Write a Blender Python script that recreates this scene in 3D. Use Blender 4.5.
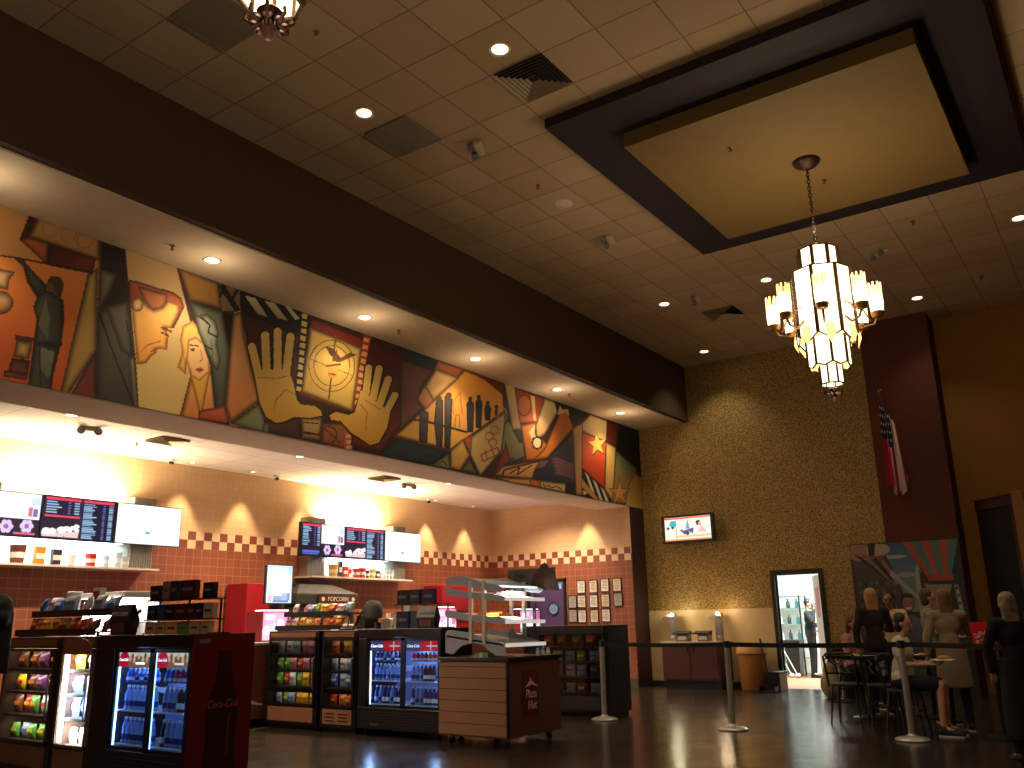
import bpy, bmesh, math, random
import numpy as np
from mathutils import Vector, Matrix
for o in list(bpy.data.objects): bpy.data.objects.remove(o)
S = bpy.context.scene
COL = S.collection
PI = math.pi
random.seed(7)
# ------------------------------------------------------------------ camera
YAW, PITCH, ROLL, FPX, EYE = .612, .26742, -.01811, 872.2, 1.25
cd = bpy.data.cameras.new('camera'); cam = bpy.data.objects.new('camera', cd); COL.objects.link(cam)
fw = Vector((math.cos(YAW)*math.cos(PITCH), math.sin(YAW)*math.cos(PITCH), math.sin(PITCH)))
rt = Vector((math.sin(YAW), -math.cos(YAW), 0)); upv = rt.cross(fw)
R_ = math.cos(ROLL)*rt+math.sin(ROLL)*upv; U_ = -math.sin(ROLL)*rt+math.cos(ROLL)*upv
cam.matrix_world = Matrix(((R_.x, U_.x, -fw.x, 0), (R_.y, U_.y, -fw.y, 0), (R_.z, U_.z, -fw.z, EYE), (0, 0, 0, 1)))
cd.sensor_fit = 'HORIZONTAL'; cd.sensor_width = 36; cd.lens = 36*FPX/1024; cd.clip_start = .05; cd.clip_end = 200
S.camera = cam
# ------------------------------------------------------------------ world, exposure
W = bpy.data.worlds.new('world'); S.world = W; W.use_nodes = True
W.node_tree.nodes['Background'].inputs[0].default_value = (.9, .6, .35, 1)
W.node_tree.nodes['Background'].inputs[1].default_value = .02
S.view_settings.view_transform = 'Standard'; S.view_settings.look = 'None'
S.view_settings.gamma = 1; S.view_settings.use_curve_mapping = False
S.view_settings.exposure = 0.0
S.cycles.max_bounces = 6; S.cycles.diffuse_bounces = 4; S.cycles.glossy_bounces = 3; S.cycles.transparent_max_bounces = 12
S.cycles.sample_clamp_indirect = 4; S.cycles.caustics_reflective = False; S.cycles.caustics_refractive = False
WARM = (1, .84, .6)
LK = 1.0
def lamp(kind, loc, energy, color=WARM, size=.1, rot=(0, 0, 0), spot=None, blend=.6, parent=None, size_y=None):
    l = bpy.data.lights.new('lamp_light', kind); l.energy = energy*LK; l.color = color
    if kind == 'AREA':
        l.shape = 'RECTANGLE' if size_y else 'DISK'; l.size = size
        if size_y: l.size_y = size_y
    else: l.shadow_soft_size = size
    if kind == 'SPOT': l.spot_size = spot or 1.6; l.spot_blend = blend
    o = bpy.data.objects.new('lamp_light', l); COL.objects.link(o); o.location = loc; o.rotation_euler = rot
    if parent: o.parent = parent
    return o
# ------------------------------------------------------------------ materials
def lin(c): return tuple((v/255/12.92 if v/255 <= .04045 else ((v/255+.055)/1.055)**2.4) for v in c)
MATS = {}
def mat(name, rgb, rough=.6, metal=0, emit=0, vary=.08, scale=12, bump=0, alpha=None, ecol=None):
    if name in MATS: return MATS[name]
    m = bpy.data.materials.new(name); m.use_nodes = True; nt = m.node_tree; b = nt.nodes['Principled BSDF']
    c = lin(rgb)
    b.inputs['Roughness'].default_value = rough; b.inputs['Metallic'].default_value = metal
    tc = nt.nodes.new('ShaderNodeTexCoord'); nz = nt.nodes.new('ShaderNodeTexNoise'); nz.inputs['Scale'].default_value = scale
    nt.links.new(tc.outputs['Object'], nz.inputs['Vector'])
    mx = nt.nodes.new('ShaderNodeMix'); mx.data_type = 'RGBA'
    mx.inputs[6].default_value = (*[max(0, v*(1-vary)) for v in c], 1); mx.inputs[7].default_value = (*[min(1, v*(1+vary)) for v in c], 1)
    nt.links.new(nz.outputs['Fac'], mx.inputs[0]); nt.links.new(mx.outputs[2], b.inputs['Base Color'])
    if bump:
        bp = nt.nodes.new('ShaderNodeBump'); bp.inputs['Strength'].default_value = bump; bp.inputs['Distance'].default_value = .01
        nt.links.new(nz.outputs['Fac'], bp.inputs['Height']); nt.links.new(bp.outputs['Normal'], b.inputs['Normal'])
    if emit:
        b.inputs['Emission Color'].default_value = (*(lin(ecol) if ecol else c), 1); b.inputs['Emission Strength'].default_value = emit
    MATS[name] = m; return m
def mat_glass(name='clear glass', tint=(235, 245, 250), gloss=.08):
    if name in MATS: return MATS[name]
    m = bpy.data.materials.new(name); m.use_nodes = True; nt = m.node_tree; nt.nodes.clear()
    o = nt.nodes.new('ShaderNodeOutputMaterial'); t = nt.nodes.new('ShaderNodeBsdfTransparent'); g = nt.nodes.new('ShaderNodeBsdfGlossy')
    g.inputs['Roughness'].default_value = .05; x = nt.nodes.new('ShaderNodeMixShader'); x.inputs[0].default_value = gloss
    t.inputs[0].default_value = (*lin(tint), 1)
    nt.links.new(t.outputs[0], x.inputs[1]); nt.links.new(g.outputs[0], x.inputs[2]); nt.links.new(x.outputs[0], o.inputs[0])
    MATS[name] = m; return m
def mat_paint(name, rough=.6, emit=0):
    if name in MATS: return MATS[name]
    m = bpy.data.materials.new(name); m.use_nodes = True; nt = m.node_tree; b = nt.nodes['Principled BSDF']
    a = nt.nodes.new('ShaderNodeVertexColor'); a.layer_name = 'Col'
    if emit:
        b.inputs['Base Color'].default_value = (.01, .01, .01, 1)
        nt.links.new(a.outputs[0], b.inputs['Emission Color']); b.inputs['Emission Strength'].default_value = emit
    else: nt.links.new(a.outputs[0], b.inputs['Base Color'])
    b.inputs['Roughness'].default_value = rough; MATS[name] = m; return m
class NT:
    def __init__(s, name):
        s.m = bpy.data.materials.new(name); s.m.use_nodes = True; s.t = s.m.node_tree; s.b = s.t.nodes['Principled BSDF']
        tc = s.n('TexCoord'); s.obj = tc.outputs['Object']
        sp = s.n('SeparateXYZ'); s.l(s.obj, sp.inputs[0]); s.x, s.y, s.z = sp.outputs
    def n(s, k): return s.t.nodes.new('ShaderNode'+k)
    def l(s, a, b): s.t.links.new(a, b)
    def math(s, op, a, b=None, c=None):
        n = s.n('Math'); n.operation = op
        for i, v in enumerate((a, b, c)):
            if v is None: continue
            if hasattr(v, 'links'): s.l(v, n.inputs[i])
            else: n.inputs[i].default_value = v
        return n.outputs[0]
    def vec(s, x, y, z=0):
        n = s.n('CombineXYZ')
        for i, v in enumerate((x, y, z)):
            if hasattr(v, 'links'): s.l(v, n.inputs[i])
            else: n.inputs[i].default_value = v
        return n.outputs[0]
    def mix(s, f, a, b):
        n = s.n('Mix'); n.data_type = 'RGBA'
        for i, v in ((0, f), (6, a), (7, b)):
            if hasattr(v, 'links'): s.l(v, n.inputs[i])
            elif i == 0: n.inputs[0].default_value = v
            else: n.inputs[i].default_value = (*lin(v), 1)
        return n.outputs[2]
    def brick(s, v, c1, c2, mo, w, h, ms, bias=0, off=0):
        n = s.n('TexBrick'); n.offset = off; n.squash = 1; s.l(v, n.inputs['Vector'])
        n.inputs['Color1'].default_value = (*lin(c1), 1); n.inputs['Color2'].default_value = (*lin(c2), 1); n.inputs['Mortar'].default_value = (*lin(mo), 1)
        n.inputs['Scale'].default_value = 1; n.inputs['Brick Width'].default_value = w; n.inputs['Row Height'].default_value = h
        n.inputs['Mortar Size'].default_value = ms; n.inputs['Bias'].default_value = bias; n.inputs['Mortar Smooth'].default_value = .2
        return n.outputs['Color'], n.outputs['Fac']
    def noise(s, scale, detail=2):
        n = s.n('TexNoise'); n.inputs['Scale'].default_value = scale; n.inputs['Detail'].default_value = detail; s.l(s.obj, n.inputs['Vector']); return n.outputs['Fac']
def m_ceiling():
    q = NT('ceiling tiles'); v = q.vec(q.math('SUBTRACT', q.x, 6.565-.59*60), q.math('SUBTRACT', q.y, .85-.59*60))
    c, f = q.brick(v, (190, 162, 120), (208, 182, 142), (142, 116, 82), .59, .59, .008, -.4)
    q.l(c, q.b.inputs['Base Color']); q.b.inputs['Roughness'].default_value = .85
    bp = q.n('Bump'); bp.inputs['Strength'].default_value = .2; bp.inputs['Distance'].default_value = .006; bp.invert = True
    q.l(f, bp.inputs['Height']); q.l(bp.outputs[0], q.b.inputs['Normal']); return q.m
def m_alcove_ceiling():
    q = NT('white ceiling tiles'); v = q.vec(q.math('ADD', q.x, 60.1), q.math('ADD', q.y, 60.3))
    c, f = q.brick(v, (242, 230, 214), (236, 222, 204), (206, 186, 166), 1.2, .6, .01)
    q.l(c, q.b.inputs['Base Color']); q.b.inputs['Roughness'].default_value = .8; return q.m
def m_tilewall():
    q = NT('concession wall tiles'); u = q.math('ADD', q.math('ADD', q.x, q.y), 40)
    up, f1 = q.brick(q.vec(u, q.math('ADD', q.z, 10)), (222, 184, 138), (218, 179, 133), (212, 172, 128), .1, .1, .006)
    lo, f2 = q.brick(q.vec(u, q.math('SUBTRACT', q.z, 2.44-13)), (142, 78, 52), (130, 70, 46), (164, 106, 76), .15, .13, .006)
    ck = q.n('TexChecker'); ck.inputs['Scale'].default_value = 1
    q.l(q.vec(q.math('DIVIDE', u, .145), q.math('DIVIDE', q.math('SUBTRACT', q.z, 2.44), .13), .5), ck.inputs['Vector'])
    ck.inputs['Color1'].default_value = (*lin((128, 66, 46)), 1); ck.inputs['Color2'].default_value = (*lin((232, 194, 156)), 1)
    a = q.mix(q.math('GREATER_THAN', q.z, 2.44), lo, ck.outputs['Color']); b = q.mix(q.math('GREATER_THAN', q.z, 2.70), a, up)
    q.l(b, q.b.inputs['Base Color']); q.b.inputs['Roughness'].default_value = .45; return q.m
def m_glitter():
    q = NT('gold flecked wall covering'); n = q.n('TexVoronoi'); n.inputs['Scale'].default_value = 42; q.l(q.obj, n.inputs['Vector'])
    nz = q.noise(75, 3); r = q.n('ValToRGB'); q.l(q.math('ADD', q.math('MULTIPLY', n.outputs['Distance'], .9), q.math('MULTIPLY', nz, .5)), r.inputs[0])
    e = r.color_ramp.elements; e[0].position = .35; e[0].color = (*lin((40, 31, 12)), 1); e[1].position = .85; e[1].color = (*lin((186, 154, 88)), 1)
    q.l(r.outputs[0], q.b.inputs['Base Color']); q.b.inputs['Roughness'].default_value = .5; q.b.inputs['Metallic'].default_value = .35; return q.m
def m_floor():
    q = NT('dark slate floor tiles'); v = q.vec(q.math('ADD', q.x, 60), q.math('ADD', q.y, 60))
    c, f = q.brick(v, (50, 42, 34), (40, 33, 27), (26, 22, 19), .46, .46, .006)
    nz = q.noise(2.5, 5); c2 = q.mix(q.math('MULTIPLY', nz, .5), c, (66, 52, 38))
    q.l(c2, q.b.inputs['Base Color']); q.l(q.math('ADD', .1, q.math('MULTIPLY', nz, .22)), q.b.inputs['Roughness'])
    bp = q.n('Bump'); bp.inputs['Strength'].default_value = .3; bp.inputs['Distance'].default_value = .008; q.l(q.noise(7, 4), bp.inputs['Height']); q.l(bp.outputs[0], q.b.inputs['Normal'])
    return q.m
def m_wood(name, c1, c2, plank=.12, axis='z'):
    q = NT(name); w = q.n('TexNoise'); w.inputs['Scale'].default_value = 6
    q.l(q.vec(q.math('MULTIPLY', q.x, .6), q.math('MULTIPLY', q.y, .6), q.math('MULTIPLY', q.z, 6)), w.inputs['Vector'])
    c = q.mix(w.outputs['Fac'], c1, c2)
    if plank:
        s = q.math('PINGPONG', q.z, plank/2); g = q.math('LESS_THAN', s, .004)
        c = q.mix(g, c, tuple(v*.35 for v in c1))
    q.l(c, q.b.inputs['Base Color']); q.b.inputs['Roughness'].default_value = .5; return q.m
# ------------------------------------------------------------------ mesh builder
class MB:
    def __init__(s): s.v = []; s.f = []; s.mi = []; s.k = 0
    def mi_(s, k): s.k = k; return s
    def add(s, vs, fs):
        b = len(s.v); s.v += [tuple(v) for v in vs]; s.f += [tuple(b+i for i in f) for f in fs]; s.mi += [s.k]*len(fs); return s
    def box(s, x0, y0, z0, x1, y1, z1):
        return s.add([(x0,y0,z0),(x1,y0,z0),(x1,y1,z0),(x0,y1,z0),(x0,y0,z1),(x1,y0,z1),(x1,y1,z1),(x0,y1,z1)],
                     [(0,3,2,1),(4,5,6,7),(0,1,5,4),(1,2,6,5),(2,3,7,6),(3,0,4,7)])
    def bar(s, a, b, w, h=None):
        a, b = Vector(a), Vector(b); d = (b-a).normalized(); h = h or w
        t = Vector((0,0,1)) if abs(d.z) < .9 else Vector((1,0,0)); u = d.cross(t).normalized(); n = u.cross(d)
        vs = [p+su*u*w/2+sn*n*h/2 for p in (a, b) for su, sn in ((-1,-1),(1,-1),(1,1),(-1,1))]
        return s.add(vs, [(3,2,1,0),(4,5,6,7),(0,1,5,4),(1,2,6,5),(2,3,7,6),(3,0,4,7)])
    def rings(s, rs, cap=True, close=False):
        n = len(rs[0]); b = len(s.v); fs = []
        for i in range(len(rs)-1):
            for j in range(n): fs.append((i*n+j, i*n+(j+1) % n, (i+1)*n+(j+1) % n, (i+1)*n+j))
        if cap: fs.append(tuple(range(n-1, -1, -1))); fs.append(tuple((len(rs)-1)*n+j for j in range(n)))
        return s.add([p for r in rs for p in r], fs)
    def tube(s, pts, r, n=8, r1=None):
        P_ = [Vector(p) for p in pts]; rs = []; u = None
        for i, p in enumerate(P_):
            d = (P_[min(i+1, len(P_)-1)]-P_[max(i-1, 0)]).normalized()
            if u is None: u = d.orthogonal().normalized()
            u = (u-d*u.dot(d)).normalized(); w = d.cross(u); rr = r if r1 is None else r+(r1-r)*i/(len(P_)-1)
            rs.append([p+rr*(math.cos(2*PI*k/n)*u+math.sin(2*PI*k/n)*w) for k in range(n)])
        return s.rings(rs)
    def lathe(s, prof, c=(0,0,0), n=20, axis='z', cap=True):
        rs = []
        for r, h in prof:
            ring = []
            for k in range(n):
                a = 2*PI*k/n; x, y = r*math.cos(a), r*math.sin(a)
                ring.append({'z': (c[0]+x, c[1]+y, c[2]+h), 'x': (c[0]+h, c[1]+x, c[2]+y), 'y': (c[0]+y, c[1]+h, c[2]+x)}[axis])
            rs.append(ring)
        return s.rings(rs, cap)
    def cap(s, a, b, r0, r1=None, n=12):
        r1 = r0 if r1 is None else r1; a, b = Vector(a), Vector(b); L = (b-a).length; d = (b-a).normalized() if L > 1e-6 else Vector((0,0,1))
        u = d.orthogonal().normalized(); w = d.cross(u); rs = []
        for t, rr, c in [(-80, r0, a), (-50, r0, a), (-22, r0, a), (0, r0, a), (0, r1, b), (22, r1, b), (50, r1, b), (80, r1, b)]:
            t = math.radians(t); rs.append([c+d*rr*math.sin(t)+rr*math.cos(t)*(math.cos(2*PI*k/n)*u+math.sin(2*PI*k/n)*w) for k in range(n)])
        return s.rings(rs)
    def ell(s, c, r, n=16, m=10, rot=None):
        rs = []
        for i in range(1, m):
            t = PI*i/m; rs.append([Vector((r[0]*math.sin(t)*math.cos(2*PI*k/n), r[1]*math.sin(t)*math.sin(2*PI*k/n), -r[2]*math.cos(t))) for k in range(n)])
        if rot: rs = [[rot @ p for p in q] for q in rs]
        return s.rings([[p+Vector(c) for p in q] for q in rs])
    def prism(s, poly, o, u, v, w):
        """outline poly (a,b) on axes u,v from o, thickened by vector w"""
        o, u, v, w = Vector(o), Vector(u), Vector(v), Vector(w); n = len(poly)
        p0 = [o+u*a+v*b for a, b in poly]; p1 = [p+w for p in p0]
        return s.add(p0+p1, [tuple(range(n-1, -1, -1)), tuple(range(n, 2*n))]+[(i, (i+1) % n, n+(i+1) % n, n+i) for i in range(n)])
    def build(s, name, m, parent=None, smooth=False, bevel=0, fix=True):
        me = bpy.data.meshes.new(name); me.from_pydata(s.v, [], s.f)
        for x in (m if isinstance(m, (list, tuple)) else [m]): me.materials.append(x)
        if isinstance(m, (list, tuple)): me.polygons.foreach_set('material_index', s.mi)
        if fix:
            bm = bmesh.new(); bm.from_mesh(me); bmesh.ops.recalc_face_normals(bm, faces=bm.faces); bm.to_mesh(me); bm.free()
        if smooth:
            me.polygons.foreach_set('use_smooth', [True]*len(me.polygons))
            try: me.set_sharp_from_angle(angle=math.radians(40))
            except Exception: pass
        o = bpy.data.objects.new(name, me); COL.objects.link(o)
        if parent: o.parent = parent
        if bevel:
            b = o.modifiers.new('bevel', 'BEVEL'); b.width = bevel; b.segments = 2; b.limit_method = 'ANGLE'
        return o
def tag(o, label, cat, group=None, kind=None):
    o['label'] = label; o['category'] = cat
    if group: o['group'] = group
    if kind: o['kind'] = kind
    return o
def thing(name, label, cat, loc=(0,0,0), rz=0, group=None):
    o = bpy.data.objects.new(name, None); o.empty_display_size = .1; COL.objects.link(o); o.location = loc; o.rotation_euler = (0,0,rz)
    return tag(o, label, cat, group)
def struct(o): o['kind'] = 'structure'; return o
def copy_tree(o, parent=None):
    c = o.copy(); COL.objects.link(c); c.parent = parent
    for ch in list(o.children): copy_tree(ch, c)
    return c
def copy_thing(o, label, loc, rz=None, group=None):
    c = copy_tree(o); c.location = loc; c['label'] = label
    if rz is not None: c.rotation_euler = (0,0,rz)
    if group: c['group'] = group
    return c
def text(body, size, loc, u, v, m, parent=None, name='lettering', depth=.002, shear=0, xs=1, align='CENTER'):
    c = bpy.data.curves.new('t', 'FONT'); c.body = body; c.size = size; c.extrude = depth; c.align_x = align; c.align_y = 'CENTER'; c.shear = shear; c.resolution_u = 2
    t = bpy.data.objects.new('t', c); COL.objects.link(t); bpy.context.view_layer.update()
    me = bpy.data.meshes.new_from_object(t); bpy.data.objects.remove(t); bpy.data.curves.remove(c)
    u, v = Vector(u), Vector(v); w = u.cross(v)
    me.transform(Matrix(((u.x*xs, v.x, w.x, loc[0]), (u.y*xs, v.y, w.y, loc[1]), (u.z*xs, v.z, w.z, loc[2]), (0,0,0,1))))
    me.name = name; me.materials.clear(); me.materials.append(m)
    o = bpy.data.objects.new(name, me); COL.objects.link(o)
    if parent: o.parent = parent
    return o
# painted picture: colours per vertex on a fine flat mesh
class Canvas:
    def __init__(s, u0, u1, v0, v1, cell, bg=(0,0,0)):
        s.nu = int((u1-u0)/cell)+1; s.nv = int((v1-v0)/cell)+1
        s.U = np.linspace(u0, u1, s.nu); s.V = np.linspace(v0, v1, s.nv)
        s.C = np.zeros((s.nv, s.nu, 3)); s.C[:] = bg
    def poly(s, pts, c0, c1=None, d='v', e=0, ec=(25,12,6)):
        c1 = c1 or c0; P_ = np.array(pts, float); u0, v0 = P_.min(0); u1, v1 = P_.max(0)
        i0, i1 = np.searchsorted(s.U, [u0, u1]); j0, j1 = np.searchsorted(s.V, [v0, v1])
        if i1 <= i0 or j1 <= j0: return
        X, Y = np.meshgrid(s.U[i0:i1], s.V[j0:j1]); ins = np.zeros(X.shape, bool); dist = np.full(X.shape, 9.)
        for k in range(len(P_)):
            a, b = P_[k], P_[(k+1) % len(P_)]
            if a[1] != b[1]:
                c = ((a[1] > Y) != (b[1] > Y)) & (X < (b[0]-a[0])*(Y-a[1])/(b[1]-a[1])+a[0]); ins ^= c
            if e:
                ab = b-a; t = np.clip(((X-a[0])*ab[0]+(Y-a[1])*ab[1])/max(ab@ab, 1e-9), 0, 1)
                dist = np.minimum(dist, np.hypot(X-a[0]-t*ab[0], Y-a[1]-t*ab[1]))
        t = ((v1-Y)/max(v1-v0, 1e-6) if d == 'v' else (X-u0)/max(u1-u0, 1e-6))[..., None]
        col = np.array(c0)*(1-t)+np.array(c1)*t
        if e:
            k = np.clip(1-(dist-e*.3)/(e*2.2), 0, 1)[..., None]**1.8; col = col*(1-k*.68)+np.array(ec)*k*.68
        s.C[j0:j1, i0:i1][ins] = col[ins]
    def rect(s, u0, v0, u1, v1, c0, c1=None, d='v'): s.poly([(u0,v0),(u1,v0),(u1,v1),(u0,v1)], c0, c1, d)
    def ell(s, u, v, a, b, c0, c1=None, n=20, e=0): s.poly([(u+a*math.cos(2*PI*k/n), v+b*math.sin(2*PI*k/n)) for k in range(n)], c0, c1, 'v', e)
    def build(s, name, m, parent, o, uax, vax, thick=.004):
        o, uax, vax = np.array(o, float), np.array(uax, float), np.array(vax, float)
        UU, VV = np.meshgrid(s.U, s.V); co = (o+UU[..., None]*uax+VV[..., None]*vax).reshape(-1, 3)
        idx = np.arange(s.nu*s.nv).reshape(s.nv, s.nu)
        f = np.stack([idx[:-1, :-1], idx[:-1, 1:], idx[1:, 1:], idx[1:, :-1]], -1).reshape(-1, 4)
        # back and rim
        nrm = np.cross(uax, vax)*thick; cs = np.array([idx[0, 0], idx[0, -1], idx[-1, -1], idx[-1, 0]]); bk = co[cs]-nrm; n0 = len(co)
        co = np.vstack([co, bk]); faces = f.tolist()+[[n0+3, n0+2, n0+1, n0]]
        me = bpy.data.meshes.new(name); me.from_pydata(co.tolist(), [], faces)
        a = me.color_attributes.new('Col', 'FLOAT_COLOR', 'POINT'); C = s.C/255; L = np.where(C <= .04045, C/12.92, ((C+.055)/1.055)**2.4).reshape(-1, 3)
        full = np.ones((len(co), 4)); full[:n0, :3] = L; full[n0:, :3] = .02; a.data.foreach_set('color', full.ravel())
        me.materials.append(m); ob = bpy.data.objects.new(name, me); COL.objects.link(ob)
        if parent: ob.parent = parent
        return ob
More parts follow.
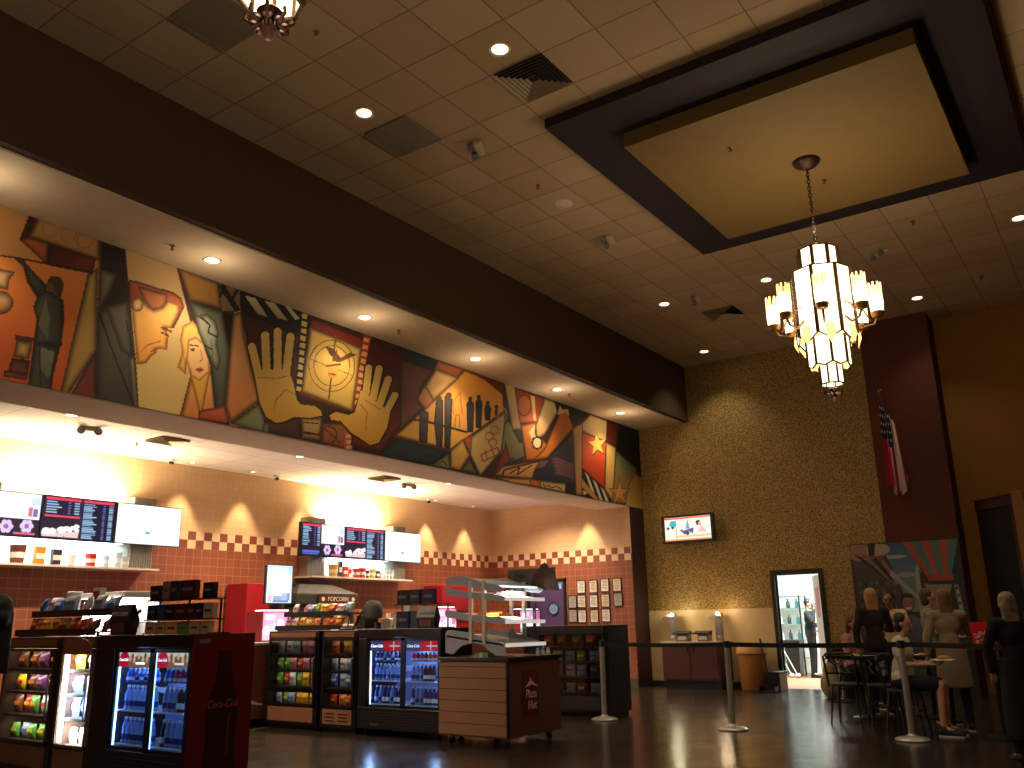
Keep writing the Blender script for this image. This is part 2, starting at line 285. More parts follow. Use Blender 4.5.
# common materials
BLACK = mat('black enamel', (20, 19, 20), .35); DARK = mat('dark plastic', (30, 27, 26), .5); STEEL = mat('brushed steel', (170, 168, 165), .3, .9)
CHROME = mat('polished chrome', (205, 203, 200), .15, 1); WHITE = mat('white plastic', (222, 216, 208), .5); GLASS = mat_glass()
BRASS = mat('aged brass', (150, 108, 56), .35, .8); RED = mat('red laminate', (150, 14, 24), .4); CREAM = mat('cream paint', (214, 190, 150), .7)
BRONZE = mat('dark bronze', (58, 34, 26), .4, .6); GREY = mat('grey plastic', (120, 116, 112), .5)
MURAL=[
([(3.27,5.246),(4.41,5.258),(4.63,3.318),(3.5,3.479)],(190,140,80),(205,125,60),'v',0.02),
([(3.34,4.672),(3.92,4.748),(4.32,4.781),(4.18,3.417),(3.5,3.497)],(226,140,62),(206,84,34),'v',0),
([(4.32,4.781),(4.42,4.893),(4.51,4.003),(4.23,3.398),(4.18,3.417)],(200,170,95),(190,140,70),'v',0.03),
([(4.5,4.014),(4.57,3.344),(4.25,3.393)],(110,40,30),(140,60,40),'v',0.02),
([(3.76,5.22),(4.41,5.231),(4.43,4.967),(3.7,4.969)],(190,148,90),(176,130,72),'v',0.025),
([(3.98,5.167),(3.98,5.134),(3.99,5.136),(3.99,5.169)],(160,110,60)),
([(3.98,5.136),(3.96,5.103),(3.97,5.101),(3.98,5.134)],(160,110,60)),
([(3.97,5.104),(3.95,5.076),(3.95,5.07),(3.97,5.099)],(160,110,60)),
([(3.95,5.077),(3.92,5.056),(3.92,5.047),(3.95,5.068)],(160,110,60)),
([(3.92,5.057),(3.89,5.046),(3.9,5.036),(3.92,5.047)],(160,110,60)),
([(3.9,5.047),(3.87,5.047),(3.86,5.036),(3.89,5.036)],(160,110,60)),
([(3.87,5.047),(3.84,5.059),(3.84,5.049),(3.86,5.037)],(160,110,60)),
([(3.84,5.058),(3.83,5.08),(3.82,5.072),(3.84,5.05)],(160,110,60)),
([(3.83,5.078),(3.82,5.107),(3.81,5.102),(3.82,5.073)],(160,110,60)),
([(3.82,5.106),(3.82,5.138),(3.81,5.137),(3.81,5.104)],(160,110,60)),
([(3.82,5.136),(3.83,5.169),(3.82,5.171),(3.81,5.139)],(160,110,60)),
([(3.83,5.167),(3.85,5.196),(3.84,5.202),(3.82,5.173)],(160,110,60)),
([(3.85,5.195),(3.87,5.216),(3.87,5.225),(3.84,5.203)],(160,110,60)),
([(3.87,5.215),(3.9,5.227),(3.9,5.237),(3.87,5.226)],(160,110,60)),
([(3.9,5.226),(3.93,5.226),(3.93,5.237),(3.9,5.237)],(160,110,60)),
([(3.93,5.226),(3.95,5.214),(3.96,5.225),(3.93,5.237)],(160,110,60)),
([(3.95,5.215),(3.97,5.193),(3.98,5.202),(3.96,5.224)],(160,110,60)),
([(3.97,5.195),(3.98,5.165),(3.99,5.171),(3.98,5.2)],(160,110,60)),
([(4.15,5.161),(4.14,5.132),(4.16,5.134),(4.16,5.163)],(160,110,60)),
([(4.14,5.134),(4.13,5.105),(4.14,5.103),(4.16,5.132)],(160,110,60)),
([(4.14,5.107),(4.12,5.082),(4.13,5.076),(4.14,5.101)],(160,110,60)),
([(4.12,5.084),(4.1,5.065),(4.1,5.057),(4.12,5.075)],(160,110,60)),
([(4.1,5.066),(4.07,5.057),(4.07,5.046),(4.1,5.056)],(160,110,60)),
([(4.07,5.057),(4.05,5.058),(4.05,5.047),(4.07,5.046)],(160,110,60)),
([(4.05,5.057),(4.03,5.068),(4.02,5.057),(4.04,5.047)],(160,110,60)),
([(4.03,5.067),(4.01,5.086),(4.01,5.077),(4.02,5.058)],(160,110,60)),
([(4.01,5.084),(4.01,5.11),(4,5.104),(4,5.079)],(160,110,60)),
([(4.01,5.108),(4.01,5.136),(4,5.135),(4,5.106)],(160,110,60)),
([(4.01,5.135),(4.02,5.163),(4.01,5.165),(4,5.137)],(160,110,60)),
([(4.02,5.161),(4.04,5.186),(4.03,5.192),(4.01,5.167)],(160,110,60)),
([(4.03,5.185),(4.06,5.203),(4.05,5.212),(4.03,5.194)],(160,110,60)),
([(4.05,5.203),(4.08,5.212),(4.08,5.223),(4.05,5.213)],(160,110,60)),
([(4.08,5.212),(4.1,5.212),(4.11,5.223),(4.08,5.223)],(160,110,60)),
([(4.1,5.212),(4.12,5.202),(4.13,5.212),(4.11,5.223)],(160,110,60)),
([(4.12,5.203),(4.14,5.184),(4.15,5.192),(4.13,5.211)],(160,110,60)),
([(4.14,5.185),(4.15,5.159),(4.16,5.165),(4.15,5.191)],(160,110,60)),
([(4.32,5.155),(4.32,5.126),(4.33,5.127),(4.33,5.157)],(160,110,60)),
([(4.32,5.128),(4.31,5.098),(4.32,5.096),(4.33,5.125)],(160,110,60)),
([(4.31,5.1),(4.29,5.075),(4.3,5.069),(4.32,5.094)],(160,110,60)),
([(4.29,5.076),(4.27,5.058),(4.27,5.049),(4.3,5.067)],(160,110,60)),
([(4.27,5.059),(4.24,5.049),(4.25,5.038),(4.27,5.048)],(160,110,60)),
([(4.25,5.049),(4.22,5.05),(4.22,5.039),(4.24,5.038)],(160,110,60)),
([(4.22,5.05),(4.2,5.06),(4.19,5.05),(4.21,5.039)],(160,110,60)),
([(4.2,5.059),(4.18,5.079),(4.17,5.07),(4.19,5.051)],(160,110,60)),
([(4.18,5.077),(4.18,5.103),(4.17,5.097),(4.17,5.072)],(160,110,60)),
([(4.18,5.101),(4.18,5.13),(4.17,5.128),(4.17,5.099)],(160,110,60)),
([(4.18,5.128),(4.19,5.157),(4.18,5.159),(4.17,5.13)],(160,110,60)),
([(4.19,5.155),(4.21,5.181),(4.2,5.186),(4.18,5.161)],(160,110,60)),
([(4.2,5.179),(4.23,5.198),(4.22,5.207),(4.2,5.188)],(160,110,60)),
([(4.23,5.197),(4.25,5.207),(4.25,5.218),(4.22,5.208)],(160,110,60)),
([(4.25,5.207),(4.28,5.206),(4.28,5.218),(4.25,5.218)],(160,110,60)),
([(4.28,5.207),(4.3,5.196),(4.3,5.207),(4.28,5.217)],(160,110,60)),
([(4.3,5.197),(4.31,5.178),(4.32,5.187),(4.31,5.206)],(160,110,60)),
([(4.31,5.179),(4.32,5.153),(4.33,5.159),(4.32,5.185)],(160,110,60)),
([(3.68,5.214),(3.76,5.22),(3.7,4.967),(3.62,4.913)],(60,22,14)),
([(3.7,4.972),(3.9,4.976),(3.91,4.744),(3.62,4.913)],(178,96,52),(150,66,34),'v',0.02),
([(3.9,4.976),(4.39,4.98),(4.37,4.801),(3.91,4.744)],(74,24,20),(120,44,28),'h',0.02),
([(3.36,4.558),(3.62,4.576),(3.61,4.533),(3.59,4.517),(3.58,4.378),(3.39,4.359)],(232,196,140),(214,160,100),'v',0.03),
([(3.65,4.272),(3.65,4.23),(3.63,4.189),(3.6,4.153),(3.56,4.127),(3.52,4.115),(3.48,4.117),(3.44,4.133),(3.41,4.161),(3.4,4.198),(3.4,4.239),(3.42,4.28),(3.45,4.316),(3.49,4.342),(3.53,4.355),(3.58,4.354),(3.61,4.339),(3.64,4.31)],(232,190,130),(206,130,76),'v',0.04),
([(3.7,3.963),(3.88,3.98),(3.87,3.933),(3.71,3.918)],(140,60,30),0,'v',0.02),
([(3.72,3.919),(3.87,3.933),(3.86,3.755),(3.71,3.748)],(216,170,110),(206,150,96),'v',0.03),
([(3.7,3.735),(3.87,3.752),(3.87,3.607),(3.68,3.594)],(70,36,28),(150,70,40),'v',0.02),
([(3.65,3.603),(3.87,3.608),(3.87,3.554),(3.65,3.54)],(160,76,36),0,'v',0.02),
([(3.43,4.676),(3.61,4.712),(3.61,4.73),(3.43,4.693)],(56,26,14)),
([(3.61,4.712),(4.35,4.805),(4.35,4.825),(3.61,4.73)],(56,26,14)),
([(3.58,4.719),(3.67,4.74),(3.76,4.658),(3.94,4.532),(3.92,4.382),(3.84,4.399),(3.74,4.511),(3.69,4.651)],(98,98,78),(50,52,44),'v',0.03),
([(4.1,4.584),(4.1,4.548),(4.09,4.512),(4.07,4.482),(4.04,4.461),(4.01,4.452),(3.98,4.455),(3.96,4.471),(3.94,4.497),(3.93,4.53),(3.93,4.566),(3.94,4.602),(3.96,4.632),(3.99,4.653),(4.02,4.663),(4.05,4.66),(4.07,4.644),(4.09,4.618)],(96,80,52)),
([(3.93,4.57),(3.96,4.645),(4.06,4.664),(4.09,4.581),(4.08,4.431),(4.03,4.483),(3.98,4.573)],(70,50,28)),
([(3.86,4.418),(3.94,4.494),(4.11,4.441),(4.14,4.265),(4.15,3.965),(3.88,3.923),(3.88,4.164),(3.83,4.28)],(98,98,78),(50,52,44),'h',0.03),
([(3.94,4.389),(4,4.224),(4.01,3.995),(3.9,4.119)],(122,122,98),(98,98,78),'v',0),
([(3.88,3.931),(4.14,3.966),(4.11,3.687),(4.11,3.441),(3.88,3.472),(3.88,3.734)],(84,86,70),(50,52,44),'h',0.03),
([(3.95,3.903),(4.09,3.886),(4.07,3.603),(3.98,3.682)],(130,128,100),(98,98,78),'v',0),
([(3.94,3.874),(4,3.464),(4.01,3.464),(3.95,3.877)],(18,10,8)),
([(4.43,5.213),(4.68,5.225),(4.8,4.612),(4.47,4.424)],(24,20,16),(40,34,26),'v',0),
([(4.44,4.887),(4.64,4.886),(4.59,4.667),(4.51,4.478),(4.47,4.424)],(140,128,100),(112,98,72),'v',0.03),
([(4.47,4.41),(4.54,4.499),(4.79,4.632),(5.06,3.344),(4.55,3.407)],(96,90,72),(66,64,54),'v',0.04),
([(4.54,4.499),(4.79,4.632),(4.91,4.005),(4.76,4.079)],(124,118,96),(70,66,52),'v',0.03),
([(4.87,3.995),(4.92,4.062),(5.06,3.344),(4.98,3.396)],(170,160,120),(120,110,80),'v',0.02),
([(4.48,4.398),(4.61,4.145),(4.63,4.157),(4.5,4.41)],(18,10,8)),
([(4.61,4.143),(4.99,3.457),(5.01,3.468),(4.62,4.159)],(18,10,8)),
([(4.78,4.413),(4.92,4.005),(4.93,4.011),(4.79,4.42)],(18,10,8)),
([(4.69,5.222),(5.31,5.215),(6.04,3.344),(5.06,3.317),(4.95,3.973),(4.77,4.837)],(196,160,110),(250,214,130),'v',0),
([(4.77,4.867),(4.85,4.878),(5.31,4.889),(5.41,4.855),(5.46,4.757),(5.4,4.59),(5.35,4.471),(4.8,4.563)],(186,92,44),(150,64,28),'v',0.02),
([(4.88,4.829),(5.24,4.845),(5.23,4.717),(5.17,4.642),(5.06,4.608),(4.96,4.695)],(206,130,66),(180,96,46),'v',0.02),
([(4.83,4.599),(4.85,4.69),(4.92,4.72),(5.01,4.638),(5.09,4.613),(5.19,4.67),(5.25,4.776),(5.39,4.764),(5.4,4.677),(5.34,4.514),(5.32,4.464),(5.24,4.451),(5.3,4.371),(5.29,4.297),(5.29,4.202),(5.21,4.2),(5.16,4.177),(5.18,4.148),(5.11,4.08),(5.06,3.998),(4.96,3.961)],(246,196,104),(244,160,62),'v',0.022,(90,30,10)),
([(4.97,4.645),(4.96,4.615),(4.96,4.587),(4.94,4.563),(4.92,4.547),(4.89,4.54),(4.87,4.543),(4.85,4.556),(4.84,4.578),(4.83,4.605),(4.83,4.634),(4.84,4.663),(4.86,4.687),(4.88,4.704),(4.9,4.711),(4.92,4.708),(4.94,4.694),(4.96,4.673)],(250,200,120),0,'v',0.02),
([(5.19,4.431),(5.33,4.416),(5.33,4.442),(5.2,4.457)],(120,50,18)),
([(5.2,4.379),(5.3,4.362),(5.3,4.38),(5.2,4.397)],(60,22,10)),
([(4.99,4.104),(5.07,4.208),(5.06,4.213),(4.99,4.11)],(170,80,30)),
([(5.07,4.206),(5.21,4.285),(5.21,4.295),(5.06,4.215)],(170,80,30)),
([(5.09,4.13),(5.17,4.171),(5.16,4.186),(5.09,4.145)],(150,50,20)),
([(5.49,3.316),(5.51,3.468),(5.61,3.996),(5.9,4.09),(6.07,3.315)],(250,190,110),(220,120,60),'v',0.03),
([(5.44,4.363),(5.46,4.532),(5.58,4.633),(5.69,4.55),(5.81,4.339),(5.88,4.175),(5.85,3.989),(5.79,3.499),(5.6,3.992),(5.55,4.156),(5.55,3.982),(5.44,4.044),(5.48,4.226)],(248,206,110),(236,160,64),'v',0.02,(110,50,16)),
([(5.54,4.389),(5.64,4.45),(5.75,4.398),(5.84,4.226),(5.85,4.078),(5.73,3.943),(5.62,3.983),(5.54,4.154)],(250,214,150),(246,190,120),'v',0.015,(140,60,24)),
([(5.56,4.327),(5.68,4.343),(5.68,4.358),(5.56,4.342)],(140,60,24)),
([(5.64,4.296),(5.64,4.29),(5.64,4.284),(5.63,4.278),(5.62,4.273),(5.61,4.271),(5.6,4.271),(5.59,4.273),(5.59,4.277),(5.58,4.282),(5.58,4.289),(5.59,4.295),(5.6,4.301),(5.61,4.305),(5.62,4.308),(5.62,4.308),(5.63,4.306),(5.64,4.302)],(120,60,30)),
([(5.83,4.342),(5.83,4.336),(5.82,4.33),(5.82,4.324),(5.81,4.32),(5.8,4.317),(5.79,4.317),(5.78,4.32),(5.78,4.324),(5.77,4.329),(5.78,4.336),(5.78,4.342),(5.79,4.348),(5.79,4.352),(5.8,4.354),(5.81,4.355),(5.82,4.352),(5.82,4.348)],(120,60,30)),
([(5.71,4.312),(5.74,4.2),(5.75,4.205),(5.72,4.317)],(200,110,50)),
([(5.74,4.206),(5.71,4.175),(5.72,4.168),(5.75,4.199)],(200,110,50)),
([(5.66,4.069),(5.72,4.107),(5.79,4.101),(5.72,4.044)],(190,70,40)),
([(5.31,5.221),(5.88,5.193),(5.96,4.864),(5.51,4.845)],(168,128,62),(150,104,44),'v',0.03),
([(5.51,4.847),(5.97,4.862),(6.11,4.413),(6.12,3.315),(6.02,3.344),(5.85,4.167)],(110,116,96),(66,72,64),'v',0.035),
([(5.6,4.688),(5.76,4.769),(5.88,4.707),(5.94,4.586),(5.93,4.43),(5.99,4.261),(5.96,4.109),(5.88,4.174),(5.76,4.356),(5.66,4.512)],(176,180,154),(128,134,112),'v',0.03),
([(5.67,4.688),(5.8,4.631),(5.81,4.651),(5.69,4.708)],(18,10,8)),
([(5.8,4.641),(5.78,4.544),(5.8,4.545),(5.82,4.642)],(18,10,8)),
([(5.78,4.534),(5.92,4.508),(5.92,4.529),(5.79,4.555)],(18,10,8)),
([(5.74,4.373),(5.86,4.343),(5.87,4.361),(5.75,4.391)],(18,10,8)),
([(5.83,4.463),(5.88,4.293),(5.89,4.3),(5.84,4.469)],(60,60,50)),
([(5.88,4.299),(5.83,4.228),(5.84,4.222),(5.89,4.293)],(60,60,50)),
([(5.87,5.204),(5.98,5.208),(6.11,5.2),(6.12,4.822),(5.98,4.844)],(60,40,30)),
([(5.97,4.86),(6.13,4.85),(6.1,4.409),(6.06,4.523)],(24,16,14)),
([(6.12,3.315),(6.11,4.413),(6.14,4.987),(6.44,5.008),(6.67,3.314)],(196,142,80),(226,120,62),'v',0),
([(6.11,4.85),(6.23,4.932),(6.3,4.648),(6.42,4.299),(6.59,3.885),(6.18,3.535),(6.09,3.726),(6.1,4.504)],(186,146,96),(214,130,66),'v',0.03),
([(5.75,3.611),(6.09,3.731),(6.18,3.52),(5.75,3.503)],(222,128,80),(180,70,44),'v',0.02),
([(6.15,3.574),(6.18,3.52),(6.15,3.491),(6.12,3.524)],(18,10,8)),
([(6.18,3.535),(6.57,3.864),(6.7,3.639),(6.66,3.48)],(150,160,112),(120,126,90),'v',0.03),
([(6.21,4.943),(7.24,4.949),(7.21,4.152),(6.84,3.695),(6.6,3.777),(6.42,4.299)],(60,20,14),(110,40,18),'v',0.04),
([(6.18,5.185),(7.23,5.219),(7.16,4.843),(6.22,4.898)],(16,12,12)),
([(5.88,5.218),(6.19,5.201),(6.2,4.924),(5.96,4.855)],(120,92,66)),
([(5.88,5.142),(6.15,4.891),(6.22,4.948),(5.94,5.2)],(18,10,8)),
([(5.96,5.195),(5.89,5.015),(5.93,5.009),(6,5.19)],(18,10,8)),
([(6.14,5.197),(6.05,5.018),(6.09,5.007),(6.18,5.186)],(18,10,8)),
([(6.26,5.14),(6.42,5.155),(6.62,4.969),(6.47,4.965)],(206,190,160),(160,146,120),'v',0),
([(6.56,5.161),(6.72,5.176),(6.94,5.004),(6.78,4.999)],(206,190,160),(160,146,120),'v',0),
([(6.85,5.213),(6.94,5.212),(7.13,5.088),(7.06,5.052)],(190,176,150)),
([(6.65,3.662),(7.24,3.805),(7.25,3.506),(6.7,3.517)],(90,60,44),(70,40,30),'v',0.03),
([(6.66,3.633),(6.75,3.633),(6.74,3.493),(6.65,3.509)],(130,120,96),0,'v',0.02),
([(7.23,3.797),(7.58,3.862),(7.58,3.547),(7.26,3.529)],(212,176,110),(176,130,74),'v',0.03),
([(7.27,3.732),(7.52,3.759),(7.52,3.776),(7.27,3.748)],(60,22,10)),
([(7.27,3.595),(7.55,3.608),(7.55,3.641),(7.27,3.627)],(70,36,24)),
([(7.58,3.794),(8.09,3.884),(8.16,3.485),(7.58,3.505)],(176,110,66),(150,80,46),'v',0.03),
([(7.84,3.673),(7.83,3.633),(7.86,3.633),(7.86,3.674)],(90,44,24)),
([(7.83,3.636),(7.81,3.598),(7.83,3.592),(7.85,3.63)],(90,44,24)),
([(7.81,3.601),(7.77,3.57),(7.79,3.557),(7.83,3.589)],(90,44,24)),
([(7.78,3.572),(7.73,3.552),(7.74,3.534),(7.79,3.555)],(90,44,24)),
([(7.73,3.553),(7.68,3.545),(7.68,3.525),(7.73,3.533)],(90,44,24)),
([(7.68,3.545),(7.64,3.551),(7.63,3.531),(7.68,3.525)],(90,44,24)),
([(7.64,3.55),(7.6,3.568),(7.58,3.551),(7.62,3.532)],(90,44,24)),
([(7.6,3.566),(7.58,3.595),(7.55,3.582),(7.58,3.553)],(90,44,24)),
([(7.58,3.593),(7.57,3.629),(7.54,3.621),(7.55,3.585)],(90,44,24)),
([(7.57,3.626),(7.58,3.665),(7.55,3.664),(7.54,3.625)],(90,44,24)),
([(7.57,3.661),(7.6,3.699),(7.57,3.705),(7.55,3.668)],(90,44,24)),
([(7.59,3.696),(7.63,3.727),(7.61,3.74),(7.58,3.708)],(90,44,24)),
([(7.63,3.725),(7.67,3.746),(7.67,3.763),(7.62,3.742)],(90,44,24)),
([(7.67,3.745),(7.72,3.754),(7.72,3.774),(7.67,3.765)],(90,44,24)),
([(7.72,3.754),(7.77,3.748),(7.77,3.769),(7.72,3.774)],(90,44,24)),
([(7.76,3.75),(7.8,3.731),(7.82,3.749),(7.78,3.768)],(90,44,24)),
([(7.8,3.733),(7.83,3.703),(7.85,3.717),(7.82,3.747)],(90,44,24)),
([(7.83,3.706),(7.84,3.669),(7.86,3.677),(7.85,3.714)],(90,44,24)),
([(7.6,3.722),(7.91,3.556),(7.94,3.58),(7.62,3.745)],(110,66,40)),
([(7.99,3.73),(8.14,3.754),(8.13,3.497),(7.98,3.526)],(200,90,60)),
([(8.02,3.708),(8.1,3.714),(8.09,3.665),(8.01,3.659)],(230,180,130)),
([(8.02,3.634),(8.11,3.64),(8.1,3.591),(8.02,3.585)],(230,180,130)),
([(8.03,3.56),(8.11,3.565),(8.1,3.517),(8.02,3.511)],(230,180,130)),
([(8.39,5.206),(9.08,5.208),(9.11,4.026),(8.68,3.561),(8.11,3.579),(8.13,4.064)],(66,18,14),(120,34,18),'v',0.03),
([(7.13,5.2),(7.31,5.21),(7.3,4.914),(7.22,4.155),(7.2,4.069),(7.1,4.098),(7.12,4.529)],(26,14,12)),
([(7.17,5.17),(7.26,5.175),(7.25,5.11),(7.17,5.106)],(216,186,120)),
([(7.17,5.069),(7.26,5.073),(7.25,5.009),(7.16,5.006)],(216,186,120)),
([(7.17,4.97),(7.25,4.972),(7.25,4.908),(7.16,4.906)],(216,186,120)),
([(7.16,4.87),(7.25,4.872),(7.24,4.809),(7.16,4.807)],(216,186,120)),
([(7.16,4.771),(7.25,4.772),(7.24,4.709),(7.15,4.708)],(216,186,120)),
([(7.16,4.673),(7.24,4.673),(7.23,4.61),(7.15,4.61)],(216,186,120)),
([(7.16,4.575),(7.24,4.574),(7.23,4.512),(7.15,4.513)],(216,186,120)),
([(7.15,4.477),(7.23,4.476),(7.22,4.414),(7.14,4.415)],(216,186,120)),
([(7.15,4.38),(7.23,4.378),(7.22,4.317),(7.14,4.319)],(216,186,120)),
([(7.14,4.284),(7.22,4.281),(7.22,4.22),(7.14,4.223)],(216,186,120)),
([(7.14,4.188),(7.22,4.185),(7.21,4.123),(7.13,4.127)],(216,186,120)),
([(7.32,5.158),(8.27,5.124),(8.48,5.222),(8.37,4.862),(8.14,4.025),(7.91,4.021),(7.16,4.077),(7.21,4.152)],(120,32,18),(150,46,24),'v',0.02),
([(7.31,5.024),(8.26,4.976),(8.12,4.033),(7.21,4.119)],(230,190,100),(216,176,84),'v',0.03),
([(8.26,4.976),(8.3,5.192),(8.44,5.194),(8.34,4.748),(8.23,4.223),(8.12,4.021)],(170,50,28)),
([(8.3,5.139),(8.4,5.143),(8.38,5.079),(8.28,5.076)],(226,170,100)),
([(8.28,5.033),(8.38,5.035),(8.37,4.972),(8.27,4.97)],(226,170,100)),
([(8.27,4.926),(8.37,4.929),(8.35,4.866),(8.25,4.864)],(226,170,100)),
([(8.25,4.821),(8.35,4.822),(8.33,4.76),(8.24,4.759)],(226,170,100)),
([(8.24,4.716),(8.34,4.717),(8.32,4.655),(8.22,4.655)],(226,170,100)),
([(8.22,4.612),(8.32,4.612),(8.3,4.551),(8.21,4.551)],(226,170,100)),
([(8.21,4.509),(8.3,4.508),(8.29,4.448),(8.19,4.449)],(226,170,100)),
([(8.19,4.406),(8.29,4.405),(8.27,4.345),(8.18,4.346)],(226,170,100)),
([(8.18,4.304),(8.28,4.303),(8.26,4.243),(8.16,4.245)],(226,170,100)),
([(8.16,4.203),(8.26,4.201),(8.24,4.141),(8.15,4.144)],(226,170,100)),
([(8.12,4.684),(8.12,4.6),(8.14,4.603),(8.14,4.687)],(130,90,40)),
([(8.12,4.602),(8.09,4.518),(8.11,4.518),(8.14,4.601)],(130,90,40)),
([(8.09,4.52),(8.04,4.44),(8.06,4.437),(8.11,4.516)],(130,90,40)),
([(8.04,4.442),(7.98,4.371),(7.99,4.364),(8.06,4.435)],(130,90,40)),
([(7.98,4.372),(7.9,4.313),(7.91,4.304),(7.99,4.363)],(130,90,40)),
([(7.91,4.314),(7.82,4.27),(7.83,4.259),(7.91,4.303)],(130,90,40)),
([(7.82,4.271),(7.73,4.243),(7.73,4.231),(7.82,4.258)],(130,90,40)),
([(7.73,4.244),(7.64,4.234),(7.64,4.22),(7.73,4.23)],(130,90,40)),
([(7.64,4.234),(7.56,4.242),(7.55,4.229),(7.64,4.22)],(130,90,40)),
([(7.56,4.242),(7.49,4.267),(7.48,4.254),(7.55,4.229)],(130,90,40)),
([(7.49,4.266),(7.42,4.307),(7.41,4.296),(7.47,4.255)],(130,90,40)),
([(7.42,4.307),(7.37,4.361),(7.36,4.352),(7.41,4.297)],(130,90,40)),
([(7.37,4.36),(7.34,4.426),(7.33,4.418),(7.36,4.353)],(130,90,40)),
([(7.34,4.425),(7.33,4.499),(7.31,4.494),(7.33,4.42)],(130,90,40)),
([(7.33,4.497),(7.33,4.576),(7.32,4.573),(7.31,4.495)],(130,90,40)),
([(7.33,4.575),(7.36,4.654),(7.34,4.654),(7.32,4.575)],(130,90,40)),
([(7.36,4.653),(7.4,4.73),(7.38,4.733),(7.34,4.656)],(130,90,40)),
([(7.4,4.728),(7.46,4.799),(7.44,4.805),(7.38,4.734)],(130,90,40)),
([(7.46,4.798),(7.53,4.859),(7.52,4.867),(7.45,4.806)],(130,90,40)),
([(7.53,4.858),(7.61,4.905),(7.6,4.917),(7.52,4.869)],(130,90,40)),
([(7.61,4.905),(7.7,4.937),(7.7,4.95),(7.61,4.918)],(130,90,40)),
([(7.7,4.936),(7.79,4.951),(7.79,4.965),(7.7,4.951)],(130,90,40)),
([(7.79,4.951),(7.88,4.946),(7.88,4.961),(7.79,4.965)],(130,90,40)),
([(7.87,4.947),(7.96,4.924),(7.97,4.938),(7.88,4.961)],(130,90,40)),
([(7.95,4.924),(8.02,4.884),(8.04,4.897),(7.97,4.937)],(130,90,40)),
([(8.02,4.885),(8.08,4.828),(8.09,4.839),(8.04,4.896)],(130,90,40)),
([(8.08,4.829),(8.11,4.76),(8.13,4.768),(8.09,4.838)],(130,90,40)),
([(8.11,4.761),(8.12,4.682),(8.14,4.688),(8.13,4.767)],(130,90,40)),
([(8.03,4.662),(8.03,4.597),(8.04,4.6),(8.05,4.665)],(130,90,40)),
([(8.03,4.599),(8.01,4.533),(8.02,4.533),(8.04,4.598)],(130,90,40)),
([(8.01,4.535),(7.97,4.473),(7.99,4.47),(8.02,4.532)],(130,90,40)),
([(7.97,4.475),(7.92,4.419),(7.93,4.413),(7.98,4.468)],(130,90,40)),
([(7.92,4.42),(7.86,4.374),(7.87,4.365),(7.93,4.411)],(130,90,40)),
([(7.86,4.375),(7.8,4.34),(7.8,4.329),(7.87,4.364)],(130,90,40)),
([(7.8,4.341),(7.73,4.319),(7.73,4.306),(7.8,4.328)],(130,90,40)),
([(7.73,4.32),(7.66,4.312),(7.66,4.298),(7.73,4.306)],(130,90,40)),
([(7.66,4.312),(7.59,4.318),(7.59,4.304),(7.66,4.298)],(130,90,40)),
([(7.6,4.317),(7.54,4.337),(7.53,4.324),(7.59,4.304)],(130,90,40)),
([(7.54,4.336),(7.49,4.368),(7.47,4.357),(7.52,4.325)],(130,90,40)),
([(7.49,4.367),(7.45,4.41),(7.43,4.401),(7.47,4.358)],(130,90,40)),
([(7.45,4.409),(7.42,4.461),(7.41,4.454),(7.43,4.402)],(130,90,40)),
([(7.42,4.46),(7.41,4.518),(7.39,4.513),(7.41,4.455)],(130,90,40)),
([(7.41,4.517),(7.42,4.579),(7.4,4.576),(7.39,4.514)],(130,90,40)),
([(7.42,4.577),(7.43,4.64),(7.42,4.64),(7.4,4.578)],(130,90,40)),
([(7.43,4.639),(7.47,4.699),(7.45,4.702),(7.42,4.642)],(130,90,40)),
([(7.47,4.698),(7.51,4.753),(7.5,4.759),(7.45,4.704)],(130,90,40)),
([(7.51,4.752),(7.57,4.799),(7.56,4.808),(7.5,4.76)],(130,90,40)),
([(7.57,4.798),(7.63,4.835),(7.63,4.846),(7.56,4.809)],(130,90,40)),
([(7.63,4.834),(7.7,4.859),(7.7,4.872),(7.63,4.847)],(130,90,40)),
([(7.7,4.858),(7.77,4.869),(7.77,4.884),(7.7,4.873)],(130,90,40)),
([(7.77,4.869),(7.84,4.866),(7.85,4.88),(7.78,4.884)],(130,90,40)),
([(7.84,4.866),(7.9,4.848),(7.91,4.862),(7.85,4.88)],(130,90,40)),
([(7.9,4.849),(7.95,4.817),(7.97,4.829),(7.91,4.861)],(130,90,40)),
([(7.95,4.818),(8,4.773),(8.01,4.784),(7.97,4.828)],(130,90,40)),
([(7.99,4.774),(8.02,4.72),(8.04,4.729),(8.01,4.783)],(130,90,40)),
([(8.02,4.722),(8.03,4.661),(8.05,4.666),(8.04,4.727)],(130,90,40)),
([(7.75,5.033),(7.67,4.114),(7.7,4.117),(7.78,5.037)],(120,80,36)),
([(7.26,4.59),(8.09,4.532),(8.09,4.547),(7.26,4.604)],(150,106,50)),
([(7.59,4.831),(7.73,4.832),(7.87,4.736),(7.84,4.686),(7.67,4.729)],(90,40,20)),
([(7.76,5.033),(7.8,4.866),(7.71,4.601),(7.79,4.632),(8.17,4.852),(8.05,4.858),(7.82,4.703)],(110,60,30)),
([(7.63,4.582),(7.78,4.633),(7.75,4.505),(7.65,4.517)],(170,70,24)),
([(7.61,4.645),(7.85,4.668),(7.82,4.451),(7.66,4.417)],(240,190,90),(220,150,60),'v',0),
([(7.6,4.545),(7.88,4.633),(7.87,4.659),(7.6,4.571)],(120,50,20)),
([(7.66,4.456),(7.79,4.468),(7.79,4.493),(7.66,4.48)],(150,60,24)),
([(6.34,4.491),(6.34,4.517),(6.35,4.545),(6.37,4.57),(6.39,4.589),(6.42,4.598),(6.45,4.596),(6.48,4.584),(6.49,4.563),(6.66,4.149),(6.5,4.083)],(18,10,8)),
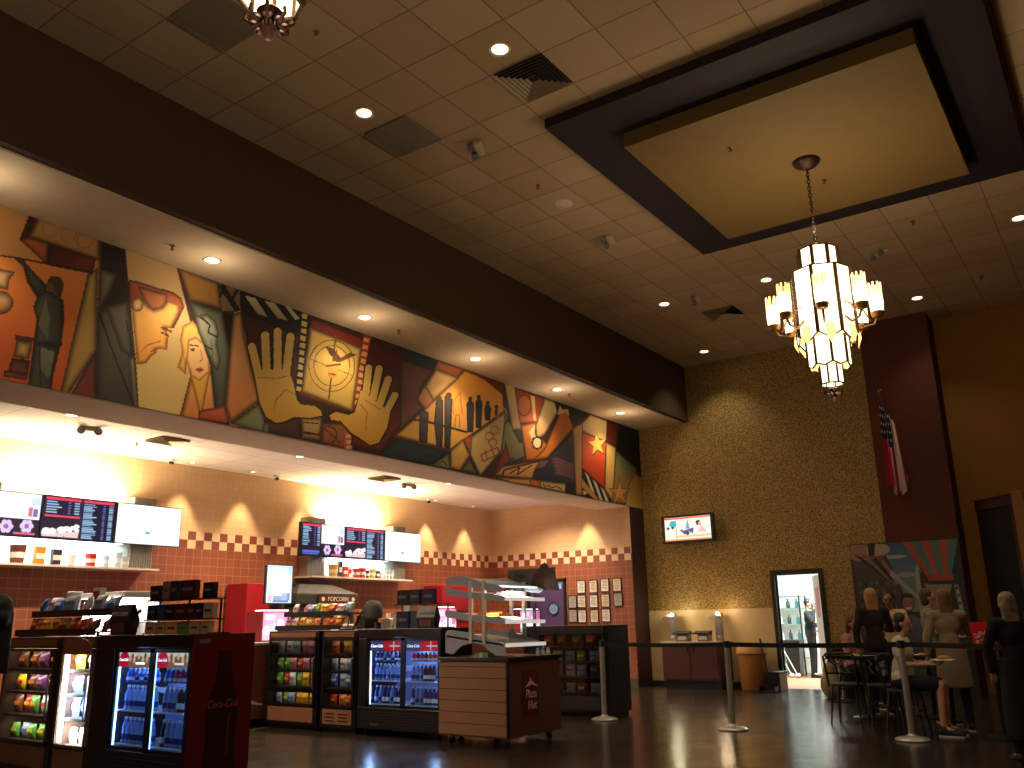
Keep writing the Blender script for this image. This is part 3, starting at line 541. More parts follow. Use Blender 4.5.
([(6.52,4.695),(6.52,4.723),(6.54,4.75),(6.56,4.773),(6.59,4.788),(6.63,4.793),(6.66,4.786),(6.68,4.769),(6.69,4.744),(6.76,4.189),(6.59,4.147)],(18,10,8)),
([(6.7,4.794),(6.71,4.823),(6.72,4.851),(6.75,4.874),(6.78,4.888),(6.82,4.892),(6.84,4.884),(6.87,4.866),(6.87,4.841),(6.92,4.222),(6.75,4.184)],(18,10,8)),
([(6.91,4.79),(6.91,4.82),(6.93,4.847),(6.96,4.868),(7,4.88),(7.03,4.88),(7.06,4.869),(7.08,4.848),(7.08,4.82),(7.04,4.207),(6.87,4.185)],(18,10,8)),
([(6.45,4.229),(6.53,4.282),(6.99,4.393),(7.09,4.22),(7.18,4.023),(7.25,3.965),(7.48,3.987),(7.6,3.943),(7.61,3.882),(7.42,3.81),(7.12,3.761),(6.95,3.665),(6.82,3.635),(6.67,3.689),(6.55,3.86)],(18,10,8)),
([(6.36,4.501),(6.36,4.52),(6.37,4.54),(6.38,4.558),(6.4,4.572),(6.42,4.579),(6.44,4.577),(6.46,4.569),(6.47,4.553),(6.63,4.14),(6.52,4.092)],(226,190,110),(220,176,84),'v',0),
([(6.54,4.701),(6.54,4.722),(6.56,4.742),(6.57,4.759),(6.6,4.77),(6.62,4.773),(6.64,4.768),(6.66,4.755),(6.66,4.738),(6.73,4.183),(6.61,4.153)],(226,190,110),(220,176,84),'v',0),
([(6.73,4.8),(6.73,4.821),(6.74,4.842),(6.76,4.859),(6.78,4.869),(6.81,4.872),(6.83,4.866),(6.84,4.853),(6.85,4.834),(6.89,4.216),(6.77,4.189)],(226,190,110),(220,176,84),'v',0),
([(6.93,4.794),(6.94,4.816),(6.95,4.836),(6.97,4.851),(7,4.859),(7.02,4.859),(7.04,4.851),(7.05,4.836),(7.06,4.816),(7.01,4.204),(6.89,4.188)],(226,190,110),(220,176,84),'v',0),
([(6.47,4.218),(6.55,4.268),(6.99,4.367),(7.09,4.193),(7.15,4.01),(7.22,3.964),(7.45,3.985),(7.56,3.944),(7.58,3.886),(7.39,3.82),(7.12,3.783),(6.95,3.691),(6.84,3.658),(6.69,3.707),(6.58,3.866)],(222,180,90),(214,160,58),'v',0),
([(6.52,4.159),(6.8,4.205),(6.8,4.218),(6.52,4.172)],(160,100,40)),
([(6.8,4.206),(6.98,4.276),(6.97,4.288),(6.8,4.218)],(160,100,40)),
([(7.13,4.077),(6.97,4.109),(6.96,4.096),(7.13,4.064)],(170,110,44)),
([(6.96,4.105),(6.81,3.948),(6.83,3.941),(6.97,4.099)],(170,110,44)),
([(6.81,3.944),(6.79,3.781),(6.8,3.782),(6.83,3.945)],(170,110,44)),
([(8.31,4.704),(8.32,4.733),(8.34,4.761),(8.38,4.781),(8.41,4.793),(8.45,4.793),(8.48,4.781),(8.5,4.76),(8.5,4.733),(8.46,4.332),(8.27,4.308)],(18,10,8)),
([(8.52,4.744),(8.53,4.774),(8.56,4.8),(8.59,4.819),(8.63,4.828),(8.67,4.825),(8.7,4.811),(8.71,4.788),(8.71,4.759),(8.6,4.28),(8.4,4.272)],(18,10,8)),
([(8.7,4.641),(8.72,4.67),(8.75,4.694),(8.79,4.71),(8.83,4.715),(8.87,4.709),(8.89,4.691),(8.9,4.665),(8.9,4.636),(8.72,4.187),(8.53,4.197)],(18,10,8)),
([(8.85,4.446),(8.87,4.473),(8.91,4.494),(8.95,4.506),(8.99,4.506),(9.02,4.494),(9.04,4.473),(9.05,4.445),(9.04,4.414),(8.83,4.088),(8.65,4.123)],(18,10,8)),
([(8.26,4.4),(8.41,4.357),(8.69,4.257),(8.89,4.155),(8.84,3.932),(8.66,3.677),(8.5,3.606),(8.29,3.666),(8.08,3.722),(7.88,3.858),(7.71,3.848),(7.67,3.906),(7.78,3.978),(8.01,3.971),(8.13,4.051),(8.22,4.249)],(18,10,8)),
([(8.34,4.708),(8.34,4.729),(8.36,4.748),(8.38,4.762),(8.41,4.77),(8.44,4.77),(8.46,4.762),(8.47,4.748),(8.47,4.728),(8.43,4.328),(8.29,4.312)],(226,190,110),(220,176,84),'v',0),
([(8.54,4.746),(8.55,4.767),(8.57,4.786),(8.6,4.799),(8.63,4.805),(8.65,4.803),(8.67,4.793),(8.68,4.777),(8.68,4.757),(8.57,4.279),(8.43,4.273)],(226,190,110),(220,176,84),'v',0),
([(8.73,4.64),(8.75,4.66),(8.77,4.677),(8.79,4.689),(8.82,4.692),(8.85,4.687),(8.87,4.675),(8.87,4.657),(8.87,4.636),(8.69,4.188),(8.55,4.195)],(226,190,110),(220,176,84),'v',0),
([(8.88,4.441),(8.89,4.46),(8.92,4.475),(8.95,4.483),(8.97,4.483),(9,4.475),(9.01,4.46),(9.02,4.44),(9.01,4.419),(8.8,4.094),(8.68,4.118)],(226,190,110),(220,176,84),'v',0),
([(8.26,4.371),(8.4,4.328),(8.66,4.235),(8.85,4.143),(8.8,3.935),(8.64,3.696),(8.48,3.63),(8.29,3.693),(8.1,3.748),(7.91,3.869),(7.74,3.856),(7.71,3.91),(7.82,3.978),(8.04,3.972),(8.16,4.034),(8.22,4.221)],(222,180,90),(214,160,58),'v',0),
([(8.26,4.155),(8.39,4.072),(8.4,4.084),(8.28,4.166)],(170,110,44)),
([(8.38,4.077),(8.37,3.828),(8.39,3.83),(8.4,4.079)],(170,110,44)),
([(8.34,4.238),(8.66,4.156),(8.67,4.171),(8.34,4.252)],(160,100,40)),
([(9.04,5.197),(9.97,5.207),(9.76,4.991),(9.07,5)],(26,52,50),(20,36,36),'v',0.02),
([(9.06,5.01),(9.76,4.998),(9.55,4.684),(9.43,4.459),(9.55,4.338),(9.06,3.936)],(100,62,62),(130,66,46),'v',0.03),
([(9.89,5.197),(10.6,5.209),(10.37,4.972),(9.81,5.017)],(186,110,66),(160,80,44),'v',0.03),
([(9.55,4.676),(9.62,4.723),(9.8,4.526),(9.67,4.306),(9.42,4.472)],(206,140,84),(180,96,50),'v',0.02),
([(10.06,4.744),(10.57,5.183),(11.59,5.139),(11.63,4.677),(10.2,3.814),(8.96,3.839),(9.54,4.309)],(236,158,60),(232,176,84),'v',0.02),
([(10.57,5.192),(11.16,5.283),(11.62,5.147),(11.64,4.962),(11.09,5.129)],(120,52,24),(90,34,18),'v',0),
([(9.85,5.037),(10.43,5.019),(9.8,4.518),(9.59,4.705)],(236,186,120),(222,170,96),'v',0.03),
([(9.48,4.337),(9.69,4.318),(9.66,3.847),(9.48,3.846)],(86,76,70),(56,50,52),'v',0.02),
([(9.86,4.563),(10.03,4.579),(10.02,3.826),(9.87,3.83),(9.81,4.184)],(86,76,70),(56,50,52),'v',0.02),
([(10.06,4.645),(10.26,4.644),(10.22,4.177),(10.2,3.837),(10.05,3.839)],(86,76,70),(56,50,52),'v',0.02),
([(10.24,4.692),(10.23,4.673),(10.22,4.655),(10.2,4.639),(10.17,4.628),(10.15,4.622),(10.12,4.623),(10.1,4.631),(10.09,4.643),(10.08,4.66),(10.09,4.679),(10.1,4.697),(10.12,4.713),(10.15,4.725),(10.17,4.73),(10.2,4.73),(10.22,4.722),(10.23,4.709)],(80,60,40)),
([(10,4.588),(9.99,4.569),(9.98,4.551),(9.96,4.536),(9.93,4.525),(9.91,4.519),(9.88,4.521),(9.86,4.528),(9.85,4.541),(9.84,4.557),(9.85,4.576),(9.86,4.594),(9.88,4.609),(9.91,4.62),(9.93,4.626),(9.96,4.625),(9.98,4.617),(9.99,4.604)],(90,70,40)),
([(10.6,4.629),(10.7,4.732),(10.81,4.669),(10.78,4.191),(10.62,4.164)],(66,58,56),(50,44,46),'v',0),
([(10.75,4.742),(10.75,4.73),(10.74,4.718),(10.73,4.708),(10.71,4.701),(10.69,4.697),(10.68,4.698),(10.66,4.703),(10.65,4.711),(10.65,4.721),(10.65,4.733),(10.66,4.745),(10.68,4.755),(10.69,4.763),(10.71,4.766),(10.73,4.766),(10.74,4.761),(10.75,4.753)],(56,44,40)),
([(10.83,4.702),(10.93,4.806),(11.03,4.741),(10.99,4.297),(10.84,4.271)],(66,58,56),(50,44,46),'v',0),
([(10.98,4.817),(10.98,4.804),(10.97,4.792),(10.95,4.782),(10.94,4.775),(10.92,4.771),(10.9,4.771),(10.89,4.776),(10.88,4.784),(10.87,4.795),(10.88,4.807),(10.89,4.819),(10.9,4.83),(10.92,4.837),(10.94,4.841),(10.95,4.84),(10.97,4.836),(10.98,4.827)],(56,44,40)),
([(11.07,4.649),(11.17,4.752),(11.27,4.686),(11.23,4.468),(11.09,4.443)],(66,58,56),(50,44,46),'v',0),
([(11.22,4.763),(11.22,4.751),(11.21,4.739),(11.2,4.728),(11.18,4.721),(11.16,4.717),(11.14,4.718),(11.13,4.722),(11.12,4.731),(11.12,4.742),(11.12,4.754),(11.13,4.766),(11.14,4.777),(11.16,4.784),(11.18,4.788),(11.2,4.787),(11.21,4.783),(11.22,4.774)],(56,44,40)),
([(11.35,4.633),(11.41,4.731),(11.47,4.656),(11.44,4.582),(11.37,4.568)],(66,58,56),(50,44,46),'v',0),
([(11.47,4.742),(11.46,4.729),(11.46,4.717),(11.44,4.706),(11.42,4.699),(11.4,4.695),(11.38,4.696),(11.37,4.7),(11.36,4.709),(11.36,4.72),(11.36,4.732),(11.37,4.745),(11.38,4.755),(11.4,4.763),(11.42,4.767),(11.44,4.766),(11.46,4.761),(11.47,4.753)],(56,44,40)),
([(9.31,4.125),(9.6,4.15),(9.6,4.185),(9.31,4.16)],(50,44,44)),
([(9.59,4.15),(10.61,4.146),(10.63,4.184),(9.61,4.185)],(50,44,44)),
([(10.65,4.16),(10.74,4.278),(10.69,4.288),(10.6,4.17)],(50,44,44)),
([(8.95,3.814),(10.19,3.794),(10.21,3.834),(8.96,3.851)],(96,44,22)),
([(10.22,3.8),(11.67,4.674),(11.63,4.702),(10.18,3.827)],(96,44,22)),
([(10.29,4.389),(10.29,4.589),(10.27,4.584),(10.27,4.384)],(200,110,40)),
([(10.29,4.585),(10.44,4.778),(10.42,4.783),(10.27,4.589)],(200,110,40)),
([(10.42,4.777),(10.48,4.423),(10.51,4.429),(10.45,4.784)],(200,110,40)),
([(10.32,4.155),(10.35,4.398),(10.32,4.395),(10.3,4.151)],(200,110,40)),
([(10.33,4.388),(10.43,4.407),(10.43,4.423),(10.33,4.405)],(200,110,40)),
([(10.42,4.412),(10.42,4.212),(10.44,4.216),(10.45,4.417)],(200,110,40)),
([(8.66,3.558),(9.01,3.819),(10.18,3.795),(9.75,3.522),(8.66,3.488)],(34,60,66),(26,42,50),'v',0.03),
([(9.75,3.522),(10.16,3.77),(10.2,3.512)],(130,130,80),0,'v',0.02),
([(9.93,3.554),(10.04,3.62),(10.03,3.631),(9.92,3.565)],(60,22,10)),
([(10.03,3.62),(10.11,3.554),(10.13,3.564),(10.05,3.631)],(60,22,10)),
([(10.43,3.523),(10.68,3.773),(10.89,3.521)],(110,116,80),0,'v',0.03),
([(10.2,3.814),(10.51,4.046),(10.7,3.807),(10.44,3.52),(10.2,3.535)],(232,186,100),(216,160,84),'v',0.03),
([(10.54,4.032),(10.72,4.12),(10.71,3.838)],(190,100,50)),
([(10.72,4.12),(11.66,4.7),(11.62,4.074),(10.96,3.507),(10.68,3.813)],(216,182,122),(206,170,106),'v',0.025),
([(11.3,4.211),(11.29,4.187),(11.32,4.189),(11.32,4.213)],(170,84,44)),
([(11.29,4.19),(11.27,4.167),(11.3,4.163),(11.32,4.186)],(170,84,44)),
([(11.28,4.17),(11.25,4.15),(11.26,4.14),(11.29,4.16)],(170,84,44)),
([(11.25,4.152),(11.21,4.139),(11.22,4.125),(11.26,4.138)],(170,84,44)),
([(11.22,4.14),(11.18,4.134),(11.18,4.117),(11.22,4.123)],(170,84,44)),
([(11.19,4.134),(11.15,4.137),(11.14,4.119),(11.18,4.117)],(170,84,44)),
([(11.15,4.136),(11.13,4.146),(11.11,4.131),(11.14,4.12)],(170,84,44)),
([(11.13,4.144),(11.11,4.161),(11.09,4.149),(11.11,4.132)],(170,84,44)),
([(11.11,4.159),(11.11,4.18),(11.08,4.173),(11.09,4.152)],(170,84,44)),
([(11.11,4.178),(11.11,4.201),(11.09,4.2),(11.08,4.176)],(170,84,44)),
([(11.11,4.198),(11.13,4.222),(11.11,4.226),(11.09,4.203)],(170,84,44)),
([(11.13,4.219),(11.16,4.238),(11.14,4.248),(11.11,4.229)],(170,84,44)),
([(11.15,4.236),(11.19,4.25),(11.18,4.264),(11.14,4.25)],(170,84,44)),
([(11.18,4.249),(11.22,4.255),(11.22,4.272),(11.18,4.266)],(170,84,44)),
([(11.22,4.255),(11.25,4.253),(11.26,4.27),(11.23,4.272)],(170,84,44)),
([(11.25,4.254),(11.28,4.243),(11.29,4.259),(11.27,4.269)],(170,84,44)),
([(11.27,4.245),(11.29,4.228),(11.32,4.24),(11.3,4.257)],(170,84,44)),
([(11.29,4.23),(11.3,4.209),(11.32,4.216),(11.32,4.238)],(170,84,44)),
([(11.45,4.338),(11.45,4.314),(11.47,4.315),(11.48,4.34)],(170,84,44)),
([(11.45,4.317),(11.43,4.293),(11.45,4.289),(11.47,4.312)],(170,84,44)),
([(11.43,4.296),(11.4,4.276),(11.42,4.266),(11.45,4.286)],(170,84,44)),
([(11.4,4.278),(11.37,4.264),(11.38,4.25),(11.41,4.264)],(170,84,44)),
([(11.37,4.265),(11.33,4.259),(11.33,4.242),(11.37,4.248)],(170,84,44)),
([(11.34,4.259),(11.3,4.261),(11.29,4.244),(11.33,4.242)],(170,84,44)),
([(11.31,4.261),(11.28,4.271),(11.26,4.255),(11.29,4.245)],(170,84,44)),
([(11.28,4.269),(11.26,4.286),(11.24,4.274),(11.26,4.257)],(170,84,44)),
([(11.26,4.284),(11.26,4.306),(11.23,4.298),(11.24,4.276)],(170,84,44)),
([(11.26,4.303),(11.27,4.327),(11.24,4.325),(11.23,4.301)],(170,84,44)),
([(11.26,4.324),(11.28,4.347),(11.26,4.352),(11.24,4.328)],(170,84,44)),
([(11.28,4.344),(11.31,4.365),(11.29,4.375),(11.26,4.354)],(170,84,44)),
([(11.3,4.362),(11.34,4.377),(11.33,4.391),(11.3,4.377)],(170,84,44)),
([(11.34,4.375),(11.38,4.382),(11.38,4.399),(11.34,4.392)],(170,84,44)),
([(11.37,4.382),(11.41,4.38),(11.42,4.397),(11.38,4.399)],(170,84,44)),
([(11.4,4.381),(11.43,4.37),(11.45,4.387),(11.42,4.397)],(170,84,44)),
([(11.43,4.372),(11.45,4.355),(11.47,4.368),(11.45,4.385)],(170,84,44)),
([(11.45,4.357),(11.45,4.335),(11.48,4.343),(11.47,4.365)],(170,84,44)),
([(11.39,4.126),(11.39,4.102),(11.41,4.103),(11.42,4.127)],(170,84,44)),
([(11.39,4.105),(11.37,4.082),(11.39,4.077),(11.41,4.1)],(170,84,44)),
([(11.37,4.084),(11.34,4.065),(11.36,4.055),(11.39,4.074)],(170,84,44)),
([(11.35,4.067),(11.31,4.053),(11.32,4.039),(11.35,4.053)],(170,84,44)),
([(11.31,4.055),(11.28,4.049),(11.28,4.032),(11.31,4.038)],(170,84,44)),
([(11.28,4.049),(11.24,4.052),(11.23,4.034),(11.27,4.032)],(170,84,44)),
([(11.25,4.051),(11.22,4.061),(11.2,4.046),(11.23,4.035)],(170,84,44)),
([(11.22,4.059),(11.2,4.076),(11.18,4.065),(11.2,4.047)],(170,84,44)),
([(11.21,4.074),(11.2,4.096),(11.17,4.089),(11.18,4.067)],(170,84,44)),
([(11.2,4.093),(11.21,4.117),(11.18,4.115),(11.17,4.092)],(170,84,44)),
([(11.21,4.114),(11.22,4.137),(11.2,4.141),(11.18,4.118)],(170,84,44)),
([(11.22,4.134),(11.25,4.154),(11.23,4.164),(11.2,4.144)],(170,84,44)),
([(11.25,4.152),(11.28,4.165),(11.27,4.179),(11.24,4.166)],(170,84,44)),
([(11.28,4.164),(11.32,4.17),(11.32,4.187),(11.28,4.181)],(170,84,44)),
([(11.31,4.17),(11.35,4.168),(11.36,4.185),(11.32,4.187)],(170,84,44)),
([(11.34,4.168),(11.37,4.158),(11.39,4.174),(11.36,4.184)],(170,84,44)),
([(11.37,4.16),(11.39,4.142),(11.41,4.155),(11.39,4.172)],(170,84,44)),
([(11.39,4.145),(11.39,4.123),(11.42,4.13),(11.41,4.152)],(170,84,44)),
([(10.98,3.847),(11.43,4.036),(11.41,4.053),(10.97,3.864)],(150,66,36)),
([(11.4,4.038),(11.47,3.944),(11.5,3.956),(11.44,4.051)],(150,66,36)),
([(11.48,3.958),(11.01,3.764),(11.03,3.748),(11.49,3.941)],(150,66,36)),
([(11.04,3.761),(10.99,3.86),(10.96,3.85),(11,3.751)],(150,66,36)),
([(11.06,3.948),(11.14,3.795),(11.17,3.803),(11.09,3.956)],(150,66,36)),
([(11.23,4.035),(11.33,3.863),(11.36,3.872),(11.26,4.044)],(150,66,36)),
([(11.69,4.645),(11.68,4.599),(11.71,4.602),(11.72,4.648)],(200,150,80)),
([(11.68,4.601),(11.66,4.558),(11.68,4.557),(11.71,4.6)],(200,150,80)),
([(11.66,4.56),(11.62,4.525),(11.65,4.519),(11.68,4.554)],(200,150,80)),
([(11.63,4.528),(11.59,4.505),(11.6,4.493),(11.64,4.516)],(200,150,80)),
([(11.59,4.508),(11.55,4.5),(11.55,4.483),(11.59,4.491)],(200,150,80)),
([(11.55,4.5),(11.51,4.508),(11.5,4.491),(11.54,4.483)],(200,150,80)),
([(11.52,4.506),(11.48,4.529),(11.46,4.515),(11.49,4.492)],(200,150,80)),
([(11.49,4.527),(11.46,4.562),(11.44,4.552),(11.46,4.517)],(200,150,80)),
([(11.46,4.56),(11.46,4.603),(11.43,4.596),(11.44,4.553)],(200,150,80)),
([(11.46,4.601),(11.47,4.647),(11.44,4.643),(11.43,4.598)],(200,150,80)),
([(11.47,4.645),(11.49,4.688),(11.46,4.689),(11.44,4.645)],(200,150,80)),
([(11.49,4.685),(11.52,4.721),(11.5,4.726),(11.46,4.691)],(200,150,80)),
([(11.52,4.718),(11.56,4.741),(11.55,4.753),(11.5,4.73)],(200,150,80)),
([(11.55,4.738),(11.6,4.747),(11.6,4.764),(11.55,4.756)],(200,150,80)),
([(11.59,4.747),(11.63,4.739),(11.65,4.757),(11.61,4.764)],(200,150,80)),
([(11.63,4.741),(11.66,4.718),(11.69,4.733),(11.65,4.755)],(200,150,80)),
([(11.66,4.72),(11.68,4.685),(11.71,4.696),(11.69,4.731)],(200,150,80)),
([(11.68,4.687),(11.69,4.643),(11.72,4.65),(11.71,4.694)],(200,150,80)),
([(11.63,4.503),(11.75,4.569),(12.15,4.353),(12.27,3.933),(11.55,3.771),(11.27,3.549),(11.48,3.887)],(140,150,106),(110,80,50),'v',0.03),
([(11.27,3.549),(11.62,4.074),(11.66,4.209),(11.77,3.927),(11.92,3.939),(11.55,3.729)],(150,60,40),(110,40,30),'v',0.02),
([(11.63,5.224),(11.96,5.218),(12.14,4.461),(11.86,4.404)],(216,184,126),(200,160,96),'v',0.025),
([(11.86,4.404),(12.13,4.458),(12.16,4.236),(12.07,4.204)],(60,50,36)),
([(11.96,5.191),(12.9,5.183),(12.65,4.682),(12.09,4.566)],(140,62,34),(196,98,48),'v',0.02),
([(12.45,4.957),(12.44,4.885),(12.4,4.817),(12.34,4.762),(12.27,4.725),(12.19,4.712),(12.12,4.723),(12.06,4.756),(12.03,4.808),(12.02,4.873),(12.04,4.943),(12.07,5.01),(12.13,5.066),(12.2,5.104),(12.28,5.119),(12.35,5.11),(12.41,5.076),(12.44,5.023)],(196,104,56),0,'v',0.02),
([(12.45,5.138),(12.57,5.145),(12.6,4.697),(12.52,4.696)],(216,180,120)),
([(12.12,4.546),(12.6,4.683),(12.58,4.48),(12.98,4.326),(12.84,4.034),(12.26,3.935)],(224,140,66),(206,110,44),'v',0.025),
([(13.51,5.16),(13.85,5.087),(13.92,4.808),(12.93,4.072),(12.44,3.961),(12.86,4.261)],(206,104,44),(226,140,60),'v',0.025),
([(12.9,5.183),(13.51,5.179),(12.87,4.491),(12.59,4.355),(12.58,4.625)],(220,196,146),(206,160,96),'v',0.025),
([(12.36,4.452),(12.55,4.62),(12.53,4.435),(12.7,4.373),(12.54,4.258)],(240,210,150)),
([(12.81,4.336),(12.8,4.321),(12.79,4.307),(12.78,4.295),(12.75,4.287),(12.73,4.284),(12.71,4.285),(12.69,4.292),(12.68,4.303),(12.68,4.316),(12.69,4.33),(12.7,4.345),(12.71,4.356),(12.73,4.365),(12.76,4.368),(12.78,4.367),(12.8,4.36),(12.81,4.349)],(30,22,16)),
([(12.77,4.266),(12.76,4.251),(12.75,4.237),(12.73,4.225),(12.71,4.217),(12.69,4.214),(12.67,4.216),(12.65,4.222),(12.64,4.233),(12.64,4.246),(12.64,4.261),(12.66,4.275),(12.67,4.286),(12.7,4.294),(12.72,4.298),(12.74,4.296),(12.76,4.29),(12.77,4.279)],(30,22,16)),
([(12.68,4.225),(12.67,4.211),(12.66,4.197),(12.64,4.185),(12.62,4.177),(12.6,4.174),(12.58,4.176),(12.56,4.182),(12.55,4.193),(12.55,4.206),(12.55,4.22),(12.56,4.234),(12.58,4.246),(12.6,4.254),(12.62,4.257),(12.65,4.256),(12.66,4.249),(12.67,4.239)],(30,22,16)),
([(12.59,4.238),(12.58,4.224),(12.57,4.21),(12.55,4.198),(12.53,4.19),(12.51,4.187),(12.49,4.189),(12.47,4.195),(12.46,4.206),(12.46,4.219),(12.46,4.233),(12.48,4.247),(12.49,4.259),(12.51,4.266),(12.54,4.27),(12.56,4.268),(12.57,4.262),(12.58,4.251)],(30,22,16)),
([(12.55,4.296),(12.55,4.281),(12.54,4.268),(12.52,4.256),(12.5,4.248),(12.48,4.245),(12.46,4.246),(12.44,4.253),(12.43,4.263),(12.43,4.276),(12.43,4.291),(12.44,4.305),(12.46,4.316),(12.48,4.324),(12.5,4.328),(12.52,4.326),(12.54,4.32),(12.55,4.309)],(30,22,16)),
([(12.59,4.366),(12.59,4.351),(12.58,4.337),(12.56,4.325),(12.54,4.317),(12.52,4.314),(12.49,4.315),(12.48,4.322),(12.47,4.332),(12.46,4.346),(12.47,4.36),(12.48,4.374),(12.5,4.386),(12.52,4.394),(12.54,4.397),(12.56,4.396),(12.58,4.389),(12.59,4.379)],(30,22,16)),
([(12.68,4.407),(12.68,4.392),(12.67,4.378),(12.65,4.366),(12.63,4.358),(12.61,4.355),(12.59,4.356),(12.57,4.363),(12.56,4.373),(12.56,4.386),(12.56,4.401),(12.57,4.415),(12.59,4.427),(12.61,4.435),(12.63,4.439),(12.65,4.437),(12.67,4.431),(12.68,4.42)],(30,22,16)),
([(12.77,4.395),(12.77,4.38),(12.76,4.366),(12.74,4.354),(12.72,4.346),(12.7,4.342),(12.68,4.344),(12.66,4.35),(12.65,4.361),(12.64,4.374),(12.65,4.389),(12.66,4.403),(12.68,4.415),(12.7,4.423),(12.72,4.427),(12.74,4.425),(12.76,4.419),(12.77,4.408)],(30,22,16)),
([(12.74,4.326),(12.73,4.294),(12.71,4.263),(12.68,4.237),(12.63,4.22),(12.59,4.214),(12.55,4.218),(12.52,4.233),(12.49,4.257),(12.49,4.286),(12.5,4.318),(12.52,4.349),(12.56,4.374),(12.6,4.392),(12.64,4.399),(12.68,4.395),(12.72,4.38),(12.74,4.356)],(255,232,170)),
([(13.2,5.205),(14.49,5.196),(13.84,4.785),(13.76,4.926),(13.56,5.107),(13.31,4.988)],(28,16,12),(50,24,16),'v',0),
([(13.41,5.139),(13.51,5.072),(13.71,5.13),(13.73,4.988),(13.59,5.04),(13.31,4.94)],(220,190,140)),
([(12.93,4.072),(13.88,4.713),(13.87,3.541),(13.23,3.541),(12.31,3.613)],(90,82,80),(30,44,62),'v',0.02),
([(13.05,4.09),(13.26,4.138),(13.84,4.077),(13.84,4.039),(13.34,4.01)],(150,100,112),(100,60,76),'v',0),
([(13.07,4.024),(13.26,4.073),(13.84,4.02),(13.83,3.982),(13.34,3.964)],(150,100,112),(100,60,76),'v',0),
([(13.09,3.959),(13.26,4.008),(13.83,3.963),(13.83,3.925),(13.33,3.918)],(150,100,112),(100,60,76),'v',0),
([(13.12,3.894),(13.25,3.943),(13.83,3.906),(13.83,3.868),(13.33,3.871)],(150,100,112),(100,60,76),'v',0),
([(13.14,3.828),(13.25,3.879),(13.82,3.85),(13.82,3.812),(13.33,3.825)],(150,100,112),(100,60,76),'v',0),
([(12.67,4),(13.03,4.077),(12.84,3.889),(12.53,3.814),(12.43,3.626),(12.36,3.682)],(140,90,104),(100,60,70),'v',0.015),
([(11.34,3.578),(11.55,3.75),(12.72,4.017),(12.52,3.812),(12.43,3.644),(11.62,3.579)],(226,176,110),(206,140,80),'v',0.02),
([(11.57,3.581),(11.63,3.693),(11.58,3.696),(11.52,3.584)],(60,22,10)),
([(11.61,3.681),(12.69,3.979),(12.68,4.008),(11.6,3.708)],(60,22,10)),
([(11.77,3.643),(12.07,3.788),(12.05,3.803),(11.75,3.659)],(60,22,10)),
([(12.04,3.797),(11.96,3.659),(12,3.656),(12.08,3.795)],(60,22,10)),
([(11.99,3.65),(12.45,3.882),(12.43,3.898),(11.97,3.665)],(60,22,10)),
([(11.62,3.76),(12.23,3.971),(12.2,4.009),(11.6,3.796)],(46,50,40)),
([(11.27,3.536),(12.37,3.636),(12.36,3.515),(11.9,3.5)],(206,156,90),0,'v',0.015),
([(12.37,3.636),(12.68,3.656),(12.68,3.515),(12.36,3.515)],(206,110,60),0,'v',0.015),
([(12.68,3.648),(13.53,3.693),(13.5,3.516),(12.68,3.515)],(216,180,110),0,'v',0.02),
([(12.76,3.596),(12.8,3.544),(12.83,3.554),(12.79,3.607)],(60,22,10)),
([(12.83,3.542),(12.95,3.591),(12.94,3.606),(12.81,3.556)],(60,22,10)),
([(12.93,3.591),(13.01,3.547),(13.04,3.561),(12.96,3.606)],(60,22,10)),
([(13.03,3.546),(13.23,3.596),(13.23,3.613),(13.02,3.562)],(60,22,10)),
([(13.22,3.596),(13.39,3.551),(13.41,3.568),(13.24,3.613)],(60,22,10)),
([(13.53,3.712),(13.88,3.73),(13.86,3.495),(13.5,3.516)],(24,22,24)),
([(13.84,4.785),(14.23,4.978),(14.1,3.515),(13.87,3.527)],(216,170,104),(190,140,80),'v',0.025),
([(14.21,4.955),(14.53,5.172),(15.22,5.175),(15.14,4.698),(14.19,4.776)],(226,196,140),(220,180,116),'v',0.02),
([(14.19,4.776),(15.12,4.736),(14.97,3.753),(14.12,4.057)],(226,96,36),(206,56,22),'v',0.02),
([(14.12,4.057),(15.27,3.493),(14.08,3.503)],(18,10,8)),
([(14.23,3.994),(14.36,3.939),(14.66,3.505),(14.53,3.53)],(224,206,176)),
([(14.52,3.886),(14.66,3.83),(14.89,3.5),(14.76,3.525)],(224,206,176)),
([(14.82,3.775),(14.96,3.717),(15.13,3.494),(14.99,3.519)],(224,206,176)),
([(14.11,3.865),(14.76,3.515),(14.56,3.496),(14.09,3.683)],(206,150,84),0,'v',0.01),
([(14.12,3.64),(14.31,3.603),(14.15,3.539)],(216,196,160)),
([(15.12,4.715),(15.53,4.675),(15.29,3.52),(14.97,3.743)],(236,196,116),(226,170,84),'v',0.025),
([(15.18,5.178),(15.71,5.165),(15.53,4.654),(15.12,4.725)],(96,30,20),(130,44,24),'v',0.02),
([(15.71,5.176),(16.88,5.311),(16.7,3.924),(16.41,4.315),(15.52,4.612)],(20,28,24),(24,22,18),'v',0),
([(15.52,4.612),(16.39,4.355),(16.38,3.889),(16.04,3.522),(15.23,3.514)],(110,140,96),(196,124,60),'v',0.03),
([(15.98,3.947),(16.29,4.246),(16.73,4.141),(16.64,3.443),(15.77,3.496)],(196,150,66),(206,176,90),'v',0.02),
([(14.73,4.864),(14.85,4.708),(15.16,4.771),(14.92,4.6),(15.02,4.435),(14.76,4.489),(14.52,4.332),(14.59,4.528),(14.35,4.591),(14.64,4.662)],(60,24,10)),
([(14.73,4.844),(14.84,4.703),(15.12,4.762),(14.9,4.61),(14.99,4.463),(14.76,4.514),(14.54,4.371),(14.61,4.548),(14.39,4.602),(14.66,4.664)],(250,200,96)),
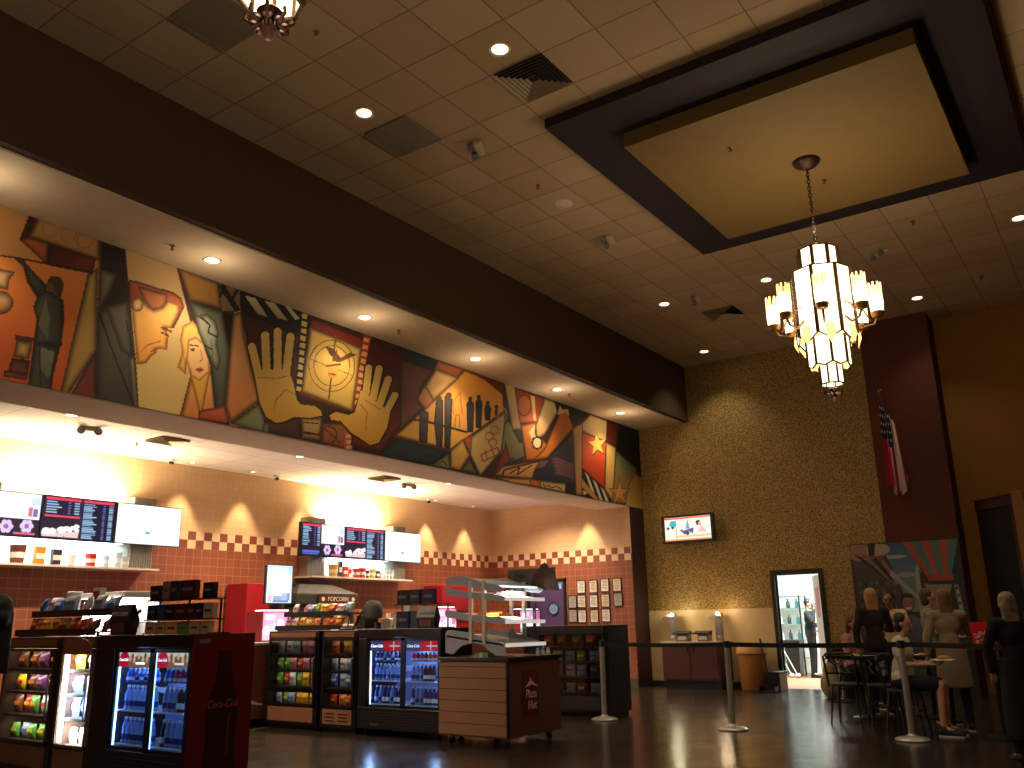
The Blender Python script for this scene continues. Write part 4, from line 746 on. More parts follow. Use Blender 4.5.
([(15.61,4.048),(15.7,3.843),(16.09,3.89),(15.76,3.724),(15.86,3.522),(15.57,3.628),(15.26,3.465),(15.4,3.687),(15.12,3.782),(15.48,3.819)],(90,50,24)),
([(15.61,3.997),(15.68,3.824),(16,3.865),(15.72,3.727),(15.81,3.558),(15.57,3.648),(15.31,3.51),(15.44,3.696),(15.19,3.775),(15.5,3.804)],(220,160,96)),
]
# ------------------------------------------------------------------ the room
M_CEIL, M_ALC, M_TILE, M_GLIT, M_FLOOR = m_ceiling(), m_alcove_ceiling(), m_tilewall(), m_glitter(), m_floor()
BROWN = mat('brown wall paint', (74, 52, 26), .85); OLIVE = mat('olive wall paint', (146, 98, 34), .85); SOFF = mat('beige soffit paint', (238, 214, 180), .8)
MAROON = mat('dark red wall paint', (86, 36, 13), .8); PLUM = mat('plum paint', (30, 16, 22), .75); PANEL = mat('olive ceiling panel paint', (118, 92, 42), .8)
CREAMT = mat('cream tile', (214, 186, 138), .4, scale=8)
def block(name, m, *b):
    s = MB()
    for q in b: s.box(*q)
    return struct(s.build(name, m))
XN, YR, XB, YM, YW, XA = -2.6, -4.0, 16.6, 8.35, 11.86, 16.0
block('floor', M_FLOOR, (XN, YR, -.1, XB+.12, YW+.1, 0))
block('ceiling', M_CEIL, (XN, YR, 6.4, XB, 7.2, 6.5))
block('wall_left', BROWN, (XN, 7.2, 5.22, XB, 7.3, 6.5))
block('ceiling_soffit', SOFF, (XN, 7.3, 5.2, XB, 8.35, 5.3))
block('wall_bulkhead', SOFF, (XN, 8.35, 3.5, XB, 8.45, 5.3), (XN, 8.45, 3.5, 16.0, 9.15, 3.72))
block('ceiling_concession', M_ALC, (XN, 9.15, 3.71, 16.1, YW+.1, 3.8))
block('wall_concession', M_TILE, (XN, YW, 0, XA+.1, YW+.1, 3.8))
# far wall of the concession with its door opening
block('wall_concession_end', M_TILE, (XA, 8.36, 0, XA+.1, 9.97, 3.72), (XA, 10.87, 0, XA+.1, YW, 3.72), (XA, 9.97, 2.12, XA+.1, 10.87, 3.72))
block('wall_end_cap', mat('dark plum wall paint', (58, 24, 22), .8), (XA+.001, 8.345, 0, XB, 8.42, 3.5))
block('baseboard_concession', mat('green-grey tile base', (72, 74, 62), .5), (XA-.015, 8.36, 0, XA, 9.9, .16))
DY0, DY1, DZ = 4.86, 5.68, 2.03
block('wall_back', M_GLIT, (XB, 2.4, 0, XB+.12, DY0, 6.4), (XB, DY1, 0, XB+.12, 8.42, 6.4), (XB, DY0, DZ, XB+.12, DY1, 6.4))
block('wall_back_right', OLIVE, (XB, YR, 0, XB+.12, 2.4, 6.4))
block('trim_wainscot', CREAMT, (XB-.012, 5.76, .1, XB, 8.34, 1.438))
block('baseboard_back', mat('black rubber base', (24, 20, 18), .6), (XB-.02, 5.76, 0, XB, 8.34, .1), (XB-.02, 3.5, 0, XB, 4.78, .1))
block('wall_pillar', MAROON, (16.02, 2.36, 0, XB, 3.5, 6.4))
block('wall_right', OLIVE, (XN, YR-.1, 0, XB, YR, 6.4))
block('wall_near', BROWN, (XN-.1, YR, 0, XN, YW, 6.4))
block('floor_bounce_patch', mat('pale bounce tile', (176, 150, 124), .5), (5.6, 10.42, 0, XA-.02, 11.24, .004))  # pale patch added behind the counter to bounce light upward
# staff room behind the doorway
RW = mat('white room paint', (226, 234, 230), .8)
block('wall_staff_room', RW, (XB+.12, 3.6, 0, 21.6, 3.7, 2.9), (21.5, 3.7, 0, 21.6, 7.6, 2.9), (XB+.12, 7.5, 0, 21.5, 7.6, 2.9))
block('ceiling_staff_room', RW, (XB+.12, 3.6, 2.8, 21.6, 7.6, 2.9))
qf = NT('terracotta floor tiles'); c_, f_ = qf.brick(qf.vec(qf.math('ADD', qf.x, 60), qf.math('ADD', qf.y, 60)), (196, 150, 116), (180, 134, 102), (120, 96, 80), .2, .2, .006)
qf.l(c_, qf.b.inputs['Base Color']); qf.b.inputs['Roughness'].default_value = .5
block('floor_staff_room', qf.m, (XB+.12, 3.6, -.1, 21.6, 7.6, 0))
fr = MB(); fr.box(XB-.04, DY1, 0, XB+.14, DY1+.08, DZ+.09); fr.box(XB-.04, DY0-.08, 0, XB+.14, DY0, DZ+.09); fr.box(XB-.04, DY0, DZ, XB+.14, DY1, DZ+.09)
struct(fr.build('trim_doorway', mat('black door frame', (22, 18, 17), .5), bevel=.004))
l_ = thing('staff_room_light', 'bright ceiling light panel in the white staff room behind the doorway', 'ceiling light', (19.2, 5.6, 2.79))
MB().box(-.65, -.35, -.02, .65, .35, .008).build('frame', WHITE, l_); MB().box(-.6, -.3, -.025, .6, .3, -.02).build('diffuser', mat('lit diffuser', (240, 250, 248), emit=6), l_)
lamp('AREA', (0, 0, -.05), 230, (.93, 1, .97), 1.2, parent=l_, size_y=.6)
# open door leaf
d = thing('open_door', 'pale staff room door standing open inside the bright doorway', 'door', (XB+.17, DY0+.03, 0), .44)
MB().box(0, -.02, .01, .8, .025, 2.02).build('door_panel', mat('pale door paint', (196, 180, 160), .5), d, bevel=.004)
h = MB(); h.lathe([(.026, 0), (.026, .008)], (.73, .025, 1.0), axis='y'); h.tube([(.73, .03, 1.0), (.73, .075, 1.0), (.62, .08, 1.0)], .01)
h.build('door_handle', CHROME, d, smooth=True)
MB().box(.2, .025, 1.25, .55, .03, 1.8).build('notice', mat('red striped notice', (214, 90, 90), .6), d)
# dropped two-step panel of the lobby ceiling
def ceiling_panel(dx, label, num):
    t = struct(MB().box(6.93+dx, .3, 6.29, 11.08+dx, 4.38, 6.4).build('ceiling_panel_'+num, PLUM)); t['label'] = label
    p = MB().box(7.52+dx, .86, 6.12, 10.42+dx, 3.76, 6.29).build('raised_panel', PANEL, t)
    return t
ceiling_panel(0, 'plum framed olive ceiling panel above the chandelier', 'far'); ceiling_panel(-7.2, 'plum framed olive ceiling panel near the camera', 'near')
# ------------------------------------------------------------------ chandelier
LEAD = mat('dark leading', (60, 42, 24), .5, .6)
SG = mat('lit cream art glass', (255, 226, 170), .4, emit=3.2, ecol=(255, 228, 186)); SG2 = mat('lit amber art glass', (255, 200, 120), .4, emit=1.6, ecol=(255, 204, 130))
def chandelier(loc, label):
    t = thing('chandelier', label, 'chandelier', loc)      # origin: ceiling point, hangs down
    MB().lathe([(.02, -.10), (.05, -.09), (.13, -.04), (.15, -.012), (.15, 0)], n=24).build('canopy', BRONZE, t, smooth=True)
    ch = MB()
    for k in range(22):
        z = -.1-k*.042; a = (k % 2)*PI/2; u = Vector((math.cos(a), math.sin(a), 0))
        pts = [Vector((0, 0, z-.021))+u*.016*math.cos(q*PI/4)+Vector((0, 0, .03*math.sin(q*PI/4))) for q in range(9)]; ch.tube(pts, .0055, 5)
    ch.build('chain', BRONZE, t)
    MB().lathe([(.015, -.98), (.03, -1.0), (.09, -1.03), (.15, -1.06), (.16, -1.07)], n=24).build('crown_cap', BRASS, t, smooth=True)
    def tier(name, r, z0, z1, n=8, m=SG, w=.034, off=0, point=0):
        g = MB(); le = MB()
        P_ = [(r*math.cos(2*PI*(k+off)/n), r*math.sin(2*PI*(k+off)/n)) for k in range(n)]
        for k in range(n):
            a, b = P_[k], P_[(k+1) % n]; mx, my = (a[0]+b[0])/2, (a[1]+b[1])/2
            g.add([(a[0], a[1], z0), (mx, my, z0-point), (b[0], b[1], z0), (b[0], b[1], z1), (a[0], a[1], z1)], [(0, 1, 2, 3, 4)])
            le.bar((a[0]*1.01, a[1]*1.01, z0-.004), (a[0]*1.01, a[1]*1.01, z1), w)
            le.bar((*a, z1), (*b, z1), .014); le.bar((*a, z0), (mx, my, z0-point), .014); le.bar((mx, my, z0-point), (*b, z0), .014)
        o = g.build(name, m, t, fix=False); le.build('leading', LEAD, o); return o
    tier('upper_glass_tier', .2, -1.33, -1.07)
    tier('main_glass_tier', .305, -2.06, -1.33, point=.07)
    tier('middle_glass_tier', .212, -2.36, -2.06, point=.03, off=.5, w=.024)
    tier('lower_glass_tier', .118, -2.56, -2.36, n=8, w=.018)
    for r, z in ((.3, -1.335), (.3, -2.065), (.205, -2.365)): MB().lathe([(.1, z), (r, z)], n=8, cap=False).build('step_plate', SG2, t)
    # outer bottom flare of amber leaves
    for k in range(8):
        fl = MB(); a = 2*PI*(k+.5)/8; u = Vector((math.cos(a), math.sin(a), 0)); w = Vector((-math.sin(a), math.cos(a), 0)); c = u*.31
        fl.add([c+w*.05+Vector((0,0,-1.98)), c-w*.05+Vector((0,0,-1.98)), c-w*.05+u*.02+Vector((0,0,-2.1)), c*.95+Vector((0,0,-2.2)), c+w*.05+u*.02+Vector((0,0,-2.1))], [(0,1,2,3,4)])
        fl.build('side_glass', SG2, t, fix=False)
    f = MB(); f.lathe([(.03, -2.59), (.05, -2.61), (.02, -2.64), (.03, -2.66), (.035, -2.69), (.01, -2.73)], n=12)
    for k in range(8):
        a = 2*PI*k/8; u = Vector((math.cos(a), math.sin(a), 0)); f.tube([u*.02+Vector((0,0,-2.63)), u*.06+Vector((0,0,-2.675)), u*.09+Vector((0,0,-2.65)), u*.085+Vector((0,0,-2.625))], .008, 6)
        f.ell(tuple(u*.06+Vector((0,0,-2.66))), (.02, .02, .009), 8, 5)
    f.build('finial', BRONZE, t, smooth=True)
    for k in range(8):
        a = 2*PI*(k+.3)/8; u = Vector((math.cos(a), math.sin(a), 0)); e = u*.515+Vector((0,0,-.13))
        arm = MB().tube([u*.28+Vector((0,0,-1.9)), u*.37+Vector((0,0,-1.99)), u*.47+Vector((0,0,-1.97)), e+Vector((0,0,-1.76))], .013, 8)
        arm.tube([u*.29+Vector((0,0,-1.75)), u*.38+Vector((0,0,-1.8)), u*.44+Vector((0,0,-1.93))], .009, 6)
        arm = arm.build('arm', BRASS, t, smooth=True)
        MB().lathe([(.02, -1.78), (.05, -1.77), (.066, -1.73), (.068, -1.715)], tuple(e), 12).build('cup', BRASS, arm, smooth=True)
        MB().lathe([(.062, -1.72), (.07, -1.6), (.063, -1.5)], tuple(e), 12).build('glass_shade', SG, arm, smooth=True)
        pr = MB()
        for j in range(8):
            b = 2*PI*j/8; q = e+Vector((.06*math.cos(b), .06*math.sin(b), 0)); pr.bar(q+Vector((0,0,-1.56)), q+Vector((0,0,-1.40)), .016)
        pr.build('crown_rods', SG2, arm)
    lamp('POINT', (0, 0, -.8), 7, WARM, .1, parent=t); lamp('POINT', (0, 0, -2.9), 12, WARM, .1, parent=t)
    for k in range(4):
        a = PI/4+k*PI/2; lamp('POINT', (.75*math.cos(a), .75*math.sin(a), -1.4), 15, WARM, .1, parent=t)
    return t
c0 = chandelier((9.0, 2.285, 6.12), 'tiered art deco chandelier hanging below the olive ceiling panel')
c1 = copy_thing(c0, 'art deco chandelier at the top edge whose bronze finial alone shows', (1.80, 2.36, 6.12))
# ------------------------------------------------------------------ recessed lights and other ceiling fittings
LENS = mat('lit lens', (255, 240, 210), emit=7, ecol=(255, 232, 190)); TRIM_W = mat('white trim ring', (230, 210, 180), .5)
def downlight(loc, label, group, energy, spot=1.9, r=.075, tilt=(0,0,0), col=WARM, blend=.7):
    t = thing('recessed_light', label, 'ceiling light', loc, 0, group)
    MB().lathe([(r, -.002), (r+.025, -.012), (r+.03, 0), (r, .004)], n=24).build('trim_ring', TRIM_W, t, smooth=True)
    MB().lathe([(.001, -.003), (r, -.003)], n=24, cap=False).build('lens', LENS, t)
    lamp('SPOT', (0, 0, -.03), energy, col, .06, tilt, spot, blend, t)
    return t
G1 = 'recessed lights in the tiled lobby ceiling'
for x, y, lb in ((5.70, 4.07, 'next to the concentric louvred vent near the plum panel'), (5.70, 5.82, 'next to the square return grille'),
                 (12.84, 5.84, 'left of the triangular looking far vent'), (15.8, 6.4, 'nearest the far left corner of the lobby ceiling'), (12.84, 4.08, 'directly left of the hanging chandelier'),
                 (15.22, 2.33, 'in front of the dark red pillar'), (12.79, .57, 'cut by the right edge of the picture')):
    downlight((x, y, 6.4), 'round recessed ceiling light '+lb, G1, 62 if x < 15 else (62 if y > 3 else 34))
for x, y, lb in ((5.7, .57, 'added unseen recessed light near the camera, right of the plum panel'), (1.5, 5.82, 'added unseen recessed light nearest the near wall'), (12.84, -1.4, 'added unseen recessed light nearest the right wall')): downlight((x, y, 6.4), lb, G1, 70)  # out-of-view lights added to light the lobby and near floor
G2 = 'recessed lights in the soffit above the mural'
for k, (x, lb) in enumerate(((3.03, 'cut by the left edge of the picture'), (5.45, 'above the olive box next to the painted couple'), (7.83, 'above the painted film frame'),
              (10.24, 'above the painted silhouettes'), (12.6, 'above the painted orange spotlight'), (14.9, 'above the painted star, last in the row'))):
    downlight((x, 7.87, 5.2), 'soffit light '+lb, G2, 54, 2.1, .075, col=(1, .78, .5)); lamp('POINT', (x, 7.8, 4.85), 5, (1, .8, .55), .05)  # point lamps with no fixture, added to brighten the soffit underside
G3 = 'recessed wall washers over the concession wall'
for k, (x, e) in enumerate(((3.9, 26), (5.55, 60), (6.95, 30), (7.97, 30), (9.11, 26), (10.4, 26), (11.35, 60), (12.26, 30), (13.72, 34), (14.98, 28))):
    lb = ['left of the first menu screens, outside the picture', 'over the middle of the left menu screens', 'over the white left menu screen', 'just right of the left menu screens', 'midway between the two menu groups',
          'over the dark first screen of the second menu', 'over the middle screen of the second menu', 'over the white screen of the second menu', 'just right of the second menu', 'nearest the alcove corner'][k]
    downlight((x, 11.60, 3.71), 'small wall washer light '+lb, G3, e*5, .98, .035, (0, 0, 0), (1, .8, .5), .3)
downlight((15.74, 9.33, 3.71), 'small wall washer light over the framed certificates', G3, 130, .98, .035, (0, 0, 0), (1, .8, .5), .3)
for x, y in ((5.2, 10.0), (8.7, 10.0), (12.2, 10.0), (14.9, 9.9)): 
    downlight((x, y, 3.71), 'recessed light over the serving counter in column with x %d' % x if False else {5.2: 'recessed light over the left serving counter', 8.7: 'recessed light over the counter between the menus', 12.2: 'recessed light over the counter below the second menu', 14.9: 'recessed light over the far serving counter'}[x], 'counter lights', 330 if x > 14 else 620, 2.5, .06, col=(1, .8, .56), blend=.9)
def em_light(loc, rz, label):
    t = thing('emergency_light', label, 'emergency light', loc, rz, 'twin head emergency lights')
    MB().box(-.12, -.045, -.05, .12, .045, 0).build('housing', mat('ivory plastic', (206, 190, 160), .5), t, bevel=.01)
    for sx in (-1, 1):
        l = MB().lathe([(.03, 0), (.045, .02), (.05, .06), (.042, .065)], (sx*.1, .04, -.06), 12, 'y').build('lamp_head', GREY, t, smooth=True)
    return t
e0 = em_light((6.94, 5.26, 6.4), .4, 'twin head emergency light near the square return grille')
for loc, rz, lb in (((9.97, 5.28, 6.4), .3, 'twin head emergency light below the left corner of the plum panel'), ((12.88, 5.25, 6.4), .3, 'twin head emergency light beside the far vent'),
                    ((12.82, 2.35, 6.4), .8, 'twin head emergency light right of the chandelier'), ((5.69, 10.5, 3.71), 2.8, 'twin head emergency light above the left menu screens'), ((11.73, 10.6, 3.71), 2.8, 'twin head emergency light above the second menu screens')):
    copy_thing(e0, lb, loc, rz)
def sprinkler(loc, label):
    t = thing('sprinkler', label, 'sprinkler', loc, 0, 'ceiling sprinklers')
    MB().lathe([(.03, 0), (.03, -.006), (.012, -.01), (.01, -.04), (.022, -.045), (.022, -.05)], n=12).build('head', BRASS, t, smooth=True); return t
s0 = sprinkler((4.52, 5.25, 6.4), 'small sprinkler between the near chandelier and the dark wall')
for loc, lb in (((8.09, 5.24, 6.4), 'small sprinkler on the ceiling beside the speaker disc'), ((13.6, 4.3, 6.4), 'small sprinkler far down the tiled ceiling'), ((4.95, 7.87, 5.2), 'small sprinkler in the soffit left of the second light'),
                ((8.5, 7.87, 5.2), 'small sprinkler in the soffit above the painted hands'), ((13.0, 7.87, 5.2), 'small sprinkler in the soffit above the painted stage'), ((6.6, 10.9, 3.71), 'small sprinkler on the concession ceiling'),
                ((12.0, 1.75, 6.4), 'small sprinkler on the ceiling between chandelier and right edge'), ((8.22, 2.85, 6.12), 'small pale sprinkler on the olive panel nearer the camera'), ((9.55, 2.25, 6.12), 'small pale sprinkler on the olive panel past the chandelier'), ((14.8, 1.3, 6.4), 'small sprinkler on the ceiling far right')):
    copy_thing(s0, lb, loc)
def diffuser(loc, label, s=.28):
    t = thing('air_diffuser', label, 'vent', loc, 0, 'louvred ceiling vents')
    f = MB()
    for k in range(6):
        a = s*(1-k/6.5); b = a-.018
        zz = -.012
        f.rings([[(a,a,zz-.014),(-a,a,zz-.014),(-a,-a,zz-.014),(a,-a,zz-.014)], [(b,b,-.004),(-b,b,-.004),(-b,-b,-.004),(b,-b,-.004)]], cap=False)
    f.build('louvre', mat('vent metal', (176, 150, 112), .5), t)
    MB().box(-s, -s, -.003, s, s, .002).build('duct', mat('dark duct', (16, 12, 9), .8), t); return t
v0 = diffuser((6.26, 4.07, 6.399), 'concentric louvred vent nearest the plum ceiling frame')
copy_thing(v0, 'louvred vent far down the ceiling left of the chandelier', (13.88, 5.22, 6.399))
for q in (copy_thing(v0, 'louvred vent above the left menu screens', (6.75, 10.42, 3.709)), copy_thing(v0, 'louvred vent above the second menu screens', (10.98, 10.45, 3.709))): q.scale = (.75, .75, 1)
def grille(loc, label):
    t = thing('return_grille', label, 'vent', loc, 0, 'flat return grilles'); g = MB().box(-.29, -.29, -.008, .29, .29, 0)
    g.build('face', mat('grey grille', (120, 108, 82), .6), t); r = MB()
    for k in range(22): r.box(-.28, -.275+k*.03, -.012, .28, -.263+k*.03, -.008)
    r.box(-.295, -.295, -.014, .295, -.28, 0).box(-.295, .28, -.014, .295, .295, 0).box(-.295, -.28, -.014, -.28, .28, 0).box(.28, -.28, -.014, .295, .28, 0)
    r.build('bars', mat('grille bar', (136, 122, 92), .6), t); return t
g0 = grille((6.28, 5.80, 6.4), 'square grey return grille between recessed light and dark wall'); copy_thing(g0, 'square grey return grille nearest the camera, beside the top edge', (3.9, 5.8, 6.4))
t = thing('ceiling_speaker', 'round ceiling speaker disc on the tiled ceiling', 'speaker', (8.70, 5.26, 6.4)); MB().lathe([(.001, -.012), (.1, -.012), (.12, -.006), (.125, 0)], n=24).build('grille', TRIM_W, t, smooth=True)
def camera_dome(loc, label):
    t = thing('security_camera', label, 'camera', loc, 0, 'ceiling cameras'); MB().lathe([(.05, 0), (.055, -.03), (.03, -.035)], n=14).build('mount', WHITE, t, smooth=True)
    MB().ell((.01, 0, -.055), (.035, .035, .03)).build('dome', BLACK, t, smooth=True); return t
k0 = camera_dome((7.6, 11.6, 3.71), 'small dark dome camera right of the left menu screens'); copy_thing(k0, 'small dark dome camera right of the second menu', (13.5, 11.6, 3.71)); copy_thing(k0, 'small dark dome camera above the start of the second menu', (9.6, 11.6, 3.71))
# ------------------------------------------------------------------ mural
cv = Canvas(XN+.4, 16.58, 3.515, 5.19, .0095, (58, 30, 16))
for q in MURAL: cv.poly(*q)
mu = cv.build('mural', mat_paint('mural paint', .7), None, (0, 8.335, 0), (1, 0, 0), (0, 0, 1), thick=.012)
tag(mu, 'long painted cinema mural of film frames, hands and faces above the concession counters', 'mural')
# ------------------------------------------------------------------ menu stations on the concession wall
SCR = mat_paint('lit screen', .3, 1.15)
NAVY = (16, 12, 44); PINK = (226, 60, 96)
def rows(c, u0, u1, v0, v1, n, price=True, col=(150, 190, 225)):
    for k in range(n):
        v = v1-(k+.3)*(v1-v0)/n; hgt = (v1-v0)/n*.55; L = (u1-u0)*(.28+.22*random.random())
        c.rect(u0, v-hgt, u0+L, v, col)
        if price: c.rect(u1-.14*(u1-u0), v-hgt, u1, v, col); c.rect(u1-.34*(u1-u0), v-hgt, u1-.26*(u1-u0), v, (96, 100, 190))
def popcorn_pic(c, u0, u1, v0, v1):
    for k in range(5):
        u = u0+(k+.5)*(u1-u0)/5; s = .55+.1*k
        c.poly([(u-.045, v0), (u+.045, v0), (u+.055, v0+(v1-v0)*.35*s), (u-.055, v0+(v1-v0)*.35*s)], (244, 200, 200))
        for j in range(6): c.ell(u+random.uniform(-.04, .04), v0+(v1-v0)*(.35*s+random.uniform(0, .32*s)), .03, .028, (255, 240, 240))
def flower(c, u, v, r, cc):
    for k in range(6): c.ell(u+r*.6*math.cos(k*PI/3), v+r*.6*math.sin(k*PI/3), r*.42, r*.42, cc)
    c.ell(u, v, r*.35, r*.35, (150, 90, 170))
def screen_art(kind):
    c = Canvas(0, 1.0, 0, .545, .0085, NAVY)
    if kind == 0:
        rows(c, .04, .42, .17, .50, 11); c.rect(.03, .50, .45, .535, PINK); c.rect(.05, .05, .42, .09, (90, 100, 210)); c.rect(.05, .02, .4, .04, (90, 100, 210))
        c.rect(.46, .22, 1, .545, (252, 250, 252)); c.rect(.85, .25, .9, .37, (200, 120, 130)); c.rect(.91, .25, .97, .35, (120, 110, 170)); c.rect(.88, .4, .99, .5, (206, 226, 250))
        flower(c, .6, .11, .085, (224, 196, 240)); flower(c, .85, .13, .085, (220, 200, 246)); c.rect(.7, .02, .96, .05, (226, 90, 130))
    elif kind == 1:
        c.rect(.03, .50, .5, .535, PINK); rows(c, .04, .48, .32, .49, 5); c.rect(.03, .275, .5, .305, PINK); popcorn_pic(c, .02, .5, .02, .26)
        c.rect(.53, .50, .97, .535, PINK); rows(c, .54, .96, .02, .49, 20); c.rect(.51, 0, .518, .545, (60, 40, 110))
    else:
        c = Canvas(0, 1.0, 0, .545, .0085, (255, 255, 255)); c.ell(.48, .16, .05, .022, (120, 190, 190)); c.rect(.54, .155, .62, .165, (210, 230, 232))
    return c
def menu_screen(x, kind, label):
    t = thing('menu_screen', label, 'menu screen', (x, 11.5, 2.405), 0, 'menu screens over the concession counters')
    MB().box(0, -.01, 0, 1.022, .05, .57).build('bezel', BLACK, t, bevel=.004)
    screen_art(kind).build('display', SCR, t, (.011, -.0125, .0125), (1, 0, 0), (0, 0, 1), thick=.002)
    MB().box(.4, .05, .15, .62, .2, .42).build('wall_bracket', DARK, t); t.rotation_euler[0] = -.0
    return t
for x, k, lb in ((4.70, 0, 'first menu screen of the left group, cut by the picture edge'), (5.73, 1, 'dark menu screen with price lists in the left group'), (6.76, 2, 'blank white menu screen ending the left group'),
                 (10.08, 0, 'first menu screen of the second group with white picture panel'), (11.105, 1, 'dark menu screen with price lists in the second group'), (12.13, 2, 'blank white menu screen ending the second group')):
    menu_screen(x, k, lb)
TUBE_W = mat('lit tube cool', (240, 248, 255), emit=5); TUBE_Y = mat('lit tube warm', (255, 226, 170), emit=6)
def corrugated(x0, x1, z0, z1, y, d):
    b = MB(); n = int((x1-x0)/.035); b.box(x0, y+.012, z0, x1, y+d, z1)
    for k in range(n): xx = x0+(k+.5)*(x1-x0)/n; b.box(xx-.009, y, z0, xx+.009, y+.012, z1)
    return b
SHELFW = mat('cream shelf edge', (206, 190, 176), .5)
def menu_unit(x0, x1, cols, up, label):
    t = thing('menu_shelf_unit', label, 'shelf unit', ((x0+x1)/2, YW, 2.05)); m = (x0+x1)/2
    MB().box(x0-m, -.44, 0, x1-m, 0, .03).build('shelf', SHELFW, t, bevel=.004)
    for a, b in cols: corrugated(a-m, b-m, .03, 1.04, -.25, .24).build('corrugated_column', mat('ribbed steel', (176, 170, 160), .35, .7), t)
    MB().box(cols[0][1]-m, -.2, .03, cols[1][0]-m, 0, .5).build('back_panel', mat('pale back panel', (190, 206, 204), .5), t)
    u = MB().box(up[0]-m, -.3, .82, up[1]-m, -.22, .87).build('uplight', GREY, t); MB().box(up[0]-m+.03, -.295, .87, up[1]-m-.03, -.225, .875).build('tube', TUBE_Y, u)
    w = MB().box(up[0]-m, -.34, .36, up[1]-m, -.28, .39).build('under_light', GREY, t); MB().box(up[0]-m+.03, -.335, .352, up[1]-m-.03, -.285, .36).build('tube', TUBE_W, w)
    lamp('AREA', ((up[0]+up[1])/2-m, -.24, .9), 95*(up[1]-up[0]), (1, .84, .55), up[1]-up[0]-.1, (PI-.1, 0, 0), parent=t, size_y=.05)
    lamp('AREA', ((up[0]+up[1])/2-m, -.3, .34), 10*(up[1]-up[0]), (.85, .96, 1), up[1]-up[0]-.1, (.2, 0, 0), parent=t, size_y=.04)
    return t
menu_unit(4.88, 7.45, ((4.92, 5.26), (7.08, 7.44)), (5.25, 6.95), 'shelf unit with ribbed steel ends below the left menu screens')
menu_unit(10.3, 12.86, ((10.38, 10.76), (12.48, 12.84)), (10.75, 12.3), 'shelf unit with ribbed steel ends below the second menu screens')
CUPM = [mat('orange carton', (226, 130, 40)), mat('red carton', (196, 40, 30)), mat('clear frosted cup', (190, 206, 210), .2), mat('yellow carton', (226, 180, 60)), mat('black carton', (40, 30, 30)), mat('white carton', (232, 226, 220)), mat('brown carton', (120, 60, 40))]
def cup(x, y, z, r, h, m, label, kind='cup', lid=None, group='sample cups on the menu shelves'):
    nm = {'cup': 'paper_cup', 'box': 'popcorn_carton', 'glass': 'plastic_cup', 'bucket': 'popcorn_bucket', 'bottle': 'drink_bottle'}[kind]
    t = thing(nm, label, {'cup': 'cup', 'box': 'carton', 'glass': 'cup', 'bucket': 'bucket', 'bottle': 'bottle'}[kind], (x, y, z), 0, group)
    if kind == 'box':
        MB().rings([[(-r, -r*.6, 0), (r, -r*.6, 0), (r, r*.6, 0), (-r, r*.6, 0)], [(-r*1.2, -r*.7, h), (r*1.2, -r*.7, h), (r*1.2, r*.7, h), (-r*1.2, r*.7, h)]]).build('carton', m, t)
        MB().box(-r*1.05, -r*.72, h*.3, r*1.05, -r*.6, h*.62).build('label_band', CUPM[5] if m != CUPM[5] else CUPM[1], t)
    elif kind == 'bottle':
        MB().lathe([(r, 0), (r, h*.6), (r*.35, h*.85), (r*.35, h)], n=12).build('bottle', m, t, smooth=True); MB().lathe([(r*.42, h*.95), (r*.42, h+.012)], n=10).build('bottle_cap', CUPM[1], t)
    else:
        MB().lathe([(r*.78, 0), (r, h), (r*1.06, h+.006), (r*.98, h-.004)], n=16).build('cup_wall', m, t, smooth=True)
        MB().lathe([(r*.85, h*.3), (r*.93, h*.62)], n=16).build('printed_band', lid or CUPM[5], t, smooth=True)
    return t
zS = 2.08
for x, r, h, m, kd, lb in ((5.5, .095, .22, CUPM[6], 'bucket', 'brown popcorn bucket at the left of the first menu shelf'), (5.77, .055, .22, CUPM[0], 'box', 'tall orange popcorn carton on the first menu shelf'), (5.99, .05, .2, CUPM[4], 'box', 'black and white popcorn carton on the first menu shelf'),
    (6.2, .045, .14, CUPM[5], 'cup', 'small white paper cup on the first menu shelf'), (6.46, .07, .16, CUPM[1], 'cup', 'red paper cup on the first menu shelf'), (6.68, .04, .15, CUPM[2], 'glass', 'first clear plastic cup right of the red cup'), (6.85, .05, .2, CUPM[2], 'glass', 'tallest clear plastic cup on the first menu shelf'), (6.97, .045, .14, CUPM[2], 'glass', 'last clear plastic cup before the ribbed steel end'),
    (10.86, .09, .2, CUPM[3], 'bucket', 'yellow and red bucket at the left of the second menu shelf'), (11.02, .035, .27, CUPM[4], 'box', 'tall narrow black carton on the second menu shelf'), (11.13, .05, .18, CUPM[1], 'box', 'red carton beside the tall black carton'), (11.25, .035, .22, CUPM[5], 'box', 'tall narrow white carton on the second menu shelf'),
    (11.42, .075, .15, CUPM[1], 'cup', 'wide red cup near the middle of the second menu shelf'), (11.57, .07, .17, CUPM[1], 'bucket', 'round red bucket right of the wide red cup'), (11.7, .035, .13, CUPM[4], 'cup', 'small black cup on the second menu shelf'), (11.83, .065, .16, CUPM[3], 'bucket', 'yellow bucket right of the small black cup'),
    (11.96, .04, .14, CUPM[4], 'box', 'short dark carton right of the yellow bucket'), (12.06, .04, .11, CUPM[5], 'cup', 'short white cup on the second menu shelf'), (12.17, .04, .17, CUPM[2], 'glass', 'first clear cup of the trio on the second menu shelf'), (12.26, .04, .15, CUPM[2], 'glass', 'middle clear cup of the trio on the second menu shelf'), (12.35, .038, .16, CUPM[2], 'glass', 'last clear cup of the trio on the second menu shelf')):
    cup(x, 11.5, zS, r, h, m, lb, kd)
